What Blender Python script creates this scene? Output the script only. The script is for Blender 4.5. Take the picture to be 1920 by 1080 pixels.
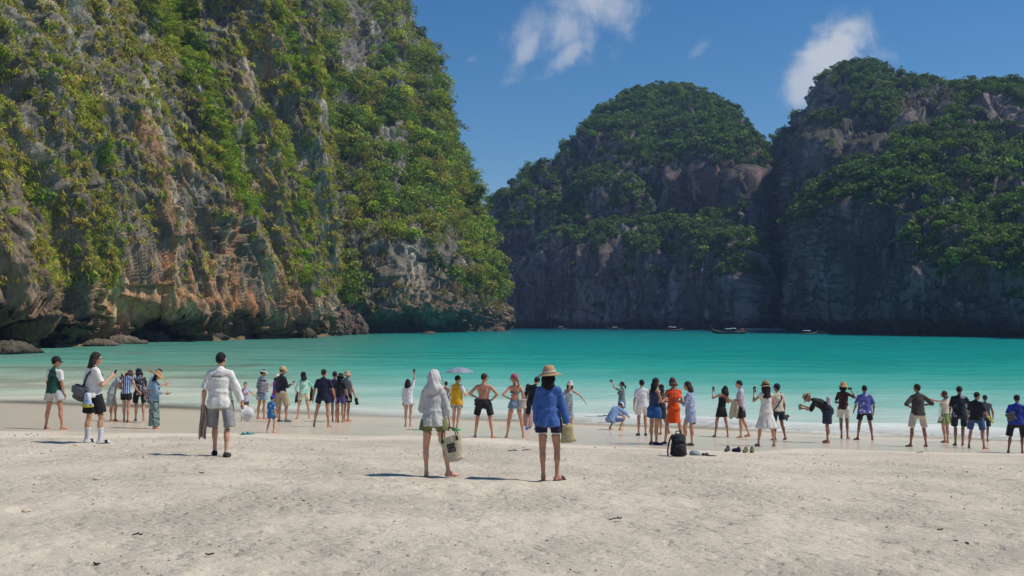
import bpy, math, random
import numpy as np
from mathutils import Vector, Matrix

for _o in list(bpy.data.objects):
    bpy.data.objects.remove(_o)
scene = bpy.context.scene
COL = scene.collection
R = math.radians

# ------------------------------------------------------------------ camera
CAM_Z = 4.0            # metres above the still water (z = 0)
F = 1884.0             # focal length in pixels of a 1920 wide frame
PITCH = math.atan(60.0 / F)
cam_data = bpy.data.cameras.new('camera')
cam_data.sensor_width = 36.0
cam_data.lens = 36.0 * F / 1920.0
cam_data.clip_start = 0.1
cam_data.clip_end = 6000.0
cam = bpy.data.objects.new('camera', cam_data)
cam.location = (0, 0, CAM_Z)
cam.rotation_euler = (math.pi / 2 + PITCH, 0, 0)
COL.objects.link(cam)
scene.camera = cam

# ------------------------------------------------------------------ light
SUN_EL = R(55.0)
SUN_AZ = R(-1.0)        # measured from +x towards +y: the sun stands on the right
sun_dir = Vector((math.cos(SUN_EL) * math.cos(SUN_AZ), math.cos(SUN_EL) * math.sin(SUN_AZ), math.sin(SUN_EL)))
sun_data = bpy.data.lights.new('sun', 'SUN')
sun_data.energy = 4.0
sun_data.angle = R(0.53)
sun_data.color = (1.0, 0.955, 0.88)
sun = bpy.data.objects.new('sun', sun_data)
sun.rotation_euler = sun_dir.to_track_quat('Z', 'Y').to_euler()
COL.objects.link(sun)

world = bpy.data.worlds.new('World')
scene.world = world
world.use_nodes = True
wt = world.node_tree
wt.nodes.clear()


class NT:
    """Small helper that writes shader nodes."""
    def __init__(s, tree):
        s.t = tree

    def n(s, kind, **kw):
        nd = s.t.nodes.new('ShaderNode' + kind)
        for k, v in kw.items():
            if k.startswith('i_'):
                nd.inputs[k[2:].replace('_', ' ')].default_value = v
            else:
                setattr(nd, k, v)
        return nd

    def link(s, a, b):
        s.t.links.new(a, b)

    def put(s, sock, v):
        if hasattr(v, 'is_output') or isinstance(v, bpy.types.NodeSocket):
            s.t.links.new(v, sock)
        elif v is not None:
            if sock.type == 'RGBA' and len(v) == 3:
                v = (*v, 1)
            sock.default_value = v

    def math(s, op, a, b=None, c=None, clamp=False):
        nd = s.n('Math', operation=op, use_clamp=clamp)
        s.put(nd.inputs[0], a)
        if b is not None:
            s.put(nd.inputs[1], b)
        if c is not None:
            s.put(nd.inputs[2], c)
        return nd.outputs[0]

    def mix(s, f, a, b, mode='MIX'):
        nd = s.n('Mix', data_type='RGBA', blend_type=mode)
        nd.clamp_factor = True
        s.put(nd.inputs[0], f)
        s.put(nd.inputs[6], a)
        s.put(nd.inputs[7], b)
        return nd.outputs[2]

    def ramp(s, f, stops, interp='LINEAR'):
        nd = s.n('ValToRGB')
        cr = nd.color_ramp
        cr.interpolation = interp
        while len(cr.elements) < len(stops):
            cr.elements.new(0.5)
        for e, (p, c) in zip(cr.elements, stops):
            e.position = p
            e.color = (*c, 1) if len(c) == 3 else c
        s.put(nd.inputs[0], f)
        return nd.outputs[0]

    def step(s, v, a, b, lo=0.0, hi=1.0, smooth=True):
        nd = s.n('MapRange', interpolation_type='SMOOTHSTEP' if smooth else 'LINEAR')
        s.put(nd.inputs[0], v)
        for i, q in enumerate((a, b, lo, hi)):
            s.put(nd.inputs[1 + i], q)
        return nd.outputs[0]

    def noise(s, vec, scale, detail=4.0, rough=0.55, dist=0.0, color=False):
        nd = s.n('TexNoise')
        if vec is not None:
            s.put(nd.inputs['Vector'], vec)
        nd.inputs['Scale'].default_value = scale
        nd.inputs['Detail'].default_value = detail
        nd.inputs['Roughness'].default_value = rough
        nd.inputs['Distortion'].default_value = dist
        return nd.outputs['Color'] if color else nd.outputs['Fac']

    def scalevec(s, vec, sc, loc=(0, 0, 0), rot=(0, 0, 0)):
        nd = s.n('Mapping')
        s.put(nd.inputs[0], vec)
        nd.inputs['Scale'].default_value = sc
        nd.inputs['Location'].default_value = loc
        nd.inputs['Rotation'].default_value = rot
        return nd.outputs[0]


def build_world():
    n = NT(wt)
    out = n.n('OutputWorld')
    bg = n.n('Background')
    sky = n.n('TexSky', sky_type='NISHITA')
    sky.sun_disc = False
    sky.sun_elevation = SUN_EL
    sky.sun_rotation = math.pi / 2 - SUN_AZ
    sky.altitude = 0.0
    sky.air_density = 1.0
    sky.dust_density = 0.0
    sky.ozone_density = 4.0
    # thin fair-weather clouds, given by direction (x/y, z/y in front of the camera)
    tc = n.n('TexCoord')
    sep = n.n('SeparateXYZ')
    n.link(tc.outputs['Generated'], sep.inputs[0])
    yy = n.math('MAXIMUM', sep.outputs[1], 0.02)
    u = n.math('DIVIDE', sep.outputs[0], yy)
    v = n.math('DIVIDE', sep.outputs[2], yy)
    comb = n.n('CombineXYZ')
    n.link(u, comb.inputs[0])
    n.link(v, comb.inputs[1])
    nz = n.noise(comb.outputs[0], 16.0, 7.0, 0.58, 0.7)
    nz2 = n.noise(comb.outputs[0], 48.0, 5.0, 0.6, 0.3)
    total = None
    # centre u, v, half sizes, tilt, threshold softness, strength
    for (cu, cv, a, b, rot, lo, hi, st) in (
            (0.060, 0.296, 0.075, 0.046, 0.35, 0.00, 0.75, 0.62),
            (0.016, 0.272, 0.045, 0.014, 1.05, -0.10, 0.70, 0.60),
            (0.080, 0.320, 0.055, 0.030, 0.1, -0.20, 0.70, 0.78),
            (0.058, 0.268, 0.045, 0.014, 0.70, -0.10, 0.70, 0.60),
            (0.322, 0.264, 0.042, 0.030, 0.85, -0.50, 0.20, 0.95),
            (0.302, 0.240, 0.032, 0.024, 0.65, -0.40, 0.35, 0.85),
            (0.355, 0.262, 0.038, 0.018, 0.1, 0.00, 0.95, 0.42),
            (0.186, 0.268, 0.024, 0.010, 0.8, 0.20, 0.95, 0.25),
            (-0.04, 0.262, 0.012, 0.006, 0.3, 0.40, 0.95, 0.16),
    ):
        du = n.math('SUBTRACT', u, cu)
        dv = n.math('SUBTRACT', v, cv)
        c_, s_ = math.cos(rot), math.sin(rot)
        e1 = n.math('DIVIDE', n.math('ADD', n.math('MULTIPLY', du, c_), n.math('MULTIPLY', dv, s_)), a)
        e2 = n.math('DIVIDE', n.math('SUBTRACT', n.math('MULTIPLY', dv, c_), n.math('MULTIPLY', du, s_)), b)
        r2 = n.math('ADD', n.math('MULTIPLY', e1, e1), n.math('MULTIPLY', e2, e2))
        fall = n.math('SUBTRACT', 1.0, n.math('SQRT', r2))
        val = n.math('ADD', fall, n.math('MULTIPLY', n.math('SUBTRACT', nz, 0.5), 2.4))
        val = n.math('ADD', val, n.math('MULTIPLY', n.math('SUBTRACT', nz2, 0.5), 1.0))
        m = n.math('MULTIPLY', n.step(val, lo, hi + 0.35), st)
        gate = n.step(r2, 2.6, 0.6)
        m = n.math('MULTIPLY', m, gate)
        total = m if total is None else n.math('MAXIMUM', total, m)
    # faint scattered wisps over the rest of the sky
    w1 = n.noise(tc.outputs['Generated'], 3.1, 8.0, 0.6, 0.8)
    wisp = n.math('MULTIPLY', n.step(w1, 0.60, 0.85), 0.25)
    total = n.math('MAXIMUM', total, wisp)
    front = n.step(sep.outputs[1], 0.0, 0.1)
    total = n.math('MULTIPLY', total, n.math('MAXIMUM', front, 0.3))
    hsv = n.n('HueSaturation')
    hsv.inputs['Saturation'].default_value = 1.30
    hsv.inputs['Value'].default_value = 1.0
    n.link(sky.outputs[0], hsv.inputs['Color'])
    colr = n.mix(total, hsv.outputs[0], (6.2, 6.6, 7.3))
    n.link(colr, bg.inputs[0])
    bg.inputs[1].default_value = 0.088
    n.link(bg.outputs[0], out.inputs[0])


build_world()

vs = scene.view_settings
vs.view_transform = 'Standard'
vs.look = 'None'
vs.exposure = 0.05
vs.gamma = 1.0
vs.use_curve_mapping = False
cy = scene.cycles
cy.max_bounces = 4
cy.diffuse_bounces = 2
cy.glossy_bounces = 2
cy.transmission_bounces = 3
cy.transparent_max_bounces = 10
cy.volume_bounces = 0
cy.caustics_reflective = False
cy.caustics_refractive = False
cy.sample_clamp_indirect = 4.0
cy.use_adaptive_sampling = True
cy.adaptive_threshold = 0.03
try:
    cy.use_denoising = True
    cy.denoiser = 'OPENIMAGEDENOISE'
    cy.denoising_input_passes = 'RGB_ALBEDO_NORMAL'
    cy.denoising_prefilter = 'ACCURATE'
except Exception:
    pass


# ------------------------------------------------------------------ projection helpers
_cp, _sp = math.cos(PITCH), math.sin(PITCH)


def tz(py):
    """height gained per metre of depth (y) on the ray through image row py"""
    yr = (540.0 - py) / F
    return (_sp + yr * _cp) / (_cp - yr * _sp)


def tx(px, py):
    yr = (540.0 - py) / F
    return (px - 960.0) / F / (_cp - yr * _sp)


def at(px, py, d):
    return Vector((tx(px, py) * d, d, CAM_Z + tz(py) * d))


def to_px(P):
    """(N,3) world points -> photo pixel coordinates"""
    P = np.asarray(P, float)
    x, y, z = P[:, 0], P[:, 1], P[:, 2] - CAM_Z
    fw = y * _cp + z * _sp
    up = -y * _sp + z * _cp
    fw = np.maximum(fw, 0.01)
    return 960 + F * x / fw, 540 - F * up / fw


# ------------------------------------------------------------------ numpy noise
def _hash(ix, iy, iz, seed):
    h = (ix.astype(np.int64) * 374761393 + iy.astype(np.int64) * 668265263 + iz.astype(np.int64) * 2147483647 + seed * 974634777) & 0xFFFFFFFF
    h = ((h ^ (h >> 13)) * 1274126177) & 0xFFFFFFFF
    h = ((h ^ (h >> 16)) * 2246822519) & 0xFFFFFFFF
    return (h ^ (h >> 15)) & 0xFFFFFFFF


def noise3(P, seed=0):
    """value noise with quintic fade, about -1..1"""
    i = np.floor(P).astype(np.int64)
    f = P - i
    f = f * f * f * (f * (f * 6 - 15) + 10)
    out = 0
    for dx in (0, 1):
        wx = f[:, 0] if dx else 1 - f[:, 0]
        for dy in (0, 1):
            wy = f[:, 1] if dy else 1 - f[:, 1]
            for dz in (0, 1):
                wz = f[:, 2] if dz else 1 - f[:, 2]
                h = _hash(i[:, 0] + dx, i[:, 1] + dy, i[:, 2] + dz, seed)
                out = out + wx * wy * wz * (h / 2147483647.5 - 1)
    return out


def fbm(P, sc=(1, 1, 1), octv=4, gain=0.5, seed=0, ridged=False):
    P = np.asarray(P, float) / np.asarray(sc, float)
    a, s, tot = 1.0, 0.0, 0.0
    for k in range(octv):
        v = noise3(P + 17.3 * k, seed + k * 13)
        if ridged:
            v = 1 - 2 * np.abs(v)
        s = s + a * v
        tot += a
        a *= gain
        P = P * 2.03
    return s / tot


def worley(P, sc=(1, 1, 1), seed=0):
    P = np.asarray(P, float) / np.asarray(sc, float)
    i = np.floor(P).astype(np.int64)
    f1 = np.full(len(P), 9.0)
    f2 = np.full(len(P), 9.0)
    cid = np.zeros(len(P))
    for dx in (-1, 0, 1):
        for dy in (-1, 0, 1):
            for dz in (-1, 0, 1):
                c = i + (dx, dy, dz)
                d = 0
                for k in range(3):
                    h = _hash(c[:, 0], c[:, 1], c[:, 2], seed + 101 * k) / 4294967295.0
                    d = d + (c[:, k] + h - P[:, k]) ** 2
                d = np.sqrt(d)
                m = d < f1
                f2 = np.where(m, f1, np.minimum(f2, d))
                hid = _hash(c[:, 0], c[:, 1], c[:, 2], seed + 777) / 4294967295.0
                cid = np.where(m, hid, cid)
                f1 = np.where(m, d, f1)
    return f1, f2, cid


def sstep(a, b, x):
    t = np.clip((x - a) / (b - a), 0, 1)
    return t * t * (3 - 2 * t)


# ------------------------------------------------------------------ mesh helpers
def mesh_np(name, V, quads=None, tris=None, smooth=True, col=None, colname='col'):
    V = np.ascontiguousarray(V, dtype=np.float32)
    me = bpy.data.meshes.new(name)
    nq = 0 if quads is None else len(quads)
    nt = 0 if tris is None else len(tris)
    me.vertices.add(len(V))
    me.vertices.foreach_set('co', V.ravel())
    loops = []
    starts = []
    if nq:
        loops.append(np.asarray(quads, np.int32).ravel())
        starts.append(np.arange(nq, dtype=np.int32) * 4)
    if nt:
        loops.append(np.asarray(tris, np.int32).ravel())
        starts.append(nq * 4 + np.arange(nt, dtype=np.int32) * 3)
    loops = np.concatenate(loops)
    me.loops.add(len(loops))
    me.loops.foreach_set('vertex_index', loops)
    me.polygons.add(nq + nt)
    me.polygons.foreach_set('loop_start', np.concatenate(starts))
    me.polygons.foreach_set('use_smooth', np.full(nq + nt, smooth, dtype=bool))
    me.update(calc_edges=True)
    if col is not None:
        c = np.ones((len(V), 4), np.float32)
        c[:, :3] = np.asarray(col)[:, :3]
        a = me.attributes.new(colname, 'FLOAT_COLOR', 'POINT')
        a.data.foreach_set('color', c.ravel())
    return me


def add_attr(me, name, vals):
    a = me.attributes.new(name, 'FLOAT', 'POINT')
    a.data.foreach_set('value', np.ascontiguousarray(vals, np.float32))


def link(name, me, mat=None, parent=None, loc=None):
    o = bpy.data.objects.new(name, me)
    COL.objects.link(o)
    if mat is not None:
        me.materials.append(mat)
    if parent is not None:
        o.parent = parent
    if loc is not None:
        o.location = loc
    return o


def tag(o, label=None, cat=None, group=None, kind=None):
    if label:
        o['label'] = label
    if cat:
        o['category'] = cat
    if group:
        o['group'] = group
    if kind:
        o['kind'] = kind
    return o


def empty(name, loc, rz=0.0):
    o = bpy.data.objects.new(name, None)
    o.empty_display_size = 0.2
    o.location = loc
    o.rotation_euler = (0, 0, rz)
    COL.objects.link(o)
    return o


def grid_quads(nr, nc):
    i = np.arange(nr - 1)[:, None] * nc + np.arange(nc - 1)[None, :]
    i = i.ravel()
    return np.stack([i, i + 1, i + nc + 1, i + nc], 1)


def new_mat(name):
    m = bpy.data.materials.new(name)
    m.use_nodes = True
    m.node_tree.nodes.clear()
    n = NT(m.node_tree)
    out = n.n('OutputMaterial')
    return m, n, out


def lin(*c):
    """sRGB 0-255 -> linear"""
    r = []
    for v in c:
        v = v / 255.0
        r.append(v / 12.92 if v <= 0.04045 else ((v + 0.055) / 1.055) ** 2.4)
    return tuple(r)

# =================================================================== BEACH AND WATER
_Q = [-400, -60, -25, -8, 0, 24, 30, 38, 60, 120]
_Z = [-14, -4.0, -1.75, -0.56, 0, 1.69, 2.02, 2.42, 3.3, 5.2]


def shore_q(X, Y):
    """distance inland from the waterline, metres"""
    w = 0.5 * np.sin(X * 0.31 + 0.6) + 0.35 * np.sin(X * 0.83 + 2.0) + 0.25 * np.sin(X * 0.11)
    return 38.9 - 0.375 * X - Y + w


def ground_z(X, Y):
    q = 39.2 - 0.37 * X - Y
    return (np.interp(q, _Q, _Z) + np.interp(q - 1.6, _Q, _Z) + np.interp(q + 1.6, _Q, _Z)) / 3.0


def ground_hit(px, py):
    """where the ray through a photo pixel meets the beach"""
    k = tz(py)
    kx = tx(px, py)
    lo, hi = 3.0, 80.0
    for _ in range(60):
        mid = 0.5 * (lo + hi)
        if CAM_Z + k * mid > float(ground_z(np.array(kx * mid), np.array(mid))):
            lo = mid
        else:
            hi = mid
    d = 0.5 * (lo + hi)
    return Vector((kx * d, d, float(ground_z(np.array(kx * d), np.array(d)))))


def dry_edge(X):
    return np.interp(X, [-14, -10, -7, -3, 2, 5, 8, 13], [20.5, 18.2, 16.0, 14.0, 13.8, 13.6, 11.4, 8.4]) + 0.5 * np.sin(X * 0.5) + 0.3 * np.sin(X * 1.3 + 1)


def build_beach():
    Y = np.concatenate([[-60, -30, -14, -5, 0, 3], np.geomspace(5.2, 46, 330), [50, 56, 64, 80, 110]])
    s = np.linspace(-1, 1, 430)
    s = np.concatenate([[-9, -4, -2, -1.3], s, [1.3, 2, 4, 9]])
    half = np.where(Y > 0, 3.0 + 0.57 * np.maximum(Y, 0), 3.0)
    X = s[None, :] * half[:, None]
    YY = np.repeat(Y[:, None], len(s), 1)
    X = X.ravel()
    YY = YY.ravel()
    z = ground_z(X, YY)
    P = np.stack([X, YY, z * 0], 1)
    q = shore_q(X, YY)
    edge = dry_edge(X)
    dry = sstep(-2.2, 3.6, q - edge + 1.5 * fbm(P, (3.2, 2.0, 1), 4, 0.55, 5))
    far = 1 - 0.6 * sstep(14, 26, YY)
    tram = 0.35 + 0.65 * sstep(-0.25, 0.25, fbm(P, (3.5, 3.5, 1), 3, 0.5, 11) + 0.12)
    f1, f2, cid = worley(P, (0.42, 0.50, 1), 3)
    dim = np.clip(1 - f1 / 0.55, 0, 1)
    dim = dim * dim * (3 - 2 * dim) * (cid > 0.35)
    g1, g2, gid = worley(P + 31, (0.20, 0.24, 1), 8)
    dm2 = np.clip(1 - g1 / 0.6, 0, 1) ** 2 * (gid > 0.4)
    bump = 0.012 * fbm(P, (1.1, 1.1, 1), 4, 0.55, 21) + 0.026 * fbm(P, (0.28, 0.3, 1), 3, 0.6, 23)
    bump = bump - 0.042 * dim * tram - 0.030 * dm2 * tram + 0.02 * np.clip(0.25 - np.abs(f1 - 0.62), 0, 1) * tram
    bump = bump + 0.012 * fbm(P, (4, 4, 1), 2, 0.5, 27)
    z = z + bump * dry * far * (YY > 2) + 0.004 * fbm(P, (2.5, 2.5, 1), 2, 0.5, 29) * (1 - dry)
    V = np.stack([X, YY, z], 1)
    me = mesh_np('beach', V, grid_quads(len(Y), len(s)))
    add_attr(me, 'dry', dry)
    add_attr(me, 'q', q)
    m, n, out = new_mat('sand')
    b = n.n('BsdfPrincipled')
    geo = n.n('NewGeometry')
    pos = geo.outputs['Position']
    dryA = n.n('Attribute', attribute_name='dry').outputs['Fac']
    big = n.noise(pos, 0.30, 4, 0.6)
    mid = n.noise(pos, 2.3, 5, 0.65)
    fine = n.noise(pos, 38.0, 4, 0.7)
    grit = n.noise(pos, 16.0, 5, 0.75)
    c = n.mix(n.step(big, 0.35, 0.68), (0.68, 0.585, 0.45), (0.645, 0.555, 0.428))
    c = n.mix(n.math('MULTIPLY', n.step(mid, 0.45, 0.75), 0.5), c, (0.58, 0.485, 0.365))
    c = n.mix(n.math('MULTIPLY', n.step(fine, 0.45, 0.75), 0.5), c, (0.64, 0.555, 0.44))
    c = n.mix(n.math('MULTIPLY', n.step(grit, 0.54, 0.70), 0.5), c, (0.48, 0.39, 0.285))
    # darker shell and bark crumbs
    vor = n.n('TexVoronoi', feature='F1')
    n.put(vor.inputs['Vector'], n.scalevec(pos, (1, 1.6, 1)))
    vor.inputs['Scale'].default_value = 11.0
    rnd = n.n('SeparateColor')
    n.link(vor.outputs['Color'], rnd.inputs[0])
    patch = n.step(n.noise(pos, 0.7, 3, 0.6), 0.30, 0.56)
    sp = n.math('MULTIPLY', n.step(vor.outputs['Distance'], 0.22, 0.10), n.step(rnd.outputs[0], 0.62, 0.64, smooth=False))
    sp = n.math('MULTIPLY', sp, patch)
    c = n.mix(n.math('MULTIPLY', sp, 0.6), c, (0.24, 0.185, 0.125))
    wetc = n.mix(n.noise(pos, 0.5, 3, 0.5), (0.80, 0.665, 0.505), (0.75, 0.62, 0.475))
    c = n.mix(dryA, wetc, c)
    n.put(b.inputs['Base Color'], c)
    rough = n.step(dryA, 0.15, 0.8, 0.17, 0.9)
    n.put(b.inputs['Roughness'], rough)
    n.put(b.inputs['Specular IOR Level'], n.step(dryA, 0.0, 0.6, 0.24, 0.12))
    # trodden pits and crumbs of sand
    pit = n.n('TexVoronoi', feature='SMOOTH_F1')
    wob = n.noise(pos, 5.0, 3, 0.6, 0, True)
    n.put(pit.inputs['Vector'], n.mix(0.16, n.scalevec(pos, (1, 1.25, 1)), wob, 'ADD'))
    pit.inputs['Scale'].default_value = 6.5
    pit.inputs['Smoothness'].default_value = 0.35
    h = n.math('MULTIPLY', n.step(pit.outputs['Distance'], 0.05, 0.5), 1.3)
    h = n.math('ADD', h, n.math('MULTIPLY', grit, 2.0))
    h = n.math('ADD', h, n.math('MULTIPLY', n.noise(pos, 7.0, 5, 0.7), 0.5))
    h = n.math('ADD', h, n.math('MULTIPLY', fine, 0.9))
    bmp = n.n('Bump')
    bmp.inputs['Distance'].default_value = 0.028
    n.put(bmp.inputs['Strength'], n.math('MULTIPLY', n.step(dryA, 0.1, 0.9, 0.01, 1.0), n.step(n.noise(pos, 0.55, 3, 0.6), 0.32, 0.66, 0.6, 1.0)))
    n.put(bmp.inputs['Height'], h)
    n.link(bmp.outputs[0], b.inputs['Normal'])
    n.link(b.outputs[0], out.inputs[0])
    o = link('beach', me, m)
    tag(o, 'pale trampled sand beach sloping down to the turquoise bay', kind='structure')


def build_water():
    Y = np.concatenate([np.linspace(24.0, 60, 160), np.geomspace(60.5, 320, 130), np.geomspace(330, 1500, 30)])
    s = np.concatenate([[-4, -2, -1.2], np.linspace(-0.72, 0.72, 220), [1.2, 2, 4]])
    X = (s[None, :] * Y[:, None]).ravel()
    YY = np.repeat(Y[:, None], len(s), 1).ravel()
    P = np.stack([X, YY, X * 0], 1)
    D = -shore_q(X, YY)
    wob = 2.2 * fbm(P, (7, 4, 1), 3, 0.5, 41)
    env = sstep(1.0, 10, D) * (1 - 0.5 * sstep(80, 200, D))
    z = 0.05 * np.sin((D + wob) * 0.75) * env + 0.03 * fbm(P, (3, 1.2, 1), 3, 0.5, 43) * env
    # one low wave running up the sand
    crest = np.exp(-((D + 0.9 * fbm(P, (5, 5, 1), 2, 0.5, 47) - 3.6) / 1.1) ** 2)
    z = z + 0.13 * crest * sstep(-16, 6, X) + 0.012
    # the sheet thins out over the sand
    z = np.where(D < 1.0, z - 0.05 * np.maximum(1.0 - D, 0), z)
    # bottom depth for colour: sand flat, drop-off, sand bars and weed patches
    dep = D + 6 * fbm(P, (60, 26, 1), 4, 0.55, 51) * sstep(8, 60, D)
    me = mesh_np('sea', np.stack([X, YY, z], 1), grid_quads(len(Y), len(s)))
    add_attr(me, 'dep', dep)
    left = sstep(-2, -26, X + 0.08 * (YY - 60)) * (1 - sstep(150, 260, D) * 0.6)
    add_attr(me, 'left', left)
    px, py = to_px(np.stack([X, YY, z], 1))
    reef = sstep(0.15, 0.5, fbm(P, (9, 5, 1), 4, 0.6, 57) + 0.42 * np.exp(-((YY - 86) / 6.0) ** 2) * (X < -22)
                 + 0.50 * np.exp(-((YY - 66) / 6.0) ** 2) * sstep(-14, -24, X)) * sstep(-13, -22, X) * (YY < 125)
    add_attr(me, 'reef', reef)
    m, n, out = new_mat('sea_water')
    pos = n.n('NewGeometry').outputs['Position']
    depA = n.n('Attribute', attribute_name='dep').outputs['Fac']
    leftA = n.n('Attribute', attribute_name='left').outputs['Fac']
    reefA = n.n('Attribute', attribute_name='reef').outputs['Fac']
    t = n.math('DIVIDE', depA, 420.0, clamp=True)
    col = n.ramp(t, [(0.0, (0.66, 0.64, 0.52)), (0.018, (0.60, 0.69, 0.58)), (0.040, (0.38, 0.62, 0.52)), (0.072, (0.15, 0.52, 0.425)),
                     (0.12, (0.030, 0.385, 0.305)), (0.20, (0.004, 0.31, 0.255)), (0.40, (0.001, 0.262, 0.232)),
                     (0.66, (0.002, 0.20, 0.205)), (0.85, (0.002, 0.11, 0.145)), (1.0, (0.002, 0.06, 0.11))])
    colL = n.ramp(t, [(0.0, (0.74, 0.66, 0.50)), (0.030, (0.64, 0.62, 0.47)), (0.055, (0.40, 0.48, 0.35)),
                      (0.10, (0.17, 0.40, 0.30)), (0.22, (0.095, 0.29, 0.225)), (0.5, (0.075, 0.235, 0.19)), (1.0, (0.03, 0.16, 0.15))])
    col = n.mix(leftA, col, colL)
    col = n.mix(n.math('MULTIPLY', reefA, 0.5), col, (0.17, 0.18, 0.12))
    st = n.noise(n.scalevec(pos, (0.05, 0.16, 1)), 1.0, 4, 0.6)
    col = n.mix(n.step(st, 0.30, 0.66), n.mix(0.55, col, (0.30, 0.66, 0.62), 'MULTIPLY'), col)
    st2 = n.noise(n.scalevec(pos, (0.22, 0.85, 1)), 1.0, 4, 0.65)
    col = n.mix(n.math('MULTIPLY', n.step(st2, 0.50, 0.78), 0.09), col, (0.50, 0.66, 0.58))
    # foam at the edge of the swash
    fn = n.noise(n.scalevec(pos, (1, 2.0, 1)), 1.3, 6, 0.65, 0.6)
    fn2 = n.noise(n.scalevec(pos, (1, 2.4, 1)), 6.0, 5, 0.7)
    sepP = n.n('SeparateXYZ')
    n.link(pos, sepP.inputs[0])
    rightness = n.step(sepP.outputs[0], -16.0, 9.0, 0.25, 1.0)
    band1 = n.math('MULTIPLY', n.step(depA, 0.2, 1.4), n.step(depA, 6.6, 2.4))
    band2 = n.math('MULTIPLY', n.step(depA, 9.0, 11.0), n.step(depA, 15.0, 12.0))
    fv = n.math('ADD', n.math('MULTIPLY', fn, 0.7), n.math('MULTIPLY', fn2, 0.5))
    foam = n.math('MULTIPLY', band1, n.step(fv, 0.36, 0.78, 0.15, 0.95))
    foam = n.math('ADD', foam, n.math('MULTIPLY', n.math('MULTIPLY', band2, n.step(fv, 0.58, 0.85)), 0.25))
    foam = n.math('MULTIPLY', foam, rightness, clamp=True)
    # sparse whitecaps of chop
    cap = n.noise(n.scalevec(pos, (0.5, 1.6, 1)), 1.0, 5, 0.7)
    foam = n.math('MAXIMUM', foam, n.math('MULTIPLY', n.step(cap, 0.725, 0.77), 0.5))
    b = n.n('BsdfPrincipled')
    col = n.mix(foam, col, (0.80, 0.80, 0.77))
    n.put(b.inputs['Base Color'], col)
    n.put(b.inputs['Roughness'], n.step(foam, 0.0, 0.6, 0.22, 0.7))
    b.inputs['Specular IOR Level'].default_value = 0.07
    b.inputs['IOR'].default_value = 1.33
    wv = n.noise(n.scalevec(pos, (0.35, 1.0, 1)), 1.6, 6, 0.62, 0.3)
    wv2 = n.noise(n.scalevec(pos, (0.12, 0.36, 1)), 1.0, 4, 0.6)
    h = n.math('ADD', wv, n.math('MULTIPLY', wv2, 1.6))
    bmp = n.n('Bump')
    bmp.inputs['Distance'].default_value = 0.5
    n.put(bmp.inputs['Strength'], n.step(depA, 0.0, 25.0, 0.10, 0.75))
    n.put(bmp.inputs['Height'], h)
    n.link(bmp.outputs[0], b.inputs['Normal'])
    # shallow water lets the sand show through
    tr = n.n('BsdfTransparent')
    mixs = n.n('MixShader')
    alpha = n.step(depA, -0.3, 4.5, 0.03, 1.0)
    alpha = n.math('MAXIMUM', alpha, n.math('MULTIPLY', foam, 0.92))
    n.put(mixs.inputs[0], alpha)
    n.link(tr.outputs[0], mixs.inputs[1])
    n.link(b.outputs[0], mixs.inputs[2])
    n.link(mixs.outputs[0], out.inputs[0])
    o = link('sea', me, m)
    tag(o, 'turquoise bay water shading from pale sand shallows to deep teal', kind='structure')


# =================================================================== CLIFFS
def rock_material():
    m, n, out = new_mat('limestone')
    b = n.n('BsdfPrincipled')
    pos = n.n('NewGeometry').outputs['Position']
    colA = n.n('Attribute', attribute_name='col').outputs['Color']
    f = n.noise(n.scalevec(pos, (1, 1, 0.45)), 0.9, 6, 0.7)
    g = n.noise(n.scalevec(pos, (1, 1, 0.10)), 1.6, 5, 0.65)
    k = n.math('ADD', n.math('MULTIPLY', f, 0.9), n.math('MULTIPLY', g, 0.9))
    v = n.step(k, 0.55, 1.25, 0.50, 1.45, smooth=False)
    c = n.mix(1.0, colA, v, 'MULTIPLY')
    n.put(b.inputs['Base Color'], c)
    b.inputs['Roughness'].default_value = 0.92
    b.inputs['Specular IOR Level'].default_value = 0.2
    bmp = n.n('Bump')
    bmp.inputs['Distance'].default_value = 0.8
    bmp.inputs['Strength'].default_value = 0.7
    cr = n.n('TexVoronoi', feature='DISTANCE_TO_EDGE')
    n.put(cr.inputs['Vector'], n.scalevec(pos, (1, 1, 0.55)))
    cr.inputs['Scale'].default_value = 0.75
    near = n.n('Attribute', attribute_name='near').outputs['Fac']
    hh = n.math('ADD', k, n.math('MULTIPLY', n.math('MULTIPLY', n.step(cr.outputs['Distance'], 0.0, 0.12), 0.22), near))
    n.put(bmp.inputs['Height'], hh)
    n.link(bmp.outputs[0], b.inputs['Normal'])
    n.link(b.outputs[0], out.inputs[0])
    return m


ROCK = rock_material()


def leaf_material(name, trans=0.25):
    m, n, out = new_mat(name)
    colA = n.n('Attribute', attribute_name='col').outputs['Color']
    d = n.n('BsdfPrincipled')
    n.put(d.inputs['Base Color'], colA)
    d.inputs['Roughness'].default_value = 0.7
    d.inputs['Specular IOR Level'].default_value = 0.25
    t = n.n('BsdfTranslucent')
    n.put(t.inputs[0], n.mix(1.0, colA, (1.25, 1.2, 0.5), 'MULTIPLY'))
    mx = n.n('MixShader')
    mx.inputs[0].default_value = trans
    n.link(d.outputs[0], mx.inputs[1])
    n.link(t.outputs[0], mx.inputs[2])
    n.link(mx.outputs[0], out.inputs[0])
    return m


LEAF = leaf_material('foliage')


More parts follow.
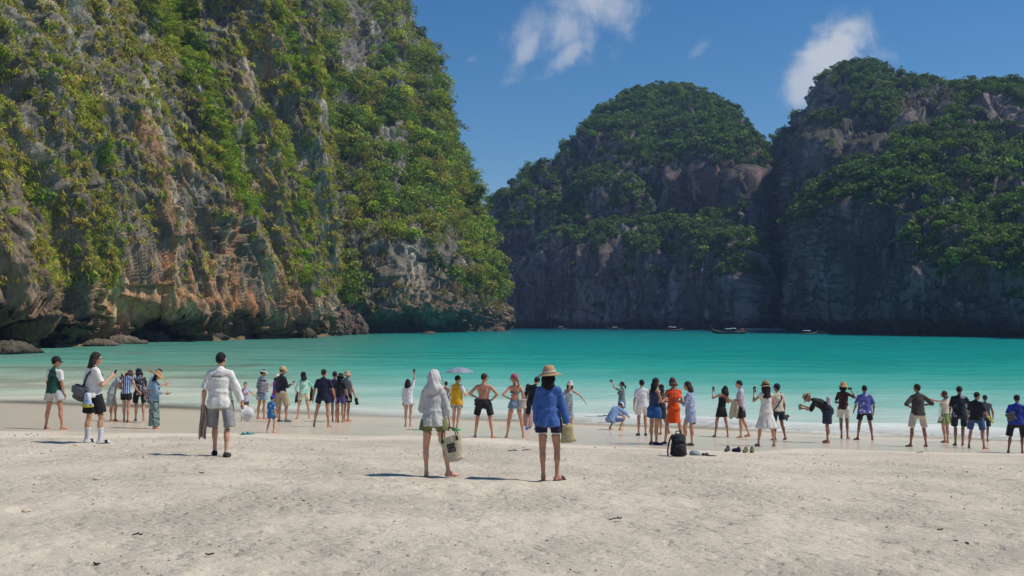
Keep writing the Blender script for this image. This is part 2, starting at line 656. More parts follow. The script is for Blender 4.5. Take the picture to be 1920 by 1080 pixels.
def leaf_inst_material():
    m, n, out = new_mat('foliage_varied')
    colA = n.mix(1.0, n.n('Attribute', attribute_name='col').outputs['Color'], n.n('Attribute', attribute_name='tint', attribute_type='INSTANCER').outputs['Color'], 'MULTIPLY')
    d = n.n('BsdfPrincipled')
    n.put(d.inputs['Base Color'], colA)
    d.inputs['Roughness'].default_value = 0.7
    d.inputs['Specular IOR Level'].default_value = 0.25
    t = n.n('BsdfTranslucent')
    n.put(t.inputs[0], n.mix(1.0, colA, (1.25, 1.2, 0.5), 'MULTIPLY'))
    mx = n.n('MixShader')
    mx.inputs[0].default_value = 0.25
    n.link(d.outputs[0], mx.inputs[1])
    n.link(t.outputs[0], mx.inputs[2])
    n.link(mx.outputs[0], out.inputs[0])
    return m


LEAF_I = leaf_inst_material()


def scatter_stuff(name, protos, P, rz, scl, tint, rng, label, cat):
    """one object of kind stuff: the given clump meshes placed on points by geometry nodes"""
    n = len(P)
    me = bpy.data.meshes.new(name)
    me.vertices.add(n)
    me.vertices.foreach_set('co', np.ascontiguousarray(P, np.float32).ravel())
    rot = np.zeros((n, 3), np.float32)
    rot[:, 2] = rz
    rot[:, :2] = rng.normal(0, .18, (n, 2))
    a = me.attributes.new('rot', 'FLOAT_VECTOR', 'POINT')
    a.data.foreach_set('vector', rot.ravel())
    a = me.attributes.new('scl', 'FLOAT', 'POINT')
    a.data.foreach_set('value', np.asarray(scl, np.float32))
    a = me.attributes.new('pick', 'INT', 'POINT')
    a.data.foreach_set('value', rng.integers(0, len(protos), n).astype(np.int32))
    c = np.ones((n, 4), np.float32)
    c[:, :3] = tint
    a = me.attributes.new('tint', 'FLOAT_COLOR', 'POINT')
    a.data.foreach_set('color', c.ravel())
    o = bpy.data.objects.new(name, me)
    COL.objects.link(o)
    ng = bpy.data.node_groups.new(name, 'GeometryNodeTree')
    ng.interface.new_socket('Geometry', in_out='INPUT', socket_type='NodeSocketGeometry')
    ng.interface.new_socket('Geometry', in_out='OUTPUT', socket_type='NodeSocketGeometry')
    N = ng.nodes
    gi, go = N.new('NodeGroupInput'), N.new('NodeGroupOutput')
    iop = N.new('GeometryNodeInstanceOnPoints')
    jn = N.new('GeometryNodeJoinGeometry')
    for k, pm in enumerate(protos):
        po = bpy.data.objects.new(name + '_clump', pm)
        oi = N.new('GeometryNodeObjectInfo')
        oi.inputs['Object'].default_value = po
        oi.inputs['As Instance'].default_value = True
        ng.links.new(oi.outputs['Geometry'], jn.inputs[0])
    ng.links.new(gi.outputs[0], iop.inputs['Points'])
    ng.links.new(jn.outputs[0], iop.inputs['Instance'])
    iop.inputs['Pick Instance'].default_value = True
    for nm, ty, sock in (('pick', 'INT', 'Instance Index'), ('rot', 'FLOAT_VECTOR', 'Rotation'), ('scl', 'FLOAT', 'Scale')):
        na = N.new('GeometryNodeInputNamedAttribute')
        na.data_type = ty
        na.inputs['Name'].default_value = nm
        ng.links.new(na.outputs['Attribute'], iop.inputs[sock])
    ng.links.new(iop.outputs[0], go.inputs[0])
    md = o.modifiers.new('scatter', 'NODES')
    md.node_group = ng
    tag(o, label, cat, kind='stuff')
    return o


def tab(t, x):
    t = sorted(t)
    return np.interp(x, [a for a, _ in t], [b for _, b in t])


def smooth_cols(A, k=2, reps=2):
    for _ in range(reps):
        B = np.pad(A, ((0, 0), (k, k)), 'edge')
        A = sum(B[:, i:i + A.shape[1]] for i in range(2 * k + 1)) / (2 * k + 1)
    return A


class Cliff:
    """A rock wall given by its foot (distance along the shore), its crest and how far it steps back on the way up."""

    def __init__(s, pxs, nrow, foot, crest, keys, recess=None, blur=3, back=(3, 9, 22, 50, 90)):
        s.pxs = pxs
        nc = len(pxs)
        d0 = tab(foot, pxs)
        pyc = tab(crest, pxs)
        pyb = 600.0 + F * CAM_Z / d0
        u = np.linspace(0, 1, nrow)
        kp = sorted(keys)
        prof = []
        for k in kp:
            pts = sorted(keys[k], key=lambda a: -a[0])
            p0, p1 = pts[0][0], pts[-1][0]
            prof.append(np.interp(u, [(p0 - a) / (p0 - p1) for a, _ in pts], [b for _, b in pts]))
        prof = np.array(prof)                      # keys x rows
        S = np.array([np.interp(pxs, kp, prof[:, i]) for i in range(nrow)])   # rows x cols
        S = smooth_cols(S, blur, 2)
        PY = pyb[None, :] + (pyc - pyb)[None, :] * u[:, None]
        PX = np.repeat(pxs[None, :], nrow, 0)
        if recess is not None:
            S = S + recess(PX, PY, pyb[None, :])
        Dp = d0[None, :] + S
        yr = (540.0 - PY) / F
        TZ = (_sp + yr * _cp) / (_cp - yr * _sp)
        TX = (PX - 960.0) / F / (_cp - yr * _sp)
        X, Y, Z = TX * Dp, Dp, CAM_Z + TZ * Dp
        # the skirt under water and the back slope
        X = np.vstack([X[:1], X])
        Y = np.vstack([Y[:1], Y])
        Z = np.vstack([Z[:1] - 5.0, Z])
        zc = Z[-1].copy()
        yc = Y[-1].copy()
        xc = X[-1].copy()
        for k, db in enumerate(back):
            fall = (0.985, 0.94, 0.8, 0.4, -0.02)[k]
            yn = yc + db
            X = np.vstack([X, (xc * (yn / yc) * 0.5 + xc * 0.5)[None]])
            Y = np.vstack([Y, yn[None]])
            Z = np.vstack([Z, (zc * fall)[None]])
        s.nr, s.nc = X.shape
        s.front = nrow + 1
        s.V = np.stack([X, Y, Z], 2)
        s.PX = np.vstack([PX[:1], PX] + [PX[-1:]] * len(back))
        s.PY = np.vstack([PY[:1], PY] + [PY[-1:]] * len(back))

    def normals(s):
        V = s.V
        a = np.gradient(V, axis=1)
        b = np.gradient(V, axis=0)
        nrm = np.cross(a, b)
        nrm /= np.maximum(np.linalg.norm(nrm, axis=2, keepdims=True), 1e-6)
        return nrm

    def displace(s, fn):
        """fn(P, PX, PY) -> outward distance"""
        nrm = s.normals()
        nrm[:, :, 2] *= 0.6
        P = s.V.reshape(-1, 3)
        d = fn(P, s.PX.ravel(), s.PY.ravel()).reshape(s.nr, s.nc)
        w = np.ones(s.nr)
        w[s.front:] = 0.3
        s.V = s.V + nrm * (d * w[:, None])[:, :, None]

    def build(s, name, colfn, label, near=1.0):
        nrm = s.normals()
        P = s.V.reshape(-1, 3)
        col = colfn(P, nrm.reshape(-1, 3), s.PX.ravel(), s.PY.ravel())
        me = mesh_np(name, P, grid_quads(s.nr, s.nc), col=col)
        add_attr(me, 'near', np.full(len(P), near))
        o = link(name, me, ROCK)
        tag(o, label, kind='structure')
        s.N = nrm
        return o

    def scatter(s, weight, count, rng):
        """random points on the front face by area x weight(P, N, PX, PY)"""
        V = s.V[:s.front]
        a = np.gradient(V, axis=1)
        b = np.gradient(V, axis=0)
        cr = np.cross(a, b)
        area = np.linalg.norm(cr, axis=2).ravel()
        N = s.N[:s.front].reshape(-1, 3)
        P = V.reshape(-1, 3)
        w = area * np.maximum(weight(P, N, s.PX[:s.front].ravel(), s.PY[:s.front].ravel()), 0)
        w[P[:, 2] < 0.5] = 0
        cum = np.cumsum(w)
        idx = np.searchsorted(cum, rng.random(count) * cum[-1])
        idx = np.minimum(idx, len(P) - 1)
        jit = rng.normal(0, 0.25, (count, 3))
        return P[idx] + jit, N[idx], idx


def inpoly(px, py, poly, soft=0):
    c = np.zeros(len(px), bool)
    j = len(poly) - 1
    for i in range(len(poly)):
        xi, yi = poly[i]
        xj, yj = poly[j]
        m = ((yi > py) != (yj > py)) & (px < (xj - xi) * (py - yi) / (yj - yi + 1e-9) + xi)
        c ^= m
        j = i
    return c.astype(float)


# ---- foliage made of leaf-sized faces -----------------------------------------
def cards(C, N, size, col, rng, aspect=0.62, spread=0.9):
    n = len(C)
    D = N + rng.normal(0, spread, (n, 3))
    D /= np.maximum(np.linalg.norm(D, axis=1, keepdims=True), 1e-6)
    T = np.cross(D, rng.normal(0, 1, (n, 3)))
    T /= np.maximum(np.linalg.norm(T, axis=1, keepdims=True), 1e-6)
    B = np.cross(D, T)
    sz = size[:, None]
    V = np.stack([C - T * sz, C - B * sz * aspect, C + T * sz, C + B * sz * aspect], 1).reshape(-1, 3)
    Q = np.arange(n * 4).reshape(n, 4)
    return V, Q, np.repeat(col, 4, 0)


def crown_leaves(centers, radii, flat, per, leaf, palette, rng, cvar=0.35):
    """leaf faces over the lobes of many crowns; palette rows are picked per crown"""
    Cs, Ns, Ss, Ks = [], [], [], []
    n = len(centers)
    pk = rng.integers(0, len(palette), n)
    base = np.asarray(palette)[pk] * np.exp(rng.normal(0, 0.16, (n, 1)))
    for i in range(n):
        r = radii[i]
        nl = rng.integers(4, 8)
        lob = rng.normal(0, 0.42, (nl, 3)) * r
        lob[:, 2] *= flat
        lr = r * rng.uniform(0.42, 0.72, nl)
        k = int(per * (r ** 1.6))
        w = rng.integers(0, nl, k)
        d = rng.normal(0, 1, (k, 3))
        d[:, 2] = np.where(rng.random(k) < 0.55, np.abs(d[:, 2]), d[:, 2])
        d /= np.linalg.norm(d, axis=1, keepdims=True)
        rad = lr[w] * (1 - 0.35 * rng.random(k) ** 2)
        Cs.append(centers[i] + lob[w] + d * rad[:, None] * np.array([1, 1, max(flat, .6)]))
        Ns.append(d)
        Ss.append(leaf * rng.uniform(0.6, 1.35, k))
        Ks.append(base[i] * np.exp(rng.normal(0, cvar, (k, 1))) * np.exp(rng.normal(0, 0.06, (k, 3))))
    return np.concatenate(Cs), np.concatenate(Ns), np.concatenate(Ss), np.clip(np.concatenate(Ks), 0.004, 0.5)


def tuft_blades(P, N, size, col, rng, nb=14):
    """drooping grass tufts; returns V, tris"""
    n = len(P)
    P = np.repeat(P, nb, 0)
    N = np.repeat(N, nb, 0)
    sz = np.repeat(size, nb)[:, None] * rng.uniform(0.6, 1.25, (n * nb, 1))
    col = np.repeat(col, nb, 0) * np.exp(rng.normal(0, 0.28, (n * nb, 1)))
    d = N * 0.5 + rng.normal(0, 0.55, (n * nb, 3))
    d[:, 2] = np.abs(d[:, 2]) * 0.6 + 0.35
    d /= np.linalg.norm(d, axis=1, keepdims=True)
    side = np.cross(d, rng.normal(0, 1, (n * nb, 3)))
    side /= np.maximum(np.linalg.norm(side, axis=1, keepdims=True), 1e-6)
    base = P + rng.normal(0, 0.22, (n * nb, 3)) * sz
    hor = d.copy()
    hor[:, 2] = 0
    mid = base + d * sz * 0.55
    tip = mid + hor * sz * 0.55 + np.array([0, 0, -1.0]) * sz * rng.uniform(0.15, 0.75, (n * nb, 1))
    w = sz * 0.062
    V = np.stack([base - side * w * .6, base + side * w * .6, mid + side * w, mid - side * w, tip], 1).reshape(-1, 3)
    i = np.arange(n * nb) * 5
    Q = np.stack([i, i + 1, i + 2, i + 3], 1)
    T = np.stack([i + 3, i + 2, i + 4], 1)
    return V, Q, T, np.clip(np.repeat(col, 5, 0), 0.004, 0.5)


def crown_protos(k, leaves, leaf, rng, flat=0.8):
    """crowns of unit radius"""
    out = []
    for i in range(k):
        C_, N_, S_, K_ = crown_leaves(np.zeros((1, 3)), np.array([1.0]), flat, leaves, leaf, [(1.0, 1.0, 1.0)], rng, .32)
        K_ = K_ * 0 + np.exp(rng.normal(0, .30, (len(K_), 1))) * np.exp(rng.normal(0, .05, K_.shape))
        v, q, c = cards(C_, N_, S_, K_, rng, spread=.7)
        me = mesh_np('crown_clump', v, q, smooth=False, col=c)
        me.materials.append(LEAF_I)
        out.append(me)
    return out


def tuft_protos(k, nb, rng):
    out = []
    for i in range(k):
        v, q, t, c = tuft_blades(np.zeros((1, 3)), np.array([[1.0, 0, 0]]), np.array([1.0]), np.ones((1, 3)), rng, nb)
        c = np.repeat(np.exp(rng.normal(0, .28, (nb, 1))) * np.ones((nb, 3)), 5, 0)
        me = mesh_np('tuft_clump', v, q, t, smooth=False, col=c)
        me.materials.append(LEAF_I)
        out.append(me)
    return out


_rp = np.random.default_rng(3)
CROWN_FINE = crown_protos(7, 520, .085, _rp)
CROWN_FAR = crown_protos(6, 170, .17, _rp)
TUFTS = tuft_protos(7, 30, _rp)


def tint_of(pal, n, rng, sd=.16):
    return np.asarray(pal)[rng.integers(0, len(pal), n)] * np.exp(rng.normal(0, sd, (n, 1)))


# ---- A: the near wall on the left ----------------------------------------------
rngA = np.random.default_rng(11)
ORANGE_POLY = [(200, 220), (270, 205), (300, 320), (420, 330), (430, 470), (470, 600), (200, 610), (190, 500), (280, 460), (250, 330)]


def a_recess(PX, PY, PB):
    lip = np.interp(PX, [-160, 0, 30, 60, 150, 165, 230, 300, 345, 400, 430, 470, 520, 560, 590, 640],
                    [590, 575, 600, 606, 600, 545, 552, 570, 594, 598, 580, 588, 604, 598, 590, 600])
    teeth = 9 * noise3(np.stack([PX.ravel() / 9.0, PX.ravel() * 0, PX.ravel() * 0], 1), 5).reshape(PX.shape) \
        + 6 * noise3(np.stack([PX.ravel() / 3.7, PX.ravel() * 0, PX.ravel() * 0], 1), 9).reshape(PX.shape)
    deep = np.interp(PX, [-160, 0, 60, 150, 165, 300, 345, 430, 470, 600], [10, 12, 10, 8, 9, 8, 5, 6, 5, 6])
    t = np.clip((PY - (lip + teeth * (PX < 160) + 0.35 * teeth * (PX >= 160))) / 26.0, 0, 1)
    t2 = np.clip((PY - lip) / 60.0, 0, 1)
    soft = (PX > 160) & (PX < 320)
    prof = np.where(soft, t2 ** 0.8, np.sqrt(t))
    foot = np.clip((PY - (PB - 9)) / 9.0, 0, 1)
    cave = 0
    for (c0, cw, top, dp) in ((8, 22, 560, 14), (82, 14, 606, 9), (245, 16, 600, 9), (300, 34, 590, 12), (352, 10, 604, 8), (470, 14, 596, 8), (552, 16, 600, 8), (592, 12, 600, 8)):
        cave = np.maximum(cave, dp * np.clip(1.25 - np.abs(PX - c0) / cw, 0, 1) ** .6 * np.clip((PY - top - 10 * np.abs(PX - c0) / cw) / 9, 0, 1) * np.clip((PB + 4 - PY) / 10, 0, 1))
    return deep * prof * (1 - 0.55 * foot) + cave


def a_disp(P, PX, PY):
    S = P.copy()                      # the bedding and ribs lean: top to the left, foot to the right
    S[:, 1] += 0.42 * P[:, 2]
    S[:, 0] += 0.10 * P[:, 2]
    big = fbm(S, (24, 24, 110), 3, 0.5, 1) * 5.0
    butt = fbm(S, (9, 9, 70), 3, 0.5, 2, True) * 3.6
    rib = fbm(S, (3.4, 3.4, 34), 3, 0.5, 3, True) * 2.5
    flute = fbm(S, (1.35, 1.35, 17), 3, 0.5, 10, True) * 0.9
    saw = (P[:, 2] / 9.5 + 1.5 * fbm(P, (12, 12, 30), 3, 0.5, 4)) % 1.0
    saw2 = (P[:, 2] / 3.6 + 1.6 * fbm(P, (6, 6, 12), 3, 0.5, 6)) % 1.0
    w1 = sstep(-0.25, 0.3, fbm(P, (14, 14, 20), 2, 0.5, 7))
    led = ((saw - 0.5) * 2.0 + (saw2 - 0.5) * 0.6) * w1
    f1, f2, cid = worley(P, (2.6, 2.6, 4.0), 8)
    blocks = ((cid - 0.5) * 0.7 + np.clip(f2 - f1, 0, 0.25) * 0.8) * (0.25 + 0.75 * w1)
    fine = fbm(P, (1.1, 1.1, 3.2), 3, 0.55, 9) * 0.34
    smooth = ((PX > 165) & (PX < 300) & (PY > 535)) * 0.75
    smooth = np.maximum(smooth, 0.35 * inpoly(PX, PY, [(270, 450), (400, 440), (410, 600), (290, 600)]))
    k = 1 - smooth
    low = sstep(0.0, 3.0, P[:, 2])
    return (big + butt + (rib + flute + led + blocks + fine) * k) * (0.35 + 0.65 * low)


def rock_cols(P, N, seed, base=(0.225, 0.195, 0.165), light=(0.54, 0.475, 0.39), dark=(0.075, 0.066, 0.058)):
    a = fbm(P, (5, 5, 14), 4, 0.55, seed)
    st = fbm(P, (1.3, 1.3, 22), 4, 0.6, seed + 1)
    b = np.array(base)[None] + 0 * P
    tl = sstep(0.05, 0.55, a + 0.5 * st)[:, None]
    c = b * (1 - tl) + np.array(light) * tl
    td = sstep(0.08, 0.45, st - 0.3 * a)[:, None]
    c = c * (1 - 0.75 * td) + np.array(dark) * 0.75 * td
    return c, st, a


def a_col(P, N, PX, PY):
    c, st, a = rock_cols(P, N, 61)
    # iron-stained ochre and orange where water runs down
    soft = fbm(np.stack([PX, PY, PX * 0], 1), (60, 90, 1), 3, 0.5, 66)
    reg = inpoly(PX + 25 * soft, PY + 25 * soft, ORANGE_POLY)
    reg = np.maximum(reg, 0.55 * inpoly(PX + 20 * soft, PY, [(405, 60), (500, 40), (520, 330), (480, 420), (430, 330)]))
    reg = np.maximum(reg, 0.55 * inpoly(PX + 20 * soft, PY, [(480, 480), (560, 480), (560, 600), (480, 610)]))
    reg = np.maximum(reg, 0.07)
    o = sstep(0.0, 0.30, fbm(P, (2.6, 2.6, 14), 4, 0.55, 63) + 0.30) * reg
    oc = np.array((0.47, 0.235, 0.125)) * (1 - sstep(-0.2, 0.4, st)[:, None] * 0.0) + 0 * P
    pale = sstep(-0.15, 0.3, fbm(P, (2.0, 2.0, 16), 3, 0.5, 64))[:, None]
    oc = oc * (1 - pale) + np.array((0.60, 0.47, 0.32)) * pale
    c = c * (1 - 0.85 * o[:, None]) + oc * 0.85 * o[:, None]
    blk = sstep(0.12, 0.38, fbm(P, (1.0, 1.0, 20), 3, 0.5, 69))[:, None] * 0.42
    c = c * (1 - blk) + np.array((0.08, 0.078, 0.078)) * blk
    # overhang painted paler and redder against shade and teal bounce, dark tide zone
    g = inpoly(PX, PY, [(150, 520), (330, 540), (340, 625), (150, 640)])[:, None]
    gg = np.array((0.60, 0.40, 0.24)) * (0.7 + 0.6 * sstep(-0.3, 0.4, fbm(P, (1.5, 1.5, 14), 3, 0.5, 70))[:, None])
    c = c * (1 - 0.75 * g) + gg * 0.75 * g
    tide = sstep(5.5, 2.0, P[:, 2] + 1.2 * a)[:, None]
    c = c * (1 - 0.85 * tide) + np.array((0.115, 0.078, 0.055)) * 0.85 * tide
    sh = sstep(1.6, 0.6, P[:, 2] + 0.6 * a)[:, None]
    c = c * (1 - 0.7 * sh) + np.array((0.22, 0.17, 0.11)) * 0.7 * sh
    # soil and dry moss on the ledges
    # warm brown lower rock, its red raised to offset teal bounce light
    wz = sstep(30, 4, P[:, 2])[:, None]
    c = c * (1 - wz) + c * np.array((1.20, 0.90, 0.72)) * wz
    up = sstep(0.25, 0.6, N[:, 2])[:, None]
    c = c * (1 - 0.7 * up) + np.array((0.17, 0.15, 0.06)) * 0.7 * up
    return np.clip(c, 0.015, 0.6)


pxA = np.linspace(-170, 618, 420)
cliffA = Cliff(pxA, 360,
               [(-170, 104), (0, 120), (60, 128), (130, 145), (210, 162), (300, 178), (400, 191), (500, 209), (590, 226), (600, 232), (610, 243), (618, 262)],
               [(-170, -60), (520, -60), (560, -60), (566, 60), (580, 190), (592, 300), (602, 420), (608, 520), (618, 600)],
               {-170: [(665, 0), (500, 2), (250, 12), (0, 28), (-60, 34)],
                100: [(655, 0), (560, 0), (430, 3), (300, 9), (120, 20), (-60, 36)],
                250: [(645, 0), (520, 1), (400, 3), (330, 6), (200, 12), (100, 24), (-60, 40)],
                330: [(640, 0), (520, 1), (380, 4), (250, 12), (120, 26), (-60, 44)],
                450: [(636, 0), (520, 2), (350, 6), (200, 10), (60, 14), (-60, 24)],
                560: [(632, 0), (500, 2), (300, 7), (100, 14), (-60, 26)],
                618: [(630, 0), (612, 4), (600, 8)]},
               recess=a_recess)
cliffA.displace(a_disp)
oA = cliffA.build('cliff', a_col, 'steep grey and ochre limestone wall with grassy ledges on the left')

VINE = [(225, -20), (370, -20), (392, 120), (415, 210), (440, 300), (470, 420), (430, 400), (385, 300), (345, 200), (305, 120), (262, 60)]
BARE = [(280, 330), (430, 330), (480, 600), (260, 640), (180, 560), (200, 480), (270, 450)]


def a_tuft_w(P, N, PX, PY):
    nz = fbm(P, (7, 7, 9), 4, 0.6, 81)
    w = 0.25 + 1.2 * sstep(0.05, 0.5, N[:, 2])
    w = w * sstep(-0.05, 0.30, nz + 0.22 * sstep(330, 60, PX) - 0.20)
    w = w + 0.10
    w = w * (1 - 0.93 * inpoly(PX, PY, BARE))
    w = w * (1 - 0.55 * inpoly(PX, PY, [(180, 190), (300, 190), (330, 330), (200, 300)]))
    w = w * (1 - 0.55 * inpoly(PX, PY, [(400, 0), (500, 0), (520, 300), (430, 300)]))
    w = w * sstep(580, 520, PY + 30 * nz) * sstep(6, 9, P[:, 2])
    return w


tp, tn, ti = cliffA.scatter(a_tuft_w, 11500, rngA)
TUFT_PAL = [(0.379, 0.342, 0.051), (0.409, 0.342, 0.066), (0.302, 0.342, 0.046), (0.264, 0.325, 0.044), (0.393, 0.301, 0.073), (0.363, 0.356, 0.057)]
scatter_stuff('grass_tufts', TUFTS, tp, np.arctan2(tn[:, 1], tn[:, 0]) + rngA.normal(0, .4, len(tp)), rngA.uniform(0.45, 1.25, len(tp)) * (1 + (tp[:, 1] - 150) / 300),
              tint_of(TUFT_PAL, len(tp), rngA, .2), rngA, 'dry olive grass tufts drooping over the ledges of the near cliff', 'grass')


def a_vine_w(P, N, PX, PY):
    nz = fbm(P, (6, 6, 8), 3, 0.6, 83)
    w = inpoly(PX + 14 * nz, PY + 14 * nz, VINE) * 1.6
    w = w + 0.5 * inpoly(PX + 14 * nz, PY, [(420, 220), (500, 200), (560, 330), (600, 560), (560, 560), (500, 360)]) * sstep(-0.1, 0.2, nz)
    w = w + 0.9 * inpoly(PX + 14 * nz, PY, [(470, -20), (545, -20), (570, 150), (540, 200), (500, 120)]) * sstep(-0.2, 0.2, nz)
    w = w + 0.25 * inpoly(PX, PY, [(-20, 60), (130, 150), (180, 260), (200, 420), (90, 330), (-20, 300)]) * sstep(-0.05, 0.25, nz)
    w = w + 0.04 * sstep(0.1, 0.3, nz) * (1 - inpoly(PX, PY, BARE)) * sstep(560, 500, PY)
    return w


vp, vn, _ = cliffA.scatter(a_vine_w, 900, rngA)
vr = rngA.uniform(0.6, 1.6, len(vp)) * (1 + (vp[:, 1] - 150) / 400)
VINE_PAL = [(0.267, 0.386, 0.022), (0.208, 0.336, 0.022), (0.342, 0.429, 0.024), (0.178, 0.264, 0.026), (0.267, 0.300, 0.039)]
scatter_stuff('climbing_greenery', CROWN_FINE, vp + vn * 0.3, rngA.random(len(vp)) * 6.28, vr, tint_of(VINE_PAL, len(vp), rngA), rngA,
              'bright green creepers and shrubs hanging down the near cliff', 'creepers')

# ---- B: the wooded headland behind it -------------------------------------------
rngB = np.random.default_rng(23)


def b_recess(PX, PY, PB):
    lip = np.interp(PX, [540, 600, 650, 680, 720, 800, 880, 925, 945, 965], [560, 575, 590, 578, 582, 580, 584, 588, 597, 604])
    teeth = 7 * noise3(np.stack([PX.ravel() / 8.0, PX.ravel() * 0, PX.ravel() * 0], 1), 15).reshape(PX.shape)
    t = np.clip((PY - lip - teeth) / 26.0, 0, 1)
    deep = np.interp(PX, [540, 650, 690, 880, 930, 965], [5, 6, 10, 10, 6, 3])
    return deep * np.sqrt(t)


def b_disp(P, PX, PY):
    big = fbm(P, (30, 30, 60), 3, 0.5, 31) * 5.5
    butt = fbm(P, (11, 11, 40), 3, 0.5, 32, True) * 2.4
    mid = fbm(P, (4.0, 4.0, 12), 4, 0.55, 33, True) * 1.4
    saw = (P[:, 2] / 4.2 + 1.1 * fbm(P, (14, 14, 20), 3, 0.5, 34)) % 1.0
    f1, f2, cid = worley(P, (3.0, 3.0, 3.2), 35)
    fine = fbm(P, (1.5, 1.5, 2.0), 3, 0.6, 36) * 0.8
    low = sstep(0.0, 3.0, P[:, 2])
    return (big * 0.8 + butt + mid + (saw - .5) * 1.3 + (cid - .5) * 1.5 + np.clip(f2 - f1, 0, .3) * 1.5 + fine) * (0.3 + 0.7 * low)


def b_col(P, N, PX, PY):
    c, st, a = rock_cols(P, N, 91, (0.245, 0.218, 0.188), (0.52, 0.465, 0.385), (0.09, 0.082, 0.072))
    # brown tint low down, reddened to counter teal light bounced off the water
    wz = sstep(30, 4, P[:, 2])[:, None]
    c = c * (1 - wz) + c * np.array((1.20, 0.90, 0.72)) * wz
    tide = sstep(5.0, 2.0, P[:, 2] + 1.2 * a)[:, None]
    c = c * (1 - 0.8 * tide) + np.array((0.055, 0.05, 0.04)) * 0.8 * tide
    up = sstep(0.25, 0.6, N[:, 2])[:, None]
    c = c * (1 - 0.7 * up) + np.array((0.075, 0.08, 0.03)) * 0.7 * up
    return np.clip(c, 0.015, 0.6)


pxB = np.linspace(520, 958, 236)
cliffB = Cliff(pxB, 330,
               [(520, 262), (600, 268), (680, 286), (760, 298), (800, 304), (860, 322), (900, 342), (930, 372), (945, 400), (958, 430)],
               [(520, -60), (745, -60), (752, 8), (766, 24), (800, 66), (815, 124), (829, 202), (840, 272), (860, 316), (884, 372), (908, 432), (924, 512), (940, 566), (950, 596), (958, 612)],
               {520: [(632, 0), (500, 14), (300, 40), (0, 80), (-60, 92)],
                620: [(630, 0), (560, 6), (480, 16), (300, 44), (0, 84), (-60, 96)],
                700: [(627, 0), (560, -2), (460, 3), (430, 10), (330, 32), (150, 66), (-60, 108)],
                760: [(626, 0), (560, -2), (460, 3), (420, 12), (300, 40), (100, 82), (10, 106)],
                830: [(624, 0), (560, -1), (480, 6), (380, 28), (280, 56), (200, 78)],
                890: [(622, 0), (560, 0), (500, 8), (430, 26), (390, 42)],
                930: [(620, 0), (570, 3), (530, 14)],
                958: [(618, 0), (612, 4)]},
               recess=b_recess, back=(3, 8, 20, 40, 70))
cliffB.displace(b_disp)
oB = cliffB.build('headland', b_col, 'tall wooded limestone headland with an undercut foot behind the near wall')

ROCKB = [(678, 470), (740, 455), (775, 440), (800, 465), (830, 520), (860, 530), (940, 560), (960, 620), (660, 640), (676, 560)]


def b_tree_w(P, N, PX, PY):
    nz = fbm(P, (12, 12, 14), 3, 0.6, 95)
    w = 1.0 - 0.96 * inpoly(PX + 14 * nz, PY + 18 * nz, ROCKB)
    w = w * (1 - 0.93 * inpoly(PX + 12 * nz, PY + 12 * nz, [(818, 430), (840, 425), (848, 500), (828, 520), (812, 480)]))
    w = w * (1 - 0.8 * inpoly(PX + 12 * nz, PY + 16 * nz, [(610, 60), (650, 20), (680, 110), (640, 150), (615, 130)]))
    w = w * (1 - 0.75 * inpoly(PX + 12 * nz, PY + 16 * nz, [(735, 20), (772, 40), (790, 120), (770, 130), (745, 80)]))
    w = w * (1 - 0.6 * inpoly(PX + 12 * nz, PY + 16 * nz, [(735, 290), (775, 300), (770, 345), (735, 345)]))
    w = w * (1 - 0.8 * inpoly(PX + 12 * nz, PY + 12 * nz, [(600, 330), (640, 340), (640, 470), (605, 480)]))
    return w * sstep(600, 575, PY) * sstep(7, 11, P[:, 2]) * (0.4 + 0.6 * sstep(-0.35, 0.0, nz))


PAL_B = [(0.182, 0.270, 0.031), (0.238, 0.323, 0.029), (0.147, 0.222, 0.035), (0.298, 0.355, 0.035), (0.208, 0.240, 0.040), (0.321, 0.283, 0.054), (0.159, 0.262, 0.040), (0.350, 0.385, 0.035)]
bp, bn, _ = cliffB.scatter(b_tree_w, 1600, rngB)
br = 1.1 + 3.4 * rngB.random(len(bp)) ** 1.5
bp = bp + bn * (br * 0.35)[:, None]
bp[:, 2] += br * 0.25
scatter_stuff('headland_forest', CROWN_FINE, bp, rngB.random(len(bp)) * 6.28, br, tint_of(PAL_B, len(bp), rngB, .2), rngB,
              'dense green forest clinging to the slopes of the headland', 'forest')


def b_grass_w(P, N, PX, PY):
    nz = fbm(P, (8, 8, 8), 3, 0.6, 97)
    return inpoly(PX, PY, [(600, 330), (960, 420), (960, 605), (600, 605)]) * sstep(-0.1, 0.3, nz) * (0.3 + sstep(0.1, 0.5, N[:, 2])) * sstep(590, 560, PY)


tp, tn, ti = cliffB.scatter(b_grass_w, 700, rngB)
scatter_stuff('headland_grass', TUFTS, tp, np.arctan2(tn[:, 1], tn[:, 0]), rngB.uniform(1.0, 2.2, len(tp)), tint_of([(0.21, 0.175, 0.06), (0.18, 0.185, 0.045), (0.26, 0.20, 0.085)], len(tp), rngB), rngB,
              'tan grass tufts on the lower rock band of the headland', 'grass')

# ---- C: the domed island across the bay -------------------------------------------
rngC = np.random.default_rng(37)


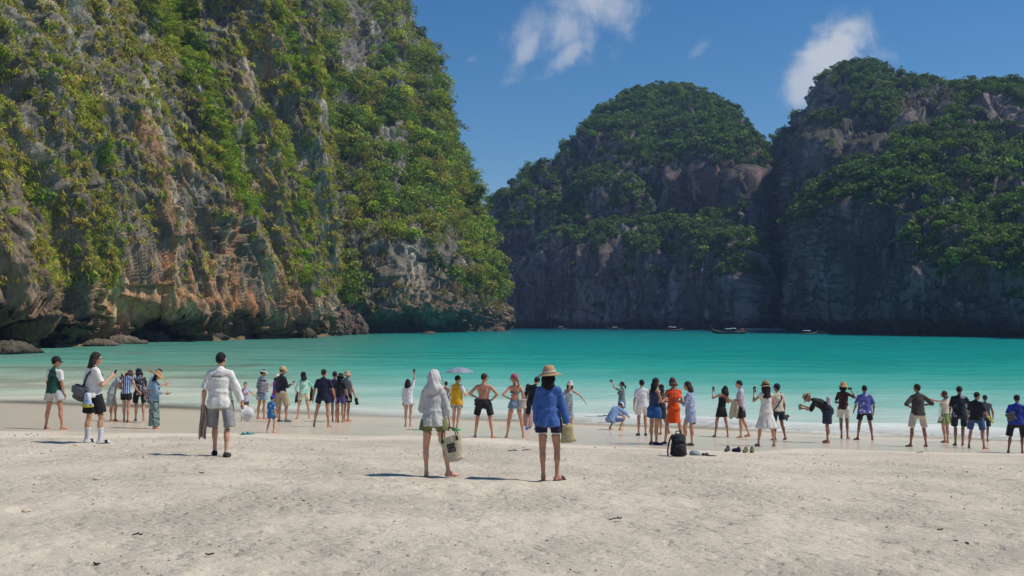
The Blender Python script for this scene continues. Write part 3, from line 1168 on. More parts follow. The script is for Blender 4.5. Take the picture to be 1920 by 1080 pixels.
def far_disp(seed, amp=1.0):
    def fn(P, PX, PY):
        S = P.copy()
        S[:, 0] += 0.12 * P[:, 2]
        big = fbm(S, (50, 50, 200), 3, 0.5, seed) * 10
        rb = fbm(S, (19, 19, 150), 3, 0.5, seed + 1, True)
        butt = np.sign(rb) * np.abs(rb) ** 0.8 * 8.5
        rib = fbm(S, (7.5, 7.5, 70), 3, 0.55, seed + 2, True) * 3.6
        flute = fbm(S, (2.8, 2.8, 30), 3, 0.55, seed + 7, True) * 1.3
        saw = (P[:, 2] / 13 + 1.5 * fbm(P, (34, 34, 60), 3, 0.5, seed + 3)) % 1.0
        f1, f2, cid = worley(P, (8, 8, 20), seed + 4)
        fine = fbm(P, (2.2, 2.2, 6), 3, 0.6, seed + 5) * 0.9
        low = sstep(0.0, 4.0, P[:, 2])
        return amp * (big + butt + rib * 1.25 + flute * 1.3 + (saw - .5) * 0.9 + (cid - .5) * 0.8 + fine * .6) * (0.25 + 0.75 * low)
    return fn


def far_col(seed):
    def fn(P, N, PX, PY):
        a = fbm(P, (18, 18, 40), 4, 0.55, seed)
        st = fbm(P, (3.5, 3.5, 60), 4, 0.6, seed + 1)
        c = np.array((0.16, 0.132, 0.12))[None] + 0 * P
        t = sstep(-0.1, 0.4, a + 0.6 * st)[:, None]
        c = c * (1 - t) + np.array((0.36, 0.315, 0.275)) * t
        t = sstep(0.15, 0.5, st)[:, None] * 0.75
        c = c * (1 - t) + np.array((0.07, 0.056, 0.052)) * t
        t = sstep(0.15, 0.45, fbm(P, (9, 9, 70), 3, 0.5, seed + 3))[:, None] * 0.55
        c = c * (1 - t) + np.array((0.25, 0.145, 0.11)) * t
        s2 = fbm(P, (1.7, 1.7, 38), 3, 0.6, seed + 5)
        t = sstep(0.10, 0.45, s2 + 0.3 * a)[:, None] * 0.5
        c = c * (1 - t) + np.array((0.50, 0.45, 0.39)) * t
        t = sstep(0.10, 0.40, fbm(P, (1.4, 1.4, 30), 3, 0.6, seed + 6))[:, None] * 0.7
        c = c * (1 - t) + np.array((0.045, 0.038, 0.036)) * t
        up = sstep(0.3, 0.6, N[:, 2])[:, None]
        c = c * (1 - 0.8 * up) + np.array((0.04, 0.055, 0.02)) * 0.8 * up
        c = c * np.array((1.04, 0.94, 1.04)) * 0.92
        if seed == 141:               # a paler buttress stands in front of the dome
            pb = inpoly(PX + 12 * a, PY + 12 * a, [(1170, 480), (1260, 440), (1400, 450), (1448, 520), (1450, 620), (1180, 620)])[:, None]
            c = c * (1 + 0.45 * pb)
        tide = sstep(5, 2, P[:, 2] + 1.5 * a)[:, None] * 0.7
        c = c * (1 - tide) + np.array((0.05, 0.045, 0.04)) * tide
        return np.clip(c, 0.012, 0.6)
    return fn


pxC = np.linspace(905, 1452, 300)
cliffC = Cliff(pxC, 240,
               [(905, 560), (960, 505), (1060, 480), (1150, 458), (1265, 432), (1350, 412), (1398, 398), (1412, 404), (1430, 420), (1442, 440), (1452, 470)],
               [(905, 500), (918, 452), (932, 424), (950, 400), (972, 368), (985, 350), (1010, 336), (1040, 322), (1060, 306), (1080, 281), (1110, 250), (1140, 220), (1175, 200), (1210, 187), (1250, 178),
                (1290, 175), (1320, 183), (1348, 201), (1370, 224), (1385, 252), (1395, 288), (1406, 345), (1418, 410), (1434, 480), (1441, 560), (1452, 612)],
               {905: [(612, 0), (540, 4), (470, 10)],
                940: [(612, 0), (520, 6), (450, 14), (392, 30)],
                1050: [(613, 0), (500, 8), (440, 14), (420, 34), (360, 48), (330, 62), (300, 90)],
                1100: [(614, 0), (500, 8), (450, 16), (430, 34), (370, 44), (350, 66), (290, 80), (246, 110)],
                1170: [(615, 0), (520, 6), (465, 12), (440, 34), (400, 42), (340, 50), (300, 70), (240, 92), (190, 140)],
                1240: [(616, 0), (520, 8), (470, 12), (445, 46), (405, 72), (310, 82), (290, 94), (230, 122), (168, 185)],
                1320: [(617, 0), (500, 8), (440, 14), (418, 66), (312, 76), (290, 90), (230, 120), (172, 180)],
                1390: [(618, 0), (500, 12), (445, 22), (415, 62), (330, 70), (290, 84), (230, 124)],
                1425: [(619, 0), (520, 12), (440, 30), (405, 50)],
                1452: [(619, 0), (612, 6)]},
               recess=lambda PX, PY, PB: 5.0 * np.clip((PY - (PB - 8)) / 6.0, 0, 1), blur=4, back=(6, 16, 40, 80, 120))
cliffC.displace(far_disp(131))
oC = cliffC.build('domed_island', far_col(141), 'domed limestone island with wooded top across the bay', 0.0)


def c_tree_w(P, N, PX, PY):
    nz = fbm(P, (26, 26, 30), 3, 0.6, 145)
    w = sstep(0.26, 0.55, N[:, 2] + 0.28 * nz)
    top = inpoly(PX, PY, [(1080, 150), (1290, 140), (1400, 200), (1420, 330), (1360, 330), (1300, 300), (1230, 310), (1180, 300), (1120, 330), (1040, 330), (960, 400), (930, 400), (960, 330), (1060, 270)])
    w = np.maximum(w * 0.9, top * 0.75 * sstep(-0.22, 0.12, nz))
    w = np.maximum(w, 0.9 * inpoly(PX + 12 * nz, PY + 10 * nz, [(1150, 440), (1260, 420), (1370, 408), (1400, 440), (1440, 490), (1440, 520), (1370, 500), (1300, 450), (1250, 460), (1190, 500), (1165, 470)]) * sstep(-0.3, 0.1, nz))
    w = np.maximum(w, 0.7 * inpoly(PX + 12 * nz, PY + 10 * nz, [(1130, 330), (1200, 290), (1260, 330), (1240, 380), (1170, 400), (1110, 430), (1050, 450), (1060, 400)]) * sstep(-0.25, 0.1, nz))
    w = w * (1 - 0.97 * inpoly(PX, PY, [(1240, 330), (1330, 308), (1400, 335), (1400, 405), (1240, 405)]))
    w = w * (1 - 0.85 * sstep(1392, 1408, PX) * (PY < 420))
    w = w * (1 - 0.7 * inpoly(PX + 12 * nz, PY + 10 * nz, [(1000, 350), (1130, 260), (1160, 290), (1090, 360), (1010, 400)]))
    w = w * (1 - 0.95 * inpoly(PX, PY, [(900, 450), (1130, 470), (1170, 520), (1440, 530), (1460, 630), (900, 630)]))
    return w


PAL_F = [(0.088, 0.155, 0.027), (0.109, 0.185, 0.025), (0.070, 0.123, 0.030), (0.132, 0.208, 0.027), (0.085, 0.138, 0.030), (0.099, 0.176, 0.027)]
cp_, cn_, _ = cliffC.scatter(c_tree_w, 6000, rngC)
cr_ = 0.9 + 2.0 * rngC.random(len(cp_)) ** 1.6
cp_ = cp_ + cn_ * (cr_ * 0.2)[:, None]
cp_[:, 2] += cr_ * 0.35
scatter_stuff('island_forest', CROWN_FAR, cp_, rngC.random(len(cp_)) * 6.28, cr_, tint_of(PAL_F, len(cp_), rngC, .22), rngC,
              'green forest covering the top and ledges of the domed island', 'forest')

# ---- D: the massif on the right ------------------------------------------------------
pxD = np.linspace(1408, 2080, 350)
cliffD = Cliff(pxD, 260,
               [(1408, 560), (1440, 520), (1470, 440), (1500, 372), (1560, 322), (1620, 290), (1750, 256), (1920, 229), (2080, 205)],
               [(1408, 480), (1416, 400), (1424, 330), (1436, 296), (1452, 274), (1480, 256), (1510, 242), (1518, 210), (1532, 178), (1558, 156), (1600, 142), (1640, 144), (1680, 164), (1720, 170), (1760, 181),
                (1800, 180), (1830, 186), (1860, 192), (1890, 200), (1920, 222), (2000, 290), (2080, 340)],
               {1408: [(612, 0), (450, 8), (330, 16)],
                1450: [(618, 0), (450, 10), (330, 22), (250, 40)],
                1480: [(620, 0), (520, 20), (400, 60), (300, 76), (238, 100)],
                1530: [(624, 0), (520, 6), (400, 16), (372, 60), (300, 76), (250, 110), (230, 150), (166, 168)],
                1600: [(626, 0), (480, 8), (390, 14), (350, 54), (330, 74), (270, 84), (250, 120), (230, 165), (140, 190), (133, 215)],
                1690: [(628, 0), (480, 8), (370, 16), (330, 42), (290, 76), (270, 112), (215, 124), (190, 175), (155, 210)],
                1780: [(630, 0), (500, 8), (430, 12), (330, 46), (280, 64), (250, 110), (200, 130), (168, 185)],
                1870: [(632, 0), (500, 8), (450, 20), (350, 56), (280, 76), (250, 115), (200, 135), (182, 180)],
                2080: [(637, 0), (500, 8), (400, 60), (320, 130)]},
               recess=lambda PX, PY, PB: 5.0 * np.clip((PY - (PB - 12)) / 8.0, 0, 1), blur=4, back=(6, 16, 40, 80, 120))
cliffD.displace(far_disp(231, 1.0))
oD = cliffD.build('massif', far_col(241), 'shaded limestone massif rising over the right side of the bay', 0.0)
rngD = np.random.default_rng(53)


def d_tree_w(P, N, PX, PY):
    nz = fbm(P, (24, 24, 28), 3, 0.6, 245)
    w = sstep(0.30, 0.60, N[:, 2] + 0.28 * nz)
    w = np.maximum(w, 0.8 * inpoly(PX + 15 * nz, PY + 15 * nz, [(1740, 430), (1800, 330), (1920, 260), (2080, 300), (2080, 520), (1900, 530), (1820, 500), (1730, 500)]) * sstep(-0.2, 0.1, nz))
    w = np.maximum(w, 0.7 * inpoly(PX + 15 * nz, PY + 15 * nz, [(1540, 390), (1660, 340), (1780, 280), (1880, 260), (1880, 300), (1760, 360), (1640, 390), (1560, 420)]) * sstep(-0.2, 0.1, nz))
    w = w * (1 - 0.97 * inpoly(PX, PY, [(1400, 430), (1560, 430), (1720, 470), (1800, 530), (2080, 560), (2080, 660), (1400, 660)]))
    w = w * sstep(1425, 1450, PX)
    w = w * (1 - 0.9 * inpoly(PX, PY, [(1420, 280), (1500, 262), (1515, 400), (1470, 520), (1430, 520)]))
    for poly in ([(1515, 185), (1630, 180), (1635, 228), (1515, 232)], [(1520, 250), (1690, 240), (1690, 285), (1610, 330), (1520, 370)], [(1690, 185), (1795, 182), (1795, 268), (1690, 275)],
                 [(1800, 215), (1920, 215), (1920, 250), (1810, 258)], [(1560, 400), (1700, 385), (1760, 350), (1790, 370), (1740, 420), (1720, 470), (1560, 440)]):
        w = w * (1 - 0.97 * inpoly(PX + 10 * nz, PY + 8 * nz, poly))
    return w


dp, dn, _ = cliffD.scatter(d_tree_w, 6500, rngD)
dr = 0.8 + 1.8 * rngD.random(len(dp)) ** 1.6
dp = dp + dn * (dr * 0.2)[:, None]
dp[:, 2] += dr * 0.35
scatter_stuff('massif_forest', CROWN_FAR, dp, rngD.random(len(dp)) * 6.28, dr, tint_of(PAL_F, len(dp), rngD, .22), rngD,
              'green forest on the ledges and summit of the right massif', 'forest')


def build_haze():
    x0, x1, y0, y1, z0, z1 = -420, 420, -70, 960, -16.0, 215
    V = [(x, y, z) for z in (z0, z1) for y in (y0, y1) for x in (x0, x1)]
    Q = [(0, 2, 3, 1), (4, 5, 7, 6), (0, 1, 5, 4), (2, 6, 7, 3), (0, 4, 6, 2), (1, 3, 7, 5)]
    me = mesh_np('haze', np.array(V, float), Q, smooth=False)
    m, n, out = new_mat('haze_air')
    v = n.n('VolumePrincipled')
    v.inputs['Color'].default_value = (0.42, 0.62, 1.0, 1)
    v.inputs['Density'].default_value = 0.00019
    v.inputs['Anisotropy'].default_value = 0.2
    n.link(v.outputs[0], out.inputs['Volume'])
    o = link('haze', me, m)
    tag(o, 'thin sea haze over the bay', kind='stuff')

# =================================================================== PEOPLE: smooth-blended volumes turned into one skin
def V3(*a):
    return np.array(a, float)


def unit(v):
    v = np.asarray(v, float)
    return v / max(np.linalg.norm(v), 1e-9)


def rotx(a):
    c, s = math.cos(a), math.sin(a)
    return np.array([[1, 0, 0], [0, c, -s], [0, s, c]])


def roty(a):
    c, s = math.cos(a), math.sin(a)
    return np.array([[c, 0, s], [0, 1, 0], [-s, 0, c]])


def rotz(a):
    c, s = math.cos(a), math.sin(a)
    return np.array([[c, -s, 0], [s, c, 0], [0, 0, 1]])


class Prim:
    clip = None

    def keep(s, pt, nrm):
        """keep only the side where (p - pt).nrm < 0"""
        s.clip = (s.clip or []) + [(np.asarray(pt, float), unit(nrm))]
        return s

    def dist(s, X, Y, Z):
        d = s.raw(X, Y, Z)
        for pt, n in (s.clip or ()):
            d = np.maximum(d, (X - pt[0]) * n[0] + (Y - pt[1]) * n[1] + (Z - pt[2]) * n[2])
        return d


class RC(Prim):          # tapered capsule
    def __init__(s, a, b, ra, rb):
        s.a, s.b, s.ra, s.rb = np.asarray(a, float), np.asarray(b, float), ra, rb
        r = max(ra, rb)
        s.lo = np.minimum(s.a, s.b) - r
        s.hi = np.maximum(s.a, s.b) + r

    def raw(s, X, Y, Z):
        ab = s.b - s.a
        L2 = max(ab @ ab, 1e-9)
        t = np.clip(((X - s.a[0]) * ab[0] + (Y - s.a[1]) * ab[1] + (Z - s.a[2]) * ab[2]) / L2, 0, 1)
        dx, dy, dz = X - s.a[0] - t * ab[0], Y - s.a[1] - t * ab[1], Z - s.a[2] - t * ab[2]
        return np.sqrt(dx * dx + dy * dy + dz * dz) - (s.ra + (s.rb - s.ra) * t)


class EL(Prim):          # ellipsoid, M has its axes as columns
    def __init__(s, c, r, M=None):
        s.c, s.r = np.asarray(c, float), np.asarray(r, float)
        s.M = np.eye(3) if M is None else M
        e = np.sqrt(((s.M * s.r[None, :]) ** 2).sum(1))
        s.lo, s.hi = s.c - e, s.c + e

    def raw(s, X, Y, Z):
        dx, dy, dz = X - s.c[0], Y - s.c[1], Z - s.c[2]
        q = [dx * s.M[0, i] + dy * s.M[1, i] + dz * s.M[2, i] for i in range(3)]
        k0 = np.sqrt(sum((q[i] / s.r[i]) ** 2 for i in range(3)))
        k1 = np.sqrt(sum((q[i] / s.r[i] ** 2) ** 2 for i in range(3))) + 1e-9
        return k0 * (k0 - 1) / k1


class EC(Prim):          # tapered elliptical tube with folds towards the far end
    def __init__(s, a, b, r0, r1, xdir=(1, 0, 0), folds=None, power=1.0):
        s.a, s.b = np.asarray(a, float), np.asarray(b, float)
        s.r0, s.r1, s.folds, s.power = r0, r1, folds, power
        s.L = np.linalg.norm(s.b - s.a)
        s.w = (s.b - s.a) / s.L
        u = np.asarray(xdir, float)
        u = unit(u - (u @ s.w) * s.w)
        s.u, s.v = u, np.cross(s.w, u)
        r = max(*r0, *r1) * 1.15
        s.lo = np.minimum(s.a, s.b) - r
        s.hi = np.maximum(s.a, s.b) + r

    def raw(s, X, Y, Z):
        dx, dy, dz = X - s.a[0], Y - s.a[1], Z - s.a[2]
        h = dx * s.w[0] + dy * s.w[1] + dz * s.w[2]
        x = dx * s.u[0] + dy * s.u[1] + dz * s.u[2]
        y = dx * s.v[0] + dy * s.v[1] + dz * s.v[2]
        t = np.clip(h / s.L, 0, 1)
        tp = t ** s.power
        rx = s.r0[0] + (s.r1[0] - s.r0[0]) * tp
        ry = s.r0[1] + (s.r1[1] - s.r0[1]) * tp
        if s.folds:
            n, amp, ph = s.folds
            th = np.arctan2(y, x)
            m = 1 + amp * t * (np.sin(n * th + ph + 1.5 * t) + 0.5 * np.sin((2 * n - 1) * th + 2.1 * ph))
            rx, ry = rx * m, ry * m
        d = (np.sqrt((x / rx) ** 2 + (y / ry) ** 2) - 1) * np.minimum(rx, ry)
        return np.maximum(d, np.maximum(-h, h - s.L))


def surface_nets(f, lo, h):
    ins = f < 0
    nx, ny, nz = f.shape
    c = np.zeros((nx - 1, ny - 1, nz - 1), np.int8)
    for i in (0, 1):
        for j in (0, 1):
            for k in (0, 1):
                c += ins[i:nx - 1 + i, j:ny - 1 + j, k:nz - 1 + k]
    act = (c > 0) & (c < 8)
    I, J, K = np.nonzero(act)
    n = len(I)
    if n == 0:
        return np.zeros((0, 3)), np.zeros((0, 4), int)
    idx = np.full(act.shape, -1, np.int64)
    idx[I, J, K] = np.arange(n)
    acc = np.zeros((n, 3))
    cnt = np.zeros(n)
    cor = [(i, j, k) for i in (0, 1) for j in (0, 1) for k in (0, 1)]
    vals = {q: f[I + q[0], J + q[1], K + q[2]] for q in cor}
    for q in cor:
        for ax in range(3):
            if q[ax] == 0:
                r = list(q)
                r[ax] = 1
                a, b = vals[q], vals[tuple(r)]
                m = (a < 0) != (b < 0)
                t = a / np.where(m, a - b, 1)
                p = np.zeros((n, 3)) + np.array(q)
                p[:, ax] = t
                acc += np.where(m[:, None], p, 0)
                cnt += m
    Vt = (acc / cnt[:, None] + np.stack([I, J, K], 1)) * h + lo
    quads = []
    for ax in range(3):
        s0 = [slice(None)] * 3
        s1 = [slice(None)] * 3
        s0[ax] = slice(0, -1)
        s1[ax] = slice(1, None)
        a, b = ins[tuple(s0)], ins[tuple(s1)]
        o1, o2 = [(1, 2), (2, 0), (0, 1)][ax]
        ch = a != b
        E = np.stack(np.nonzero(ch), 1)
        ok = (E[:, o1] > 0) & (E[:, o2] > 0) & (E[:, o1] < f.shape[o1] - 1) & (E[:, o2] < f.shape[o2] - 1)
        E = E[ok]
        fl = a[E[:, 0], E[:, 1], E[:, 2]]
        def cell(d1, d2):
            G = E.copy()
            G[:, o1] -= d1
            G[:, o2] -= d2
            return idx[G[:, 0], G[:, 1], G[:, 2]]
        q = np.stack([cell(1, 1), cell(0, 1), cell(0, 0), cell(1, 0)], 1)
        q = np.where(fl[:, None], q, q[:, ::-1])
        quads.append(q)
    Q = np.concatenate(quads)
    return Vt, Q[(Q >= 0).all(1)]


def solid(prims, h, k=0.03, wrinkle=0.0, seed=0, clips=(), zmin=None, wscale=0.11):
    """smooth union of prims as a quad surface; prims may be (prim, k)"""
    pr = [(p, k) if isinstance(p, Prim) else p for p in prims]
    lo = np.min([p.lo for p, _ in pr], 0) - 3 * h
    hi = np.max([p.hi for p, _ in pr], 0) + 3 * h
    n = np.ceil((hi - lo) / h).astype(int) + 1
    ax = [lo[i] + h * np.arange(n[i]) for i in range(3)]
    f = np.full(n, 0.5)
    for p, kk in pr:
        m = kk * 1.2 + 2.5 * h
        a = np.clip(np.floor((p.lo - m - lo) / h).astype(int), 0, n - 1)
        b = np.clip(np.ceil((p.hi + m - lo) / h).astype(int) + 1, 1, n)
        X, Y, Z = np.meshgrid(ax[0][a[0]:b[0]], ax[1][a[1]:b[1]], ax[2][a[2]:b[2]], indexing='ij', sparse=True)
        d = p.dist(X, Y, Z)
        sl = (slice(a[0], b[0]), slice(a[1], b[1]), slice(a[2], b[2]))
        g = f[sl]
        if kk > 0:
            hh = np.maximum(kk - np.abs(g - d), 0) / kk
            f[sl] = np.minimum(g, d) - hh * hh * kk * 0.25
        else:
            f[sl] = np.minimum(g, d)
    if wrinkle or clips or zmin is not None:
        X, Y, Z = np.meshgrid(*ax, indexing='ij', sparse=True)
        if wrinkle:
            near = np.abs(f) < 4 * h
            I = np.nonzero(near)
            P = np.stack([ax[0][I[0]], ax[1][I[1]], ax[2][I[2]]], 1)
            D = P.copy()
            D[:, 2] += 0.6 * D[:, 0] + 0.25 * np.sin(D[:, 0] * 9 + seed)
            w = fbm(D, (wscale, wscale, wscale * 1.3), 3, 0.55, seed, True) + 0.8 * fbm(D, (wscale * 1.6, wscale * 1.6, wscale * .42), 2, 0.5, seed + 3, True)
            f[I] += wrinkle * w
        for pt, nn in clips:
            nn = unit(nn)
            f = np.maximum(f, (X - pt[0]) * nn[0] + (Y - pt[1]) * nn[1] + (Z - pt[2]) * nn[2])
        if zmin is not None:
            f = np.maximum(f, zmin - Z + 0 * X + 0 * Y)
    return surface_nets(f, lo, h)


def tube(pts, rad, seg=6):
    """closed tapered tube along points, returns V, quads, tris"""
    pts = np.asarray(pts, float)
    n = len(pts)
    V = []
    prev = None
    for i in range(n):
        d = unit(pts[min(i + 1, n - 1)] - pts[max(i - 1, 0)])
        u = np.cross(d, (0.3, 0.2, 0.93) if prev is None else np.cross(prev, d) if False else (0.31, 0.22, 0.92))
        u = unit(u)
        v = np.cross(d, u)
        for k in range(seg):
            a = 2 * math.pi * k / seg
            V.append(pts[i] + rad[i] * (math.cos(a) * u + math.sin(a) * v))
    Q = []
    for i in range(n - 1):
        for k in range(seg):
            k2 = (k + 1) % seg
            Q.append((i * seg + k, i * seg + k2, (i + 1) * seg + k2, (i + 1) * seg + k))
    V.append(pts[0])
    V.append(pts[-1] + unit(pts[-1] - pts[-2]) * rad[-1] * 0.5)
    T = []
    for k in range(seg):
        k2 = (k + 1) % seg
        T.append((n * seg, k2, k))
        T.append((n * seg + 1, (n - 1) * seg + k, (n - 1) * seg + k2))
    return np.array(V), np.array(Q), np.array(T)


def join(parts):
    """parts: list of (V, Q, T) -> one"""
    Vs, Qs, Ts, o = [], [], [], 0
    for V, Q, T in parts:
        Vs.append(V)
        if Q is not None and len(Q):
            Qs.append(np.asarray(Q) + o)
        if T is not None and len(T):
            Ts.append(np.asarray(T) + o)
        o += len(V)
    return np.concatenate(Vs), (np.concatenate(Qs) if Qs else None), (np.concatenate(Ts) if Ts else None)


def lathe(prof, seg=28, wave=None):
    """profile [(r, z)] turned about z; wave(theta, r) lifts a brim"""
    V, Q = [], []
    for (r, z) in prof:
        for k in range(seg):
            a = 2 * math.pi * k / seg
            V.append((r * math.cos(a), r * math.sin(a), z + (wave(a, r) if wave else 0)))
    for i in range(len(prof) - 1):
        for k in range(seg):
            k2 = (k + 1) % seg
            Q.append((i * seg + k, i * seg + k2, (i + 1) * seg + k2, (i + 1) * seg + k))
    return np.array(V), np.array(Q)


# ------------------------------------------------------------------ cloth, skin and hair materials
def skin_material():
    m, n, out = new_mat('skin')
    b = n.n('BsdfPrincipled')
    colA = n.n('Attribute', attribute_name='col').outputs['Color']
    tcx = n.n('TexCoord').outputs['Object']
    nz = n.noise(tcx, 9, 3, 0.6)
    n.put(b.inputs['Base Color'], n.mix(1.0, colA, n.step(nz, 0.25, 0.75, 0.86, 1.12), 'MULTIPLY'))
    b.inputs['Roughness'].default_value = 0.52
    b.inputs['Specular IOR Level'].default_value = 0.4
    n.link(b.outputs[0], out.inputs[0])
    return m


SKIN = skin_material()
_mats = {}


def cloth(c, pat=None, c2=None, sc=1.0, c3=None, rough=0.85):
    """woven cloth, plain or patterned; colours are linear albedo"""
    key = (tuple(c), pat, tuple(c2) if c2 else None, sc, tuple(c3) if c3 else None, rough)
    if key in _mats:
        return _mats[key]
    m, n, out = new_mat('cloth')
    b = n.n('BsdfPrincipled')
    P = n.n('TexCoord').outputs['Object']
    wr = n.noise(P, 7.0, 4, 0.6)
    col = (*c, 1)
    base = n.mix(n.step(wr, 0.3, 0.7), tuple(v * 0.88 for v in c), tuple(min(v * 1.06, .9) for v in c))
    sepx = n.n('SeparateXYZ')
    n.link(P, sepx.inputs[0])
    x, y, z = sepx.outputs
    if pat == 'plaid':
        def band(v, w):
            fr = n.math('FRACT', n.math('MULTIPLY', v, 1 / w))
            return n.math('LESS_THAN', fr, 0.5)
        hx = n.math('ADD', x, n.math('MULTIPLY', y, 0.9))
        a, d = band(hx, 0.11 * sc), band(z, 0.11 * sc)
        mixf = n.math('MULTIPLY', n.math('ADD', a, d), 0.5)
        base = n.mix(mixf, base, c2)
        th = n.math('LESS_THAN', n.math('FRACT', n.math('MULTIPLY', n.math('ADD', z, 0.02), 1 / (0.055 * sc))), 0.14)
        base = n.mix(n.math('MULTIPLY', th, 0.4), base, c3 or c2)
    elif pat == 'stripe':          # vertical, wavy
        dx = n.math('ADD', n.math('ADD', x, n.math('MULTIPLY', y, 0.6)), n.math('MULTIPLY', n.noise(P, 5, 2), 0.04))
        fr = n.math('FRACT', n.math('MULTIPLY', dx, 1 / (0.07 * sc)))
        base = n.ramp(fr, [(0.0, c), (0.35, c2), (0.55, c3 or c2), (0.8, c)], 'EASE')
    elif pat == 'hstripe':
        fr = n.math('FRACT', n.math('MULTIPLY', z, 1 / (0.05 * sc)))
        base = n.mix(n.math('LESS_THAN', fr, 0.35), base, c2)
    elif pat == 'floral':
        v = n.n('TexVoronoi', feature='F1')
        n.link(P, v.inputs['Vector'])
        v.inputs['Scale'].default_value = 9.0 / sc
        wob = n.noise(P, 26 / sc, 3, 0.6)
        dd = n.math('ADD', v.outputs['Distance'], n.math('MULTIPLY', n.math('SUBTRACT', wob, 0.5), 0.55))
        base = n.mix(n.step(dd, 0.36, 0.28), base, c2)
        base = n.mix(n.step(dd, 0.14, 0.08), base, c3 or c2)
    elif pat == 'leafy':           # large soft fronds
        wv = n.n('TexWave', wave_type='BANDS', bands_direction='DIAGONAL')
        n.link(P, wv.inputs['Vector'])
        wv.inputs['Scale'].default_value = 3.2 / sc
        wv.inputs['Distortion'].default_value = 9.0
        wv.inputs['Detail'].default_value = 3.0
        wv.inputs['Detail Scale'].default_value = 2.2
        base = n.mix(n.step(wv.outputs['Fac'], 0.55, 0.7), base, c2)
        base = n.mix(n.step(n.noise(P, 11 / sc, 3), 0.60, 0.68), base, c3 or c2)
    elif pat == 'tiedye':
        base = n.mix(n.step(n.noise(P, 6.5 / sc, 4, 0.6, 1.5), 0.42, 0.58), base, c2)
    elif pat == 'speck':
        v = n.noise(P, 55 / sc, 3, 0.6)
        base = n.mix(n.step(v, 0.50, 0.58), base, c2)
    elif pat == 'raglan':          # light sleeves on a coloured body
        ax = n.math('ABSOLUTE', x)
        f = n.step(n.math('ADD', ax, n.math('MULTIPLY', n.math('SUBTRACT', z, 1.3), 0.35)), 0.135, 0.15)
        up = n.step(z, 1.02, 1.06)
        base = n.mix(n.math('MULTIPLY', f, up), base, c2)
    elif pat == 'trim':            # pale hem band
        base = n.mix(n.math('LESS_THAN', z, sc), base, c2)
    n.put(b.inputs['Base Color'], base)
    b.inputs['Roughness'].default_value = rough
    b.inputs['Specular IOR Level'].default_value = 0.25
    try:
        b.inputs['Sheen Weight'].default_value = 0.08
    except Exception:
        pass
    bmp = n.n('Bump')
    bmp.inputs['Distance'].default_value = 0.045
    bmp.inputs['Strength'].default_value = 0.42
    fold = n.noise(n.scalevec(P, (1.0, 1.0, 0.38), rot=(0.25, 0.35, 0)), 11, 4, 0.55, 1.2)
    fold2 = n.noise(n.scalevec(P, (0.5, 0.5, 1.6), rot=(0.1, -0.3, 0)), 9, 3, 0.5, 0.8)
    n.put(bmp.inputs['Height'], n.math('ADD', fold, n.math('MULTIPLY', fold2, 0.6)))
    n.link(bmp.outputs[0], b.inputs['Normal'])
    n.link(b.outputs[0], out.inputs[0])
    _mats[key] = m
    return m


def hair_mat(c):
    key = ('hair', tuple(c))
    if key in _mats:
        return _mats[key]
    m, n, out = new_mat('hair')
    b = n.n('BsdfPrincipled')
    P = n.n('TexCoord').outputs['Object']
    st = n.noise(n.scalevec(P, (1, 1, 0.06)), 90, 3, 0.6)
    n.put(b.inputs['Base Color'], n.mix(n.step(st, 0.35, 0.7), tuple(v * 0.6 for v in c), tuple(v * 1.7 for v in c)))
    b.inputs['Roughness'].default_value = 0.72
    b.inputs['Specular IOR Level'].default_value = 0.3
    bmp = n.n('Bump')
    bmp.inputs['Distance'].default_value = 0.02
    bmp.inputs['Strength'].default_value = 0.8
    n.put(bmp.inputs['Height'], st)
    n.link(bmp.outputs[0], b.inputs['Normal'])
    n.link(b.outputs[0], out.inputs[0])
    _mats[key] = m
    return m


def straw_mat(c):
    key = ('straw', tuple(c))
    if key in _mats:
        return _mats[key]
    m, n, out = new_mat('straw')
    b = n.n('BsdfPrincipled')
    P = n.n('TexCoord').outputs['Object']
    w = n.n('TexWave', wave_type='RINGS', rings_direction='Z')
    n.link(P, w.inputs['Vector'])
    w.inputs['Scale'].default_value = 40
    w.inputs['Distortion'].default_value = 6.0
    sp = n.noise(P, 60, 3, 0.6)
    f = n.math('MULTIPLY', w.outputs['Fac'], sp)
    n.put(b.inputs['Base Color'], n.mix(n.step(f, 0.05, 0.5), tuple(v * 0.8 for v in c), tuple(min(v * 1.15, .9) for v in c)))
    b.inputs['Roughness'].default_value = 0.8
    bmp = n.n('Bump')
    bmp.inputs['Distance'].default_value = 0.006
    n.put(bmp.inputs['Height'], f)
    n.link(bmp.outputs[0], b.inputs['Normal'])
    n.link(b.outputs[0], out.inputs[0])
    _mats[key] = m
    return m


def plain(name, c, rough=0.5, metal=0.0, spec=0.5):
    key = (name, tuple(c), rough, metal)
    if key in _mats:
        return _mats[key]
    m, n, out = new_mat(name)
    b = n.n('BsdfPrincipled')
    P = n.n('TexCoord').outputs['Object']
    nz = n.noise(P, 14, 4, 0.6)
    n.put(b.inputs['Base Color'], n.mix(n.step(nz, 0.3, 0.7), tuple(v * 0.85 for v in c), tuple(min(v * 1.1, 1) for v in c)))
    b.inputs['Roughness'].default_value = rough
    b.inputs['Metallic'].default_value = metal
    b.inputs['Specular IOR Level'].default_value = spec
    n.link(b.outputs[0], out.inputs[0])
    _mats[key] = m
    return m


BLACK = (0.012, 0.012, 0.014)
NAVY = (0.012, 0.016, 0.04)
WHITE = (0.76, 0.72, 0.66)
GREY = (0.24, 0.24, 0.24)
HAIR_D = (0.012, 0.009, 0.008)
HAIR_B = (0.05, 0.026, 0.015)
STRAW = (0.45, 0.30, 0.15)

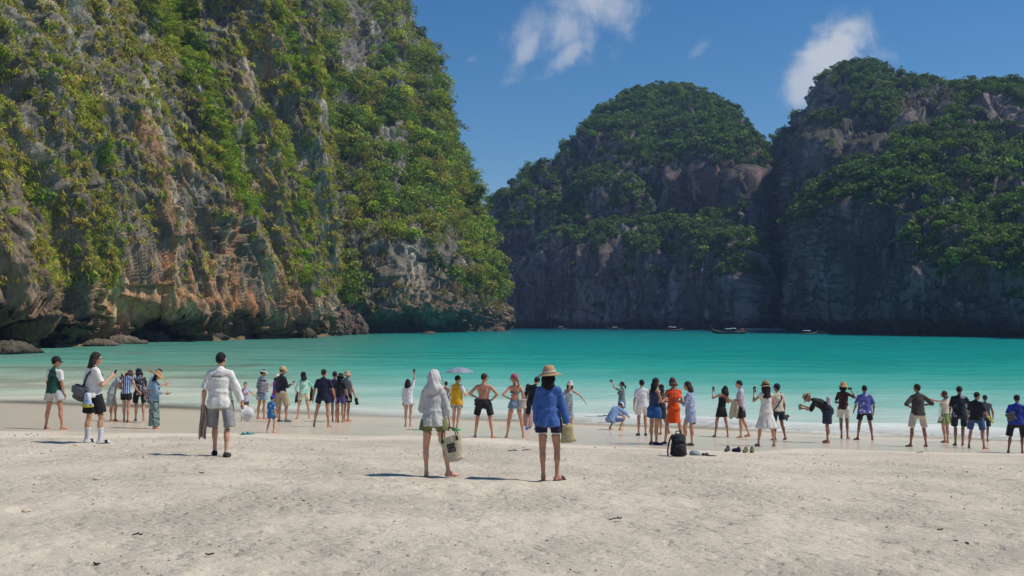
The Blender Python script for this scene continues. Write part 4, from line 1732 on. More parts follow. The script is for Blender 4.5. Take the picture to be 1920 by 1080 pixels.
ARM = {
    'down': ((.20, -.04, -1), (.06, .20, -1)),
    'down2': ((.28, -.12, -1), (.12, .05, -1)),
    'hip': ((.78, -.30, -.72), (-.80, .38, -.50)),
    'phone': ((.16, .28, -.95), (-.34, .90, .30)),
    'chest': ((.25, .22, -.95), (-.75, .55, .55)),
    'face': ((.55, .60, -.40), (-.55, .35, .95)),
    'high': ((.45, .55, .55), (-.25, .35, 1)),
    'up': ((.55, .20, .75), (.15, .15, 1)),
    'fwd': ((.12, .85, -.55), (-.1, 1, .10)),
    'out': ((.85, .15, -.55), (.80, .30, -.45)),
    'knee': ((.15, .85, -.55), (-.2, .75, -.5)),
    'belly': ((.32, .10, -.95), (-.70, .72, -.10)),
    'back': ((.25, -.35, -.95), (-.35, -.35, -.75)),
    'carry': ((.22, .02, -1), (.05, .45, -.90)),
}
LEG = {
    'stand': ((.05, .02, -1), (.02, -.03, -1)),
    'wide': ((.20, .02, -1), (.13, -.03, -1)),
    'close': ((-.02, .02, -1), (-.03, -.03, -1)),
    'front': ((.05, .28, -1), (.0, -.04, -1)),
    'rear': ((.05, -.18, -1), (.0, -.42, -1)),
    'bend': ((.06, .30, -1), (.02, -.30, -1)),
    'cross': ((-.12, .12, -1), (-.14, -.05, -1)),
    'squat': ((.35, .95, .10), (.05, -.55, -.85)),
}
PEOPLE = []


class Person:
    def __init__(s, label, px, foot, top=None, H=None, head=0.0, female=False, build=1.0, lean=0.0, side=0.0, twist=0.0,
                 hyaw=0.0, hpitch=0.0, arms=('down', 'down'), legs=('stand', 'stand'), skin=(0.36, 0.20, 0.13), fine=False,
                 hatadd=0.0, curl=(0.35, 0.35), depth=None, seed=0, feet=(12, 12)):
        g = ground_hit(px, foot) if depth is None else None
        if g is None:
            x = tx(px, foot) * depth
            g = Vector((x, depth, float(ground_z(np.array(x), np.array(depth)))))
        s.g = g
        if H is None:
            H = CAM_Z + tz(top) * g.y - g.z - hatadd
        s.H = H
        s.label, s.skin, s.female, s.seed = label, np.array(skin) * V3(1.15, 1.0, .88), female, seed or (len(PEOPLE) + 3)
        s.k = k = H / 1.775
        s.bw = build * (0.92 if female else 1.0)
        s.hh = (0.015 if fine else 0.025)
        s.hs = 0.012 if fine else 0.016
        s.root = empty('person', (g.x, g.y, g.z - 0.012), R(head))
        tag(s.root, label, 'person', 'visitors on the beach')
        # ---------------- joints, metres, person faces +y
        sg = (-1, 1)
        hipw = 0.088 * s.bw * (1.06 if female else 1)
        s.hip, s.knee, s.ank = [], [], []
        for i in (0, 1):
            th, sh = [np.array(v, float) for v in (LEG[legs[i]] if isinstance(legs[i], str) else legs[i])]
            th[0] *= sg[i]
            sh[0] *= sg[i]
            h0 = V3(sg[i] * hipw, 0, 0)
            kn = h0 + unit(th) * 0.43
            s.hip.append(h0)
            s.knee.append(kn)
            s.ank.append(kn + unit(sh) * 0.42)
        low = min(a[2] for a in s.ank)
        up = 0.075 - low
        off = V3(0, -0.5 * (s.ank[0][1] + s.ank[1][1]), up)
        s.hip = [v + off for v in s.hip]
        s.knee = [v + off for v in s.knee]
        s.ank = [v + off for v in s.ank]
        s.pel = V3(0, 0, 0.04) + off
        ln, sd, tw = R(lean), R(side), R(twist)
        s.Tp = roty(sd * .3) @ rotx(-ln * 0.45)
        s.Ta = rotz(tw * .4) @ roty(sd * .6) @ rotx(-ln * 0.75)
        s.T = rotz(tw) @ roty(sd) @ rotx(-ln)
        s.waist = s.pel + s.Tp @ V3(0, 0, 0.13)
        s.mid = s.waist + s.Ta @ V3(0, 0, 0.10)
        s.chest = s.mid + s.T @ V3(0, 0.005, 0.10)
        sw = 0.172 * (0.90 if female else 1.0) * (0.6 + 0.4 * build)
        s.sh = [s.mid + s.T @ V3(sg[i] * sw, -0.012, 0.205) for i in (0, 1)]
        s.nb = s.mid + s.T @ V3(0, -0.015, 0.275)
        s.Hd = s.T @ rotz(R(hyaw)) @ rotx(-R(hpitch))
        s.nt = s.nb + 0.5 * (s.T + s.Hd) @ V3(0, 0.022, 0.085)
        s.hc = s.nt + s.Hd @ V3(0, 0.018, 0.088)
        s.elb, s.wri, s.hdir, s.hpn = [], [], [], []
        for i in (0, 1):
            ua, fa = [np.array(v, float) for v in (ARM[arms[i]] if isinstance(arms[i], str) else arms[i])]
            ua[0] *= sg[i]
            fa[0] *= sg[i]
            ua, fa = rotz(tw) @ roty(sd) @ unit(ua), rotz(tw) @ roty(sd) @ unit(fa)
            e = s.sh[i] + ua * 0.285
            w = e + fa * 0.245
            s.elb.append(e)
            s.wri.append(w)
            s.hdir.append(unit(fa))
            pn = V3(-sg[i], 0.15, -0.15)
            pn = pn - (pn @ unit(fa)) * unit(fa)
            s.hpn.append(unit(pn))
        s.curl = curl
        s.feet = feet
        s.parts = {}
        s.body()
        PEOPLE.append(s)

    # world position of a local (unscaled) point
    def W(s, p):
        p = np.asarray(p, float) * s.k
        a = s.root.rotation_euler.z
        q = rotz(a) @ p
        return Vector((q[0] + s.g.x, q[1] + s.g.y, q[2] + s.g.z - 0.012))

    def hand(s, i, d=0.08):
        return s.wri[i] + s.hdir[i] * d + s.hpn[i] * 0.012

    def put(s, name, V, Q, mat, T=None, parent=None, col=None, smooth=True):
        me = mesh_np(name, np.asarray(V) * s.k, Q, T, smooth=smooth, col=col)
        o = link(name, me, mat, parent or s.root)
        return o

    def body_prims(s):
        b, f = s.bw, s.female
        P = []
        hw = 1.08 if f else 1.0
        P += [EL(s.pel + s.Tp @ V3(0, -.005, .0), V3(.160 * hw, .108, .125) * V3(b, b, 1), s.Tp)]
        P += [EL(s.waist + s.Ta @ V3(0, .0, .02), V3(.132 if not f else .120, .098, .15) * V3(b, b, 1), s.Ta)]
        P += [EL(s.chest, V3(.160 if not f else .142, .108, .165) * V3(b, b, 1), s.T)]
        for g in (-1, 1):
            P += [RC(s.mid + s.T @ V3(g * .04, -.022, .232), s.mid + s.T @ V3(g * (.125 if not f else .112), -.020, .203), .052, .054)]
        for g in (-1, 1):
            P += [EL(s.pel + s.Tp @ V3(g * .072 * b, -.058, -.055), V3(.082, .078, .092) * b, s.Tp)]
            if f:
                P += [(EL(s.chest + s.T @ V3(g * .066, .088, -.005), V3(.056, .052, .058), s.T), .03)]
            else:
                P += [EL(s.chest + s.T @ V3(g * .07, .06, .03), V3(.08, .055, .07), s.T)]
        P += [(RC(s.nb - s.T @ V3(0, 0, .03), s.nt, .057 if not f else .049, .052 if not f else .045), .04)]
        for i in (0, 1):
            g = (-1, 1)[i]
            lt = .086 * (0.75 + .25 * b) * (1.04 if f else 1)
            P += [(RC(s.hip[i] + V3(0, 0, -.02), s.knee[i], lt, .050), .04)]
            ax = unit(s.ank[i] - s.knee[i])
            bk = -unit(np.cross(np.cross(ax, V3(0, 1, 0)), ax))
            P += [(RC(s.knee[i], s.ank[i], .047, .029), .02)]
            P += [(EL(s.knee[i] + ax * .125 + bk * .024, V3(.047, .050, .105), s._fr(ax)), .025)]
            ya = R(s.feet[i])
            fw = V3(g * math.sin(ya), math.cos(ya), 0)
            ft = s.ank[i]
            gz = 0.0
            raised = ft[2] - 0.075
            fd = unit(fw + V3(0, 0, -min(raised * 3.0, 1.2)))
            s.fdir = getattr(s, 'fdir', {})
            s.fdir[i] = fd
            heel = ft + V3(0, 0, -.042) - fd * .03
            ball = ft + V3(0, 0, -.052) + fd * .115
            P += [(RC(ft + V3(0, 0, -.01), heel, .034, .031), .02), (RC(heel, ball, .030, .033), .02)]
            P += [(RC(ball, ball + fd * .05 + V3(0, 0, -.003), .028, .018), .015), (RC(ft, ball, .032, .024), .02)]
            # arm
            P += [(RC(s.sh[i], s.elb[i], .050 if not f else .042, .038 if not f else .033), .035)]
            P += [(RC(s.elb[i], s.wri[i], .038 if not f else .033, .026 if not f else .023), .015)]
            P += [(EL(s.elb[i] + (s.wri[i] - s.elb[i]) * .25, V3(.039, .039, .075) * (1 if not f else .88), s._fr(s.hdir[i])), .02)]
            wd = np.cross(s.hdir[i], s.hpn[i])
            M = np.stack([wd, s.hpn[i], s.hdir[i]], 1)
            P += [(EL(s.wri[i] + s.hdir[i] * .050, V3(.040, .019, .055), M), .015)]
        return P

    def _fr(s, ax):
        u = unit(np.cross(ax, (0.2, 0.9, 0.3)))
        return np.stack([u, np.cross(ax, u), ax], 1)

    def head_prims(s):
        H, c = s.Hd, s.hc
        P = [EL(c + H @ V3(0, -.012, .018), V3(.074, .092, .095), H), (EL(c + H @ V3(0, .030, -.040), V3(.056, .062, .072), H), .03)]
        P += [(EL(c + H @ V3(0, .070, -.088), V3(.024, .022, .020), H), .03)]
        P += [(RC(c + H @ V3(0, .088, .008), c + H @ V3(0, .112, -.032), .009, .014), .012)]
        P += [(RC(c + H @ V3(-.040, .078, .020), c + H @ V3(.040, .078, .020), .012, .012), .02)]
        P += [(EL(c + H @ V3(0, .090, -.060), V3(.024, .010, .009), H), .008)]
        for g in (-1, 1):
            P += [(EL(c + H @ V3(g * .077, -.008, -.012), V3(.010, .020, .032), H), .008)]
            P += [(EL(c + H @ V3(g * .036, .070, -.022), V3(.022, .018, .02), H), .02)]
        P += [(RC(s.nt - s.T @ V3(0, 0, .05), s.nt + H @ V3(0, -.005, .03), .054 if not s.female else .047, .052 if not s.female else .046), .03)]
        return P

    def body(s):
        V, Q = solid(s.body_prims(), s.hh, .045, zmin=0.0)
        parts = [(V, Q, None)]
        Vh, Qh = solid(s.head_prims(), 0.009 if s.hh < .02 else 0.013, .03)
        parts.append((Vh, Qh, None))
        for i in (0, 1):
            g = (-1, 1)[i]
            d, pn = s.hdir[i], s.hpn[i]
            wd = np.cross(d, pn)
            if wd[1] < 0:
                wd = -wd
            for q, (o, L) in enumerate(((-.030, .060), (-.010, .074), (.010, .080), (.029, .072))):
                p = s.wri[i] + d * .088 + wd * o
                pts, a = [p - d * .02, p], s.curl[i] * (1.1 - .1 * q)
                dd = d
                for sN, fr in enumerate((.42, .32, .26)):
                    ang = a * (sN + .7)
                    dd = unit(d * math.cos(ang) + pn * math.sin(ang))
                    p = p + dd * L * fr
                    pts.append(p)
                parts.append(tube(pts, [.0095, .0095, .0088, .008, .0062], 6))
            p = s.wri[i] + d * .035 + wd * .030
            t1 = unit(d * .6 + wd * .75 + pn * .35)
            t2 = unit(d * .9 + wd * .25 + pn * .45)
            parts.append(tube([p - t1 * .015, p, p + t1 * .032, p + t1 * .032 + t2 * .028, p + t1 * .032 + t2 * .048], [.012, .012, .0108, .0095, .0068], 6))
        V, Q, T = join(parts)
        # skin tone: redder hands, feet and knees, lips, brows, eyes
        col = np.repeat(s.skin[None], len(V), 0)
        L = (V - s.hc) @ s.Hd
        lips = np.exp(-((L[:, 0] / .022) ** 2 + ((L[:, 2] + .060) / .009) ** 2)) * (L[:, 1] > .06)
        col = col * (1 - lips[:, None] * .6) + s.skin * V3(.85, .42, .42) * lips[:, None] * .6
        for g in (-1, 1):
            ey = np.exp(-(((L[:, 0] - g * .033) / .014) ** 2 + ((L[:, 2] - .002) / .007) ** 2)) * (L[:, 1] > .055)
            br = np.exp(-(((L[:, 0] - g * .035) / .022) ** 2 + ((L[:, 2] - .026) / .006) ** 2)) * (L[:, 1] > .055)
            e = np.clip(ey * .9 + br * .6, 0, 1)[:, None]
            col = col * (1 - e) + V3(.015, .010, .008) * e
        red = np.exp(-(V[:, 2] / .06) ** 2)
        for i in (0, 1):
            red = red + .6 * np.exp(-(((V - s.elb[i]) ** 2).sum(1)) / .05 ** 2) + .6 * np.exp(-(((V - s.hand(i)) ** 2).sum(1)) / .08 ** 2)
            red = red + .5 * np.exp(-(((V - s.knee[i]) ** 2).sum(1)) / .06 ** 2)
        red = np.clip(red, 0, 1)[:, None] * .35
        col = col * (1 - red) + col * V3(1.12, .82, .78) * red
        s.parts['body'] = s.put('body', V, Q, SKIN, T, col=col)
        s.bodyV = V
        n = np.zeros(len(V) * 3, np.float32)
        s.parts['body'].data.vertex_normals.foreach_get('vector', n)
        s.bodyN = n.reshape(-1, 3)

    def tuck(s, prims, clips=()):
        """draw the body in where cloth covers it, so that no skin shows through"""
        V = s.bodyV
        d = np.full(len(V), 1.0)
        for p in prims:
            p = p[0] if isinstance(p, tuple) else p
            d = np.minimum(d, p.dist(V[:, 0], V[:, 1], V[:, 2]))
        for pt, nn in clips:
            nn = unit(nn)
            d = np.maximum(d, (V - pt) @ nn)
        m = np.clip(d + .022, 0, .034) * (1 - sstep(.010, .022, d))
        s.bodyV = V - s.bodyN * m[:, None]
        me = s.parts['body'].data
        me.vertices.foreach_set('co', np.ascontiguousarray(s.bodyV * s.k, np.float32).ravel())
        me.update()

    # ---------------- clothes
    def _mk(s, name, prims, mat, k=.03, wr=.006, clips=(), h=None, zmin=None):
        V, Q = solid(prims, h or s.hh, k, wr, s.seed * 7 + len(s.parts), clips, zmin)
        o = s.put(name, V, Q, mat)
        s.parts[name] = o
        if name not in ('hood', 'ruffle'):
            s.tuck(prims, clips)
        return o

    def top(s, mat, sleeve=.55, hem=.10, loose=.02, name='shirt', flare=.03, neck=.0, forearm=0.0, tight=0.0, low=None, folds=(5, .035, 1.0), ret=False):
        """sleeve: part of the upper arm covered, forearm: part of the forearm covered, hem: metres below the pelvis centre"""
        b, f = s.bw, s.female
        e = loose
        P = [EL(s.chest + s.T @ V3(0, 0, -.015), V3((.160 if not f else .142) * b + .004 + e * .5, .108 * b + .006 + e * .5, .168 + e * .3), s.T)]
        for g in (-1, 1):
            P += [RC(s.mid + s.T @ V3(g * .045, -.020, .232), s.mid + s.T @ V3(g * (.13 if not f else .118), -.018, .205),   .064 + e * .2, .062 + e * .22)]
        P += [(RC(s.nb - s.T @ V3(0, .002, .02), s.nb + s.T @ V3(0, .004, .012), .068, .062), .03)]
        r0 = ((.148 if not f else .130) * b + e * .55, .104 * b + e * .6)
        r1 = ((.148 if not f else .142) * b + e * .8 + flare, .116 * b + e * .8 + flare)
        P += [EC(s.chest + s.T @ V3(0, 0, .02), s.waist, r0, ((.134 if not f else .120) * b + e * .8 + flare * .4, .100 * b + e * .8 + flare * .4), s.T[:, 0])]
        hp = s.pel + s.Tp @ V3(0, -.008, -hem)
        P += [EC(s.waist + s.Ta @ V3(0, 0, .02), hp, ((.134 if not f else .120) * b + e * .8 + flare * .4, .100 * b + e * .8 + flare * .4), r1, s.Tp[:, 0], folds)]
        if hem > .0:
            for g in (-1, 1):
                P += [EL(s.pel + s.Tp @ V3(g * .072 * b, -.058, -.055), V3(.082, .078, .092) * b + e * .8, s.Tp).keep(hp, s.Tp @ V3(0, 0, -1))]
        if f:
            for g in (-1, 1):
                P += [(EL(s.chest + s.T @ V3(g * .066, .088, -.005), V3(.058, .054, .06) + e * .6, s.T), .03)]
        for i in (0, 1):
            sl = sleeve[i] if isinstance(sleeve, tuple) else sleeve
            fa = forearm[i] if isinstance(forearm, tuple) else forearm
            if sl > 0:
                ua = s.elb[i] - s.sh[i]
                q = s.sh[i] + ua * sl
                ra = (.050 if not f else .042)
                pr = RC(s.sh[i] - ua * .02, s.sh[i] + ua * min(sl + .3, 1.0), ra + e * .22 + .003, (.040 if not f else .035) + e * .62 + .008)
                if sl < .999:
                    pr.keep(q, ua)
                P += [(pr, .022)]
                if fa > 0:
                    fv = s.wri[i] - s.elb[i]
                    P += [(RC(s.elb[i], s.elb[i] + fv * min(fa + .2, 1), .039 + e * .55, .029 + e * .7).keep(s.elb[i] + fv * fa, fv), .02)]
        clips = []
        if neck:
            clips.append((s.nb + s.T @ V3(0, 0, -neck), s.T @ V3(0, 0, 1)))
        if ret:
            return P, clips
        return s._mk(name, P, mat, .040, .0075, clips)

    def tank(s, mat, hem=.08, loose=.012, flare=.015, name='top', drop=.10):
        """sleeveless: cut under the collarbone with two straps"""
        o = s.top(mat, 0, hem, loose, name, flare, neck=drop)
        P = []
        for g in (-1, 1):
            P += [RC(s.mid + s.T @ V3(g * .085, .085, .10), s.mid + s.T @ V3(g * .085, .01, .268), .014, .014),
                  RC(s.mid + s.T @ V3(g * .085, .01, .268), s.mid + s.T @ V3(g * .075, -.105, .10), .014, .014)]
        V, Q = solid(P, .011, .01)
        s.put('strap', V, Q, mat)
        return o

    def shorts(s, mat, length=.55, loose=.02, name='shorts', waist=.10, flare=.02):
        b, f = s.bw, s.female
        e = loose
        hw = 1.08 if f else 1.0
        P = [EL(s.pel + s.Tp @ V3(0, -.005, 0), V3(.160 * hw * b + e * .7, .108 * b + e * .7, .13), s.Tp)]
        P += [EC(s.pel + s.Tp @ V3(0, 0, waist), s.pel + s.Tp @ V3(0, -.008, -.06), (.138 * b + e * .5, .104 * b + e * .5), (.160 * hw * b + e * .7, .118 * b + e * .7), s.Tp[:, 0])]
        for i in (0, 1):
            g = (-1, 1)[i]
            P += [EL(s.pel + s.Tp @ V3(g * .072 * b, -.058, -.055), V3(.082, .078, .092) * b + e * .8, s.Tp)]
            lt = .086 * (0.75 + .25 * b) * (1.04 if f else 1)
            th = s.knee[i] - s.hip[i]
            if length <= 1:
                q = s.hip[i] + th * length
                lr = lt + (.053 - lt) * length
                ox = V3(g * (e * .55 + .004), 0, 0)
                P += [(EC(s.hip[i] + V3(0, 0, .03) + ox, q + ox + V3(g * flare * .5, 0, 0), (lt + e * .5, lt + e * .9 + .010), (lr + e * .62 + flare * .5, lr + e + flare + .004), (1, 0, 0), (4, .03, g)), .018)]
            else:
                q = s.knee[i]
                P += [(EC(s.hip[i] + V3(g * (e * .5), 0, .03), q + V3(g * (e * .4), 0, 0), (lt + e * .5, lt + e + .010), (.053 + e * .7 + flare, .057 + e + flare), (1, 0, 0)), .02)]
                sh = s.ank[i] - s.knee[i]
                P += [(EC(q - unit(sh) * .03, q + sh * (length - 1), (.053 + e + flare, .057 + e + flare), (.044 + e + flare, .048 + e + flare), (1, 0, 0), (3, .04, g)), .03)]
        return s._mk(name, P, mat, .03, .006, [(s.pel + s.Tp @ V3(0, 0, waist), s.Tp @ V3(0, 0, 1))])

    def skirt(s, mat, to=.45, flare=.08, name='skirt', waist=.10, folds=(7, .05, .4), depthf=.85, front=0.0, ret=False):
        """hangs from the waist down to height `to`"""
        b = s.bw
        a = s.pel + s.Tp @ V3(0, -.01, waist)
        q = V3(s.pel[0], s.pel[1] - .02 + front, to)
        hw = .178 * b
        h0 = s.pel + V3(0, -.015, -.05)
        P = [EC(a, h0, (.134 * b, .108 * b), (hw, .142 * b), s.Tp[:, 0]),
             EC(h0 + V3(0, 0, .03), q, (hw - .002, .140 * b), (hw + flare, (.140 * b + flare) * depthf + .02), (1, 0, 0), folds)]
        if ret:
            return P
        return s._mk(name, P, mat, .04, .005)

    def dress(s, mat, to=.5, flare=.10, sleeve=.0, loose=.02, forearm=0.0, neck=.0, folds=(7, .05, .4), depthf=.85):
        P, clips = s.top(mat, sleeve, .02, loose, 'dress', .01, neck, forearm, ret=True)
        P = P + s.skirt(mat, to, flare, folds=folds, depthf=depthf, waist=.16, ret=True)
        return s._mk('dress', P, mat, .045, .006, clips)

    def shoes(s, mat, name='shoe', fat=.005, high=.0, which=(0, 1), sole=None):
        for i in which:
            fd, ft = s.fdir[i], s.ank[i]
            heel = ft + V3(0, 0, -.042) - fd * .03
            ball = ft + V3(0, 0, -.050) + fd * .115
            P = [RC(ft + V3(0, 0, -.012 + high), heel, .036 + fat * .5, .034 + fat), RC(heel, ball, .033 + fat, .036 + fat), RC(ball, ball + fd * .055, .033 + fat, .022 + fat), RC(ft + V3(0, 0, -.01), ball, .034 + fat, .028 + fat)]
            V, Q = solid(P, .016, .02, zmin=-.012)
            s.put(name, V, Q, mat)

    def slides(s, mat, name='sandal', which=(0, 1)):
        """flat sole and one strap"""
        for i in which:
            fd, ft = s.fdir[i], s.ank[i]
            c = V3(ft[0], ft[1], 0.010) + V3(fd[0], fd[1], 0) * .05
            M = np.stack([unit(V3(fd[1], -fd[0], 0)), unit(V3(fd[0], fd[1], 0)), V3(0, 0, 1)], 1)
            st = V3(ft[0], ft[1], .048) + V3(fd[0], fd[1], 0) * .10
            P = [EL(c, V3(.052, .145, .020), M), EL(st, V3(.052, .040, .030), M)]
            V, Q = solid(P, .014, .01, zmin=-.004)
            s.put(name, V, Q, mat)

    def socks(s, mat, up=.5):
        for i in (0, 1):
            fd, ft = s.fdir[i], s.ank[i]
            a = s.ank[i] + (s.knee[i] - s.ank[i]) * up
            heel = ft + V3(0, 0, -.042) - fd * .03
            ball = ft + V3(0, 0, -.050) + fd * .115
            ax = unit(s.ank[i] - s.knee[i])
            P = [RC(a, ft, .034 + .016 * up + .009, .042), EL(s.knee[i] + ax * .15 - V3(0, .022, 0), V3(.053, .053, .11), s._fr(ax)), RC(ft, heel, .042, .037), RC(heel, ball + fd * .04, .037, .034)]
            V, Q = solid(P, .013, .02, clips=[(a, s.knee[i] - s.ank[i])], zmin=-.004)
            s.put('sock', V, Q, mat)

    # ---------------- hair and hats
    def hair(s, c=HAIR_D, kind='short', length=.30, vol=1.0, swing=(0, 0)):
        H, c0 = s.Hd, s.hc
        e = .011 * vol
        P = [EL(c0 + H @ V3(0, -.016, .022), V3(.077 + e, .094 + e, .096 + e), H)]
        clips = [(c0 + H @ V3(0, .050, .03), H @ V3(0, .85, -.52))]
        if kind == 'short':
            clips.append((c0 + H @ V3(0, -.02, -.045), H @ V3(0, .30, -1)))
            P.append((EL(c0 + H @ V3(0, -.05, -.03), V3(.060, .055, .055), H), .02))
        V, Q = solid(P, s.hs, .02, .011, s.seed, clips, wscale=.026)
        parts = [(V, Q, None)]
        back = unit(H @ V3(0, -1, 0) * .6 + s.T @ V3(0, -1, 0) * .4)
        if kind in ('long', 'bob', 'pony', 'bun'):
            if kind == 'pony':
                p0 = c0 + H @ V3(0, -.105, .02)
                pts = [p0, p0 + back * .05 + V3(0, 0, -.06), p0 + back * .05 + V3(swing[0] * .5, swing[1] * .5, -.06 - length * .5), p0 + back * .03 + V3(swing[0], swing[1], -length)]
                PP = [RC(pts[0], pts[1], .022, .036), RC(pts[1], pts[2], .036, .034), RC(pts[2], pts[3], .034, .012)]
                PP += [EL(c0 + H @ V3(0, -.06, -.02), V3(.066, .06, .06), H)]
            elif kind == 'bun':
                PP = [EL(c0 + H @ V3(0, -.10, .03), V3(.045, .042, .042), H), EL(c0 + H @ V3(0, -.06, -.02), V3(.066, .06, .06), H)]
            else:
                PP = []
                dn = V3(0, 0, -1)
                for g in (-1, -.5, 0, .5, 1):
                    p0 = c0 + H @ V3(g * .062, -.055 + .045 * abs(g), .02)
                    p1 = c0 + H @ V3(g * .080, -.075 + .035 * abs(g), -.08)
                    L = length * (1 - .12 * abs(g))
                    bb = s.T @ V3(0, -1, 0)
                    p2 = p1 + dn * L * .55 + bb * .035 + V3(swing[0] * .5, swing[1] * .5, 0)
                    p3 = p1 + dn * L + bb * .030 + V3(swing[0] - g * .018, swing[1], 0)
                    PP += [RC(p0, p1, .040, .040 * vol), RC(p1, p2, .040 * vol, .036 * vol)]
                    if kind == 'long':
                        PP += [RC(p2, p3, .036 * vol, .014)]
            V2, Q2 = solid(PP, s.hs * 1.1, .035, .010, s.seed + 5, wscale=.035)
            parts.append((V2, Q2, None))
        V, Q, T = join(parts)
        o = s.put('hair', V, Q, hair_mat(c), T)
        return o

    def hat(s, mat, kind='cap', band=None, size=1.0, yaw=0.0, tilt=0.0, wide=.10):
        M = s.Hd @ rotz(R(yaw)) @ rotx(-R(tilt))
        c = s.hc + s.Hd @ V3(0, -.012, .035)
        rnd = random.Random(s.seed)
        if kind in ('cap', 'visor'):
            a, b = .098 * size, .112 * size
            prof = [(.001, .112), (.03, .108), (.06, .093), (.085, .062), (.097, .025), (.099, -.008), (.097, -.014)]
            if kind == 'visor':
                prof = [(.092, .040), (.100, .038), (.102, -.008), (.096, -.012)]
            V, Q = lathe(prof, 26)
            V[:, 1] *= b / a
            V[:, :2] *= a / .099
            # bill
            bv = []
            nb, nr = 13, 5
            for j in range(nr):
                for i in range(nb):
                    th = R(-62 + 124 * i / (nb - 1))
                    r = 1.0 + .72 * (j / (nr - 1)) * math.cos(th) ** .7
                    bv.append((a * math.sin(th) * (1 + .10 * j / (nr - 1)), b * math.cos(th) * r, -.004 - .022 * (j / (nr - 1)) + .018 * math.cos(th) - .018))
            bv = np.array(bv)
            bv2 = bv + V3(0, 0, -.006)
            Qb = grid_quads(nr, nb)
            V = np.concatenate([V, bv, bv2])
            n0 = len(prof) * 26
            Q = np.concatenate([Q, Qb + n0, Qb[:, ::-1] + n0 + len(bv)])
            o = s.put('cap', c + V @ M.T, Q, mat)
            return o
        if kind == 'bucket':
            prof = [(.001, .098), (.05, .096), (.078, .088), (.092, .03), (.101, -.005), (.125, -.030), (.150, -.052), (.148, -.056), (.120, -.036), (.098, -.012)]
        else:                     # straw / sun hat
            w = wide
            prof = [(.001, .112), (.045, .112), (.070, .104), (.082, .080), (.092, .03), (.100, -.004), (.112, -.012), (.10 + w * .5, -.018), (.10 + w, -.030), (.10 + w, -.036), (.10 + w * .5, -.024), (.100, -.016)]
        ph = rnd.random() * 6
        V, Q = lathe(prof, 34, lambda a, r: (0.20 if kind != 'bucket' else .05) * max(r - .10, 0) * (math.sin(2 * a + ph) + .4 * math.sin(3 * a + 2 * ph)))
        V[:, 1] *= 1.10
        V[:, :2] *= size
        o = s.put('hat', c + V @ M.T, Q, mat)
        if band is not None:
            Vb, Qb = lathe([(.094, .034), (.0965, .034), (.103, .002), (.100, .002)], 34)
            Vb[:, 1] *= 1.10
            Vb[:, :2] *= size * 1.015
            s.put('hat_band', c + Vb @ M.T, Qb, band, parent=o)
        return o

    def glasses(s):
        H, c = s.Hd, s.hc
        P = []
        for g in (-1, 1):
            P += [EL(c + H @ V3(g * .034, .088, .002), V3(.027, .010, .021), H), RC(c + H @ V3(g * .058, .078, .008), c + H @ V3(g * .083, -.005, .006), .0055, .0055)]
        P += [RC(c + H @ V3(-.012, .098, .006), c + H @ V3(.012, .098, .006), .005, .005)]
        V, Q = solid(P, .006, .004)
        s.put('sunglasses', V, Q, plain('dark_lens', BLACK, .15))

    def strap(s, mat, side=1, r=.013, width=2.2, low=None, name='strap', front=True):
        """a band over one shoulder (side) to the opposite hip"""
        T = s.T
        a = s.mid + T @ V3(side * .095, -.02, .292)
        pts_b = [a, s.chest + T @ V3(side * .06, -.155 * s.bw, .03), s.waist + s.Ta @ V3(-side * .08, -.155 * s.bw, .04), s.pel + s.Tp @ V3(-side * .175 * s.bw, -.06, .0)]
        pts_f = [a, s.chest + T @ V3(side * .06, .145 * s.bw, .02), s.waist + s.Ta @ V3(-side * .08, .150 * s.bw, .04), s.pel + s.Tp @ V3(-side * .175 * s.bw, .03, .0)]
        PP = []
        for pts in ((pts_b, pts_f) if front else (pts_b,)):
            for p, q in zip(pts[:-1], pts[1:]):
                PP.append(RC(p, q, r, r))
        V, Q = solid(PP, .011, .01)
        return s.put(name, V, Q, mat)

# =================================================================== WHO STANDS WHERE
LIGHT = (0.50, 0.30, 0.215)
FAIR = (0.46, 0.275, 0.195)
TAN = (0.36, 0.20, 0.13)
BROWN = (0.20, 0.105, 0.065)
C = cloth
who = {}

# -- left group
p = who['raglan'] = Person('leftmost man in green shirt with white sleeves, black cap and pale grey shorts', 101, 805, top=664, hatadd=.03, head=-14, hyaw=-34, hpitch=4,
                           arms=('chest', 'down'), legs=('wide', 'wide'), skin=TAN)
p.top(C((0.012, 0.075, 0.045), 'raglan', (0.62, 0.62, 0.58)), .75, .07, .03)
p.shorts(C((0.42, 0.41, 0.40)), .50, .032, flare=.03)
p.hair()
p.hat(C(BLACK), 'cap')
p.strap(C((0.01, 0.02, 0.02)), 1)

p = who['bagman'] = Person('man in white shirt, black shorts and long white socks with shoulder length dark hair', 178, 831, top=656, head=-42, hyaw=-22, hpitch=10,
                           arms=(((.30, -.10, -1), (-.1, .5, -.7)), ((.25, .25, -.95), (-.2, .8, .62))), legs=('wide', 'front'), skin=LIGHT, fine=True, curl=(.5, .9))
p.top(C(WHITE), .82, .06, .035)
p.shorts(C(BLACK), .78, .03, flare=.025)
p.hair((0.03, 0.018, 0.012), 'bob', .16, 1.15)
p.glasses()
p.socks(C((0.66, 0.66, 0.66)), .55)
p.slides(plain('rubber', BLACK, .7))
p.strap(C(BLACK), 1, .016)

p = who['bend_hat'] = Person('woman in a grey dress and beige hat bending over behind the striped top', 212, 790, H=1.64, head=-62, lean=32, hpitch=30, female=True,
                             arms=('phone', 'phone'), legs=('stand', 'front'), skin=TAN)
p.dress(C((0.30, 0.31, 0.30)), .52, .03, .3, .015)
p.hair()
p.hat(straw_mat((.42, .33, .2)), 'bucket')

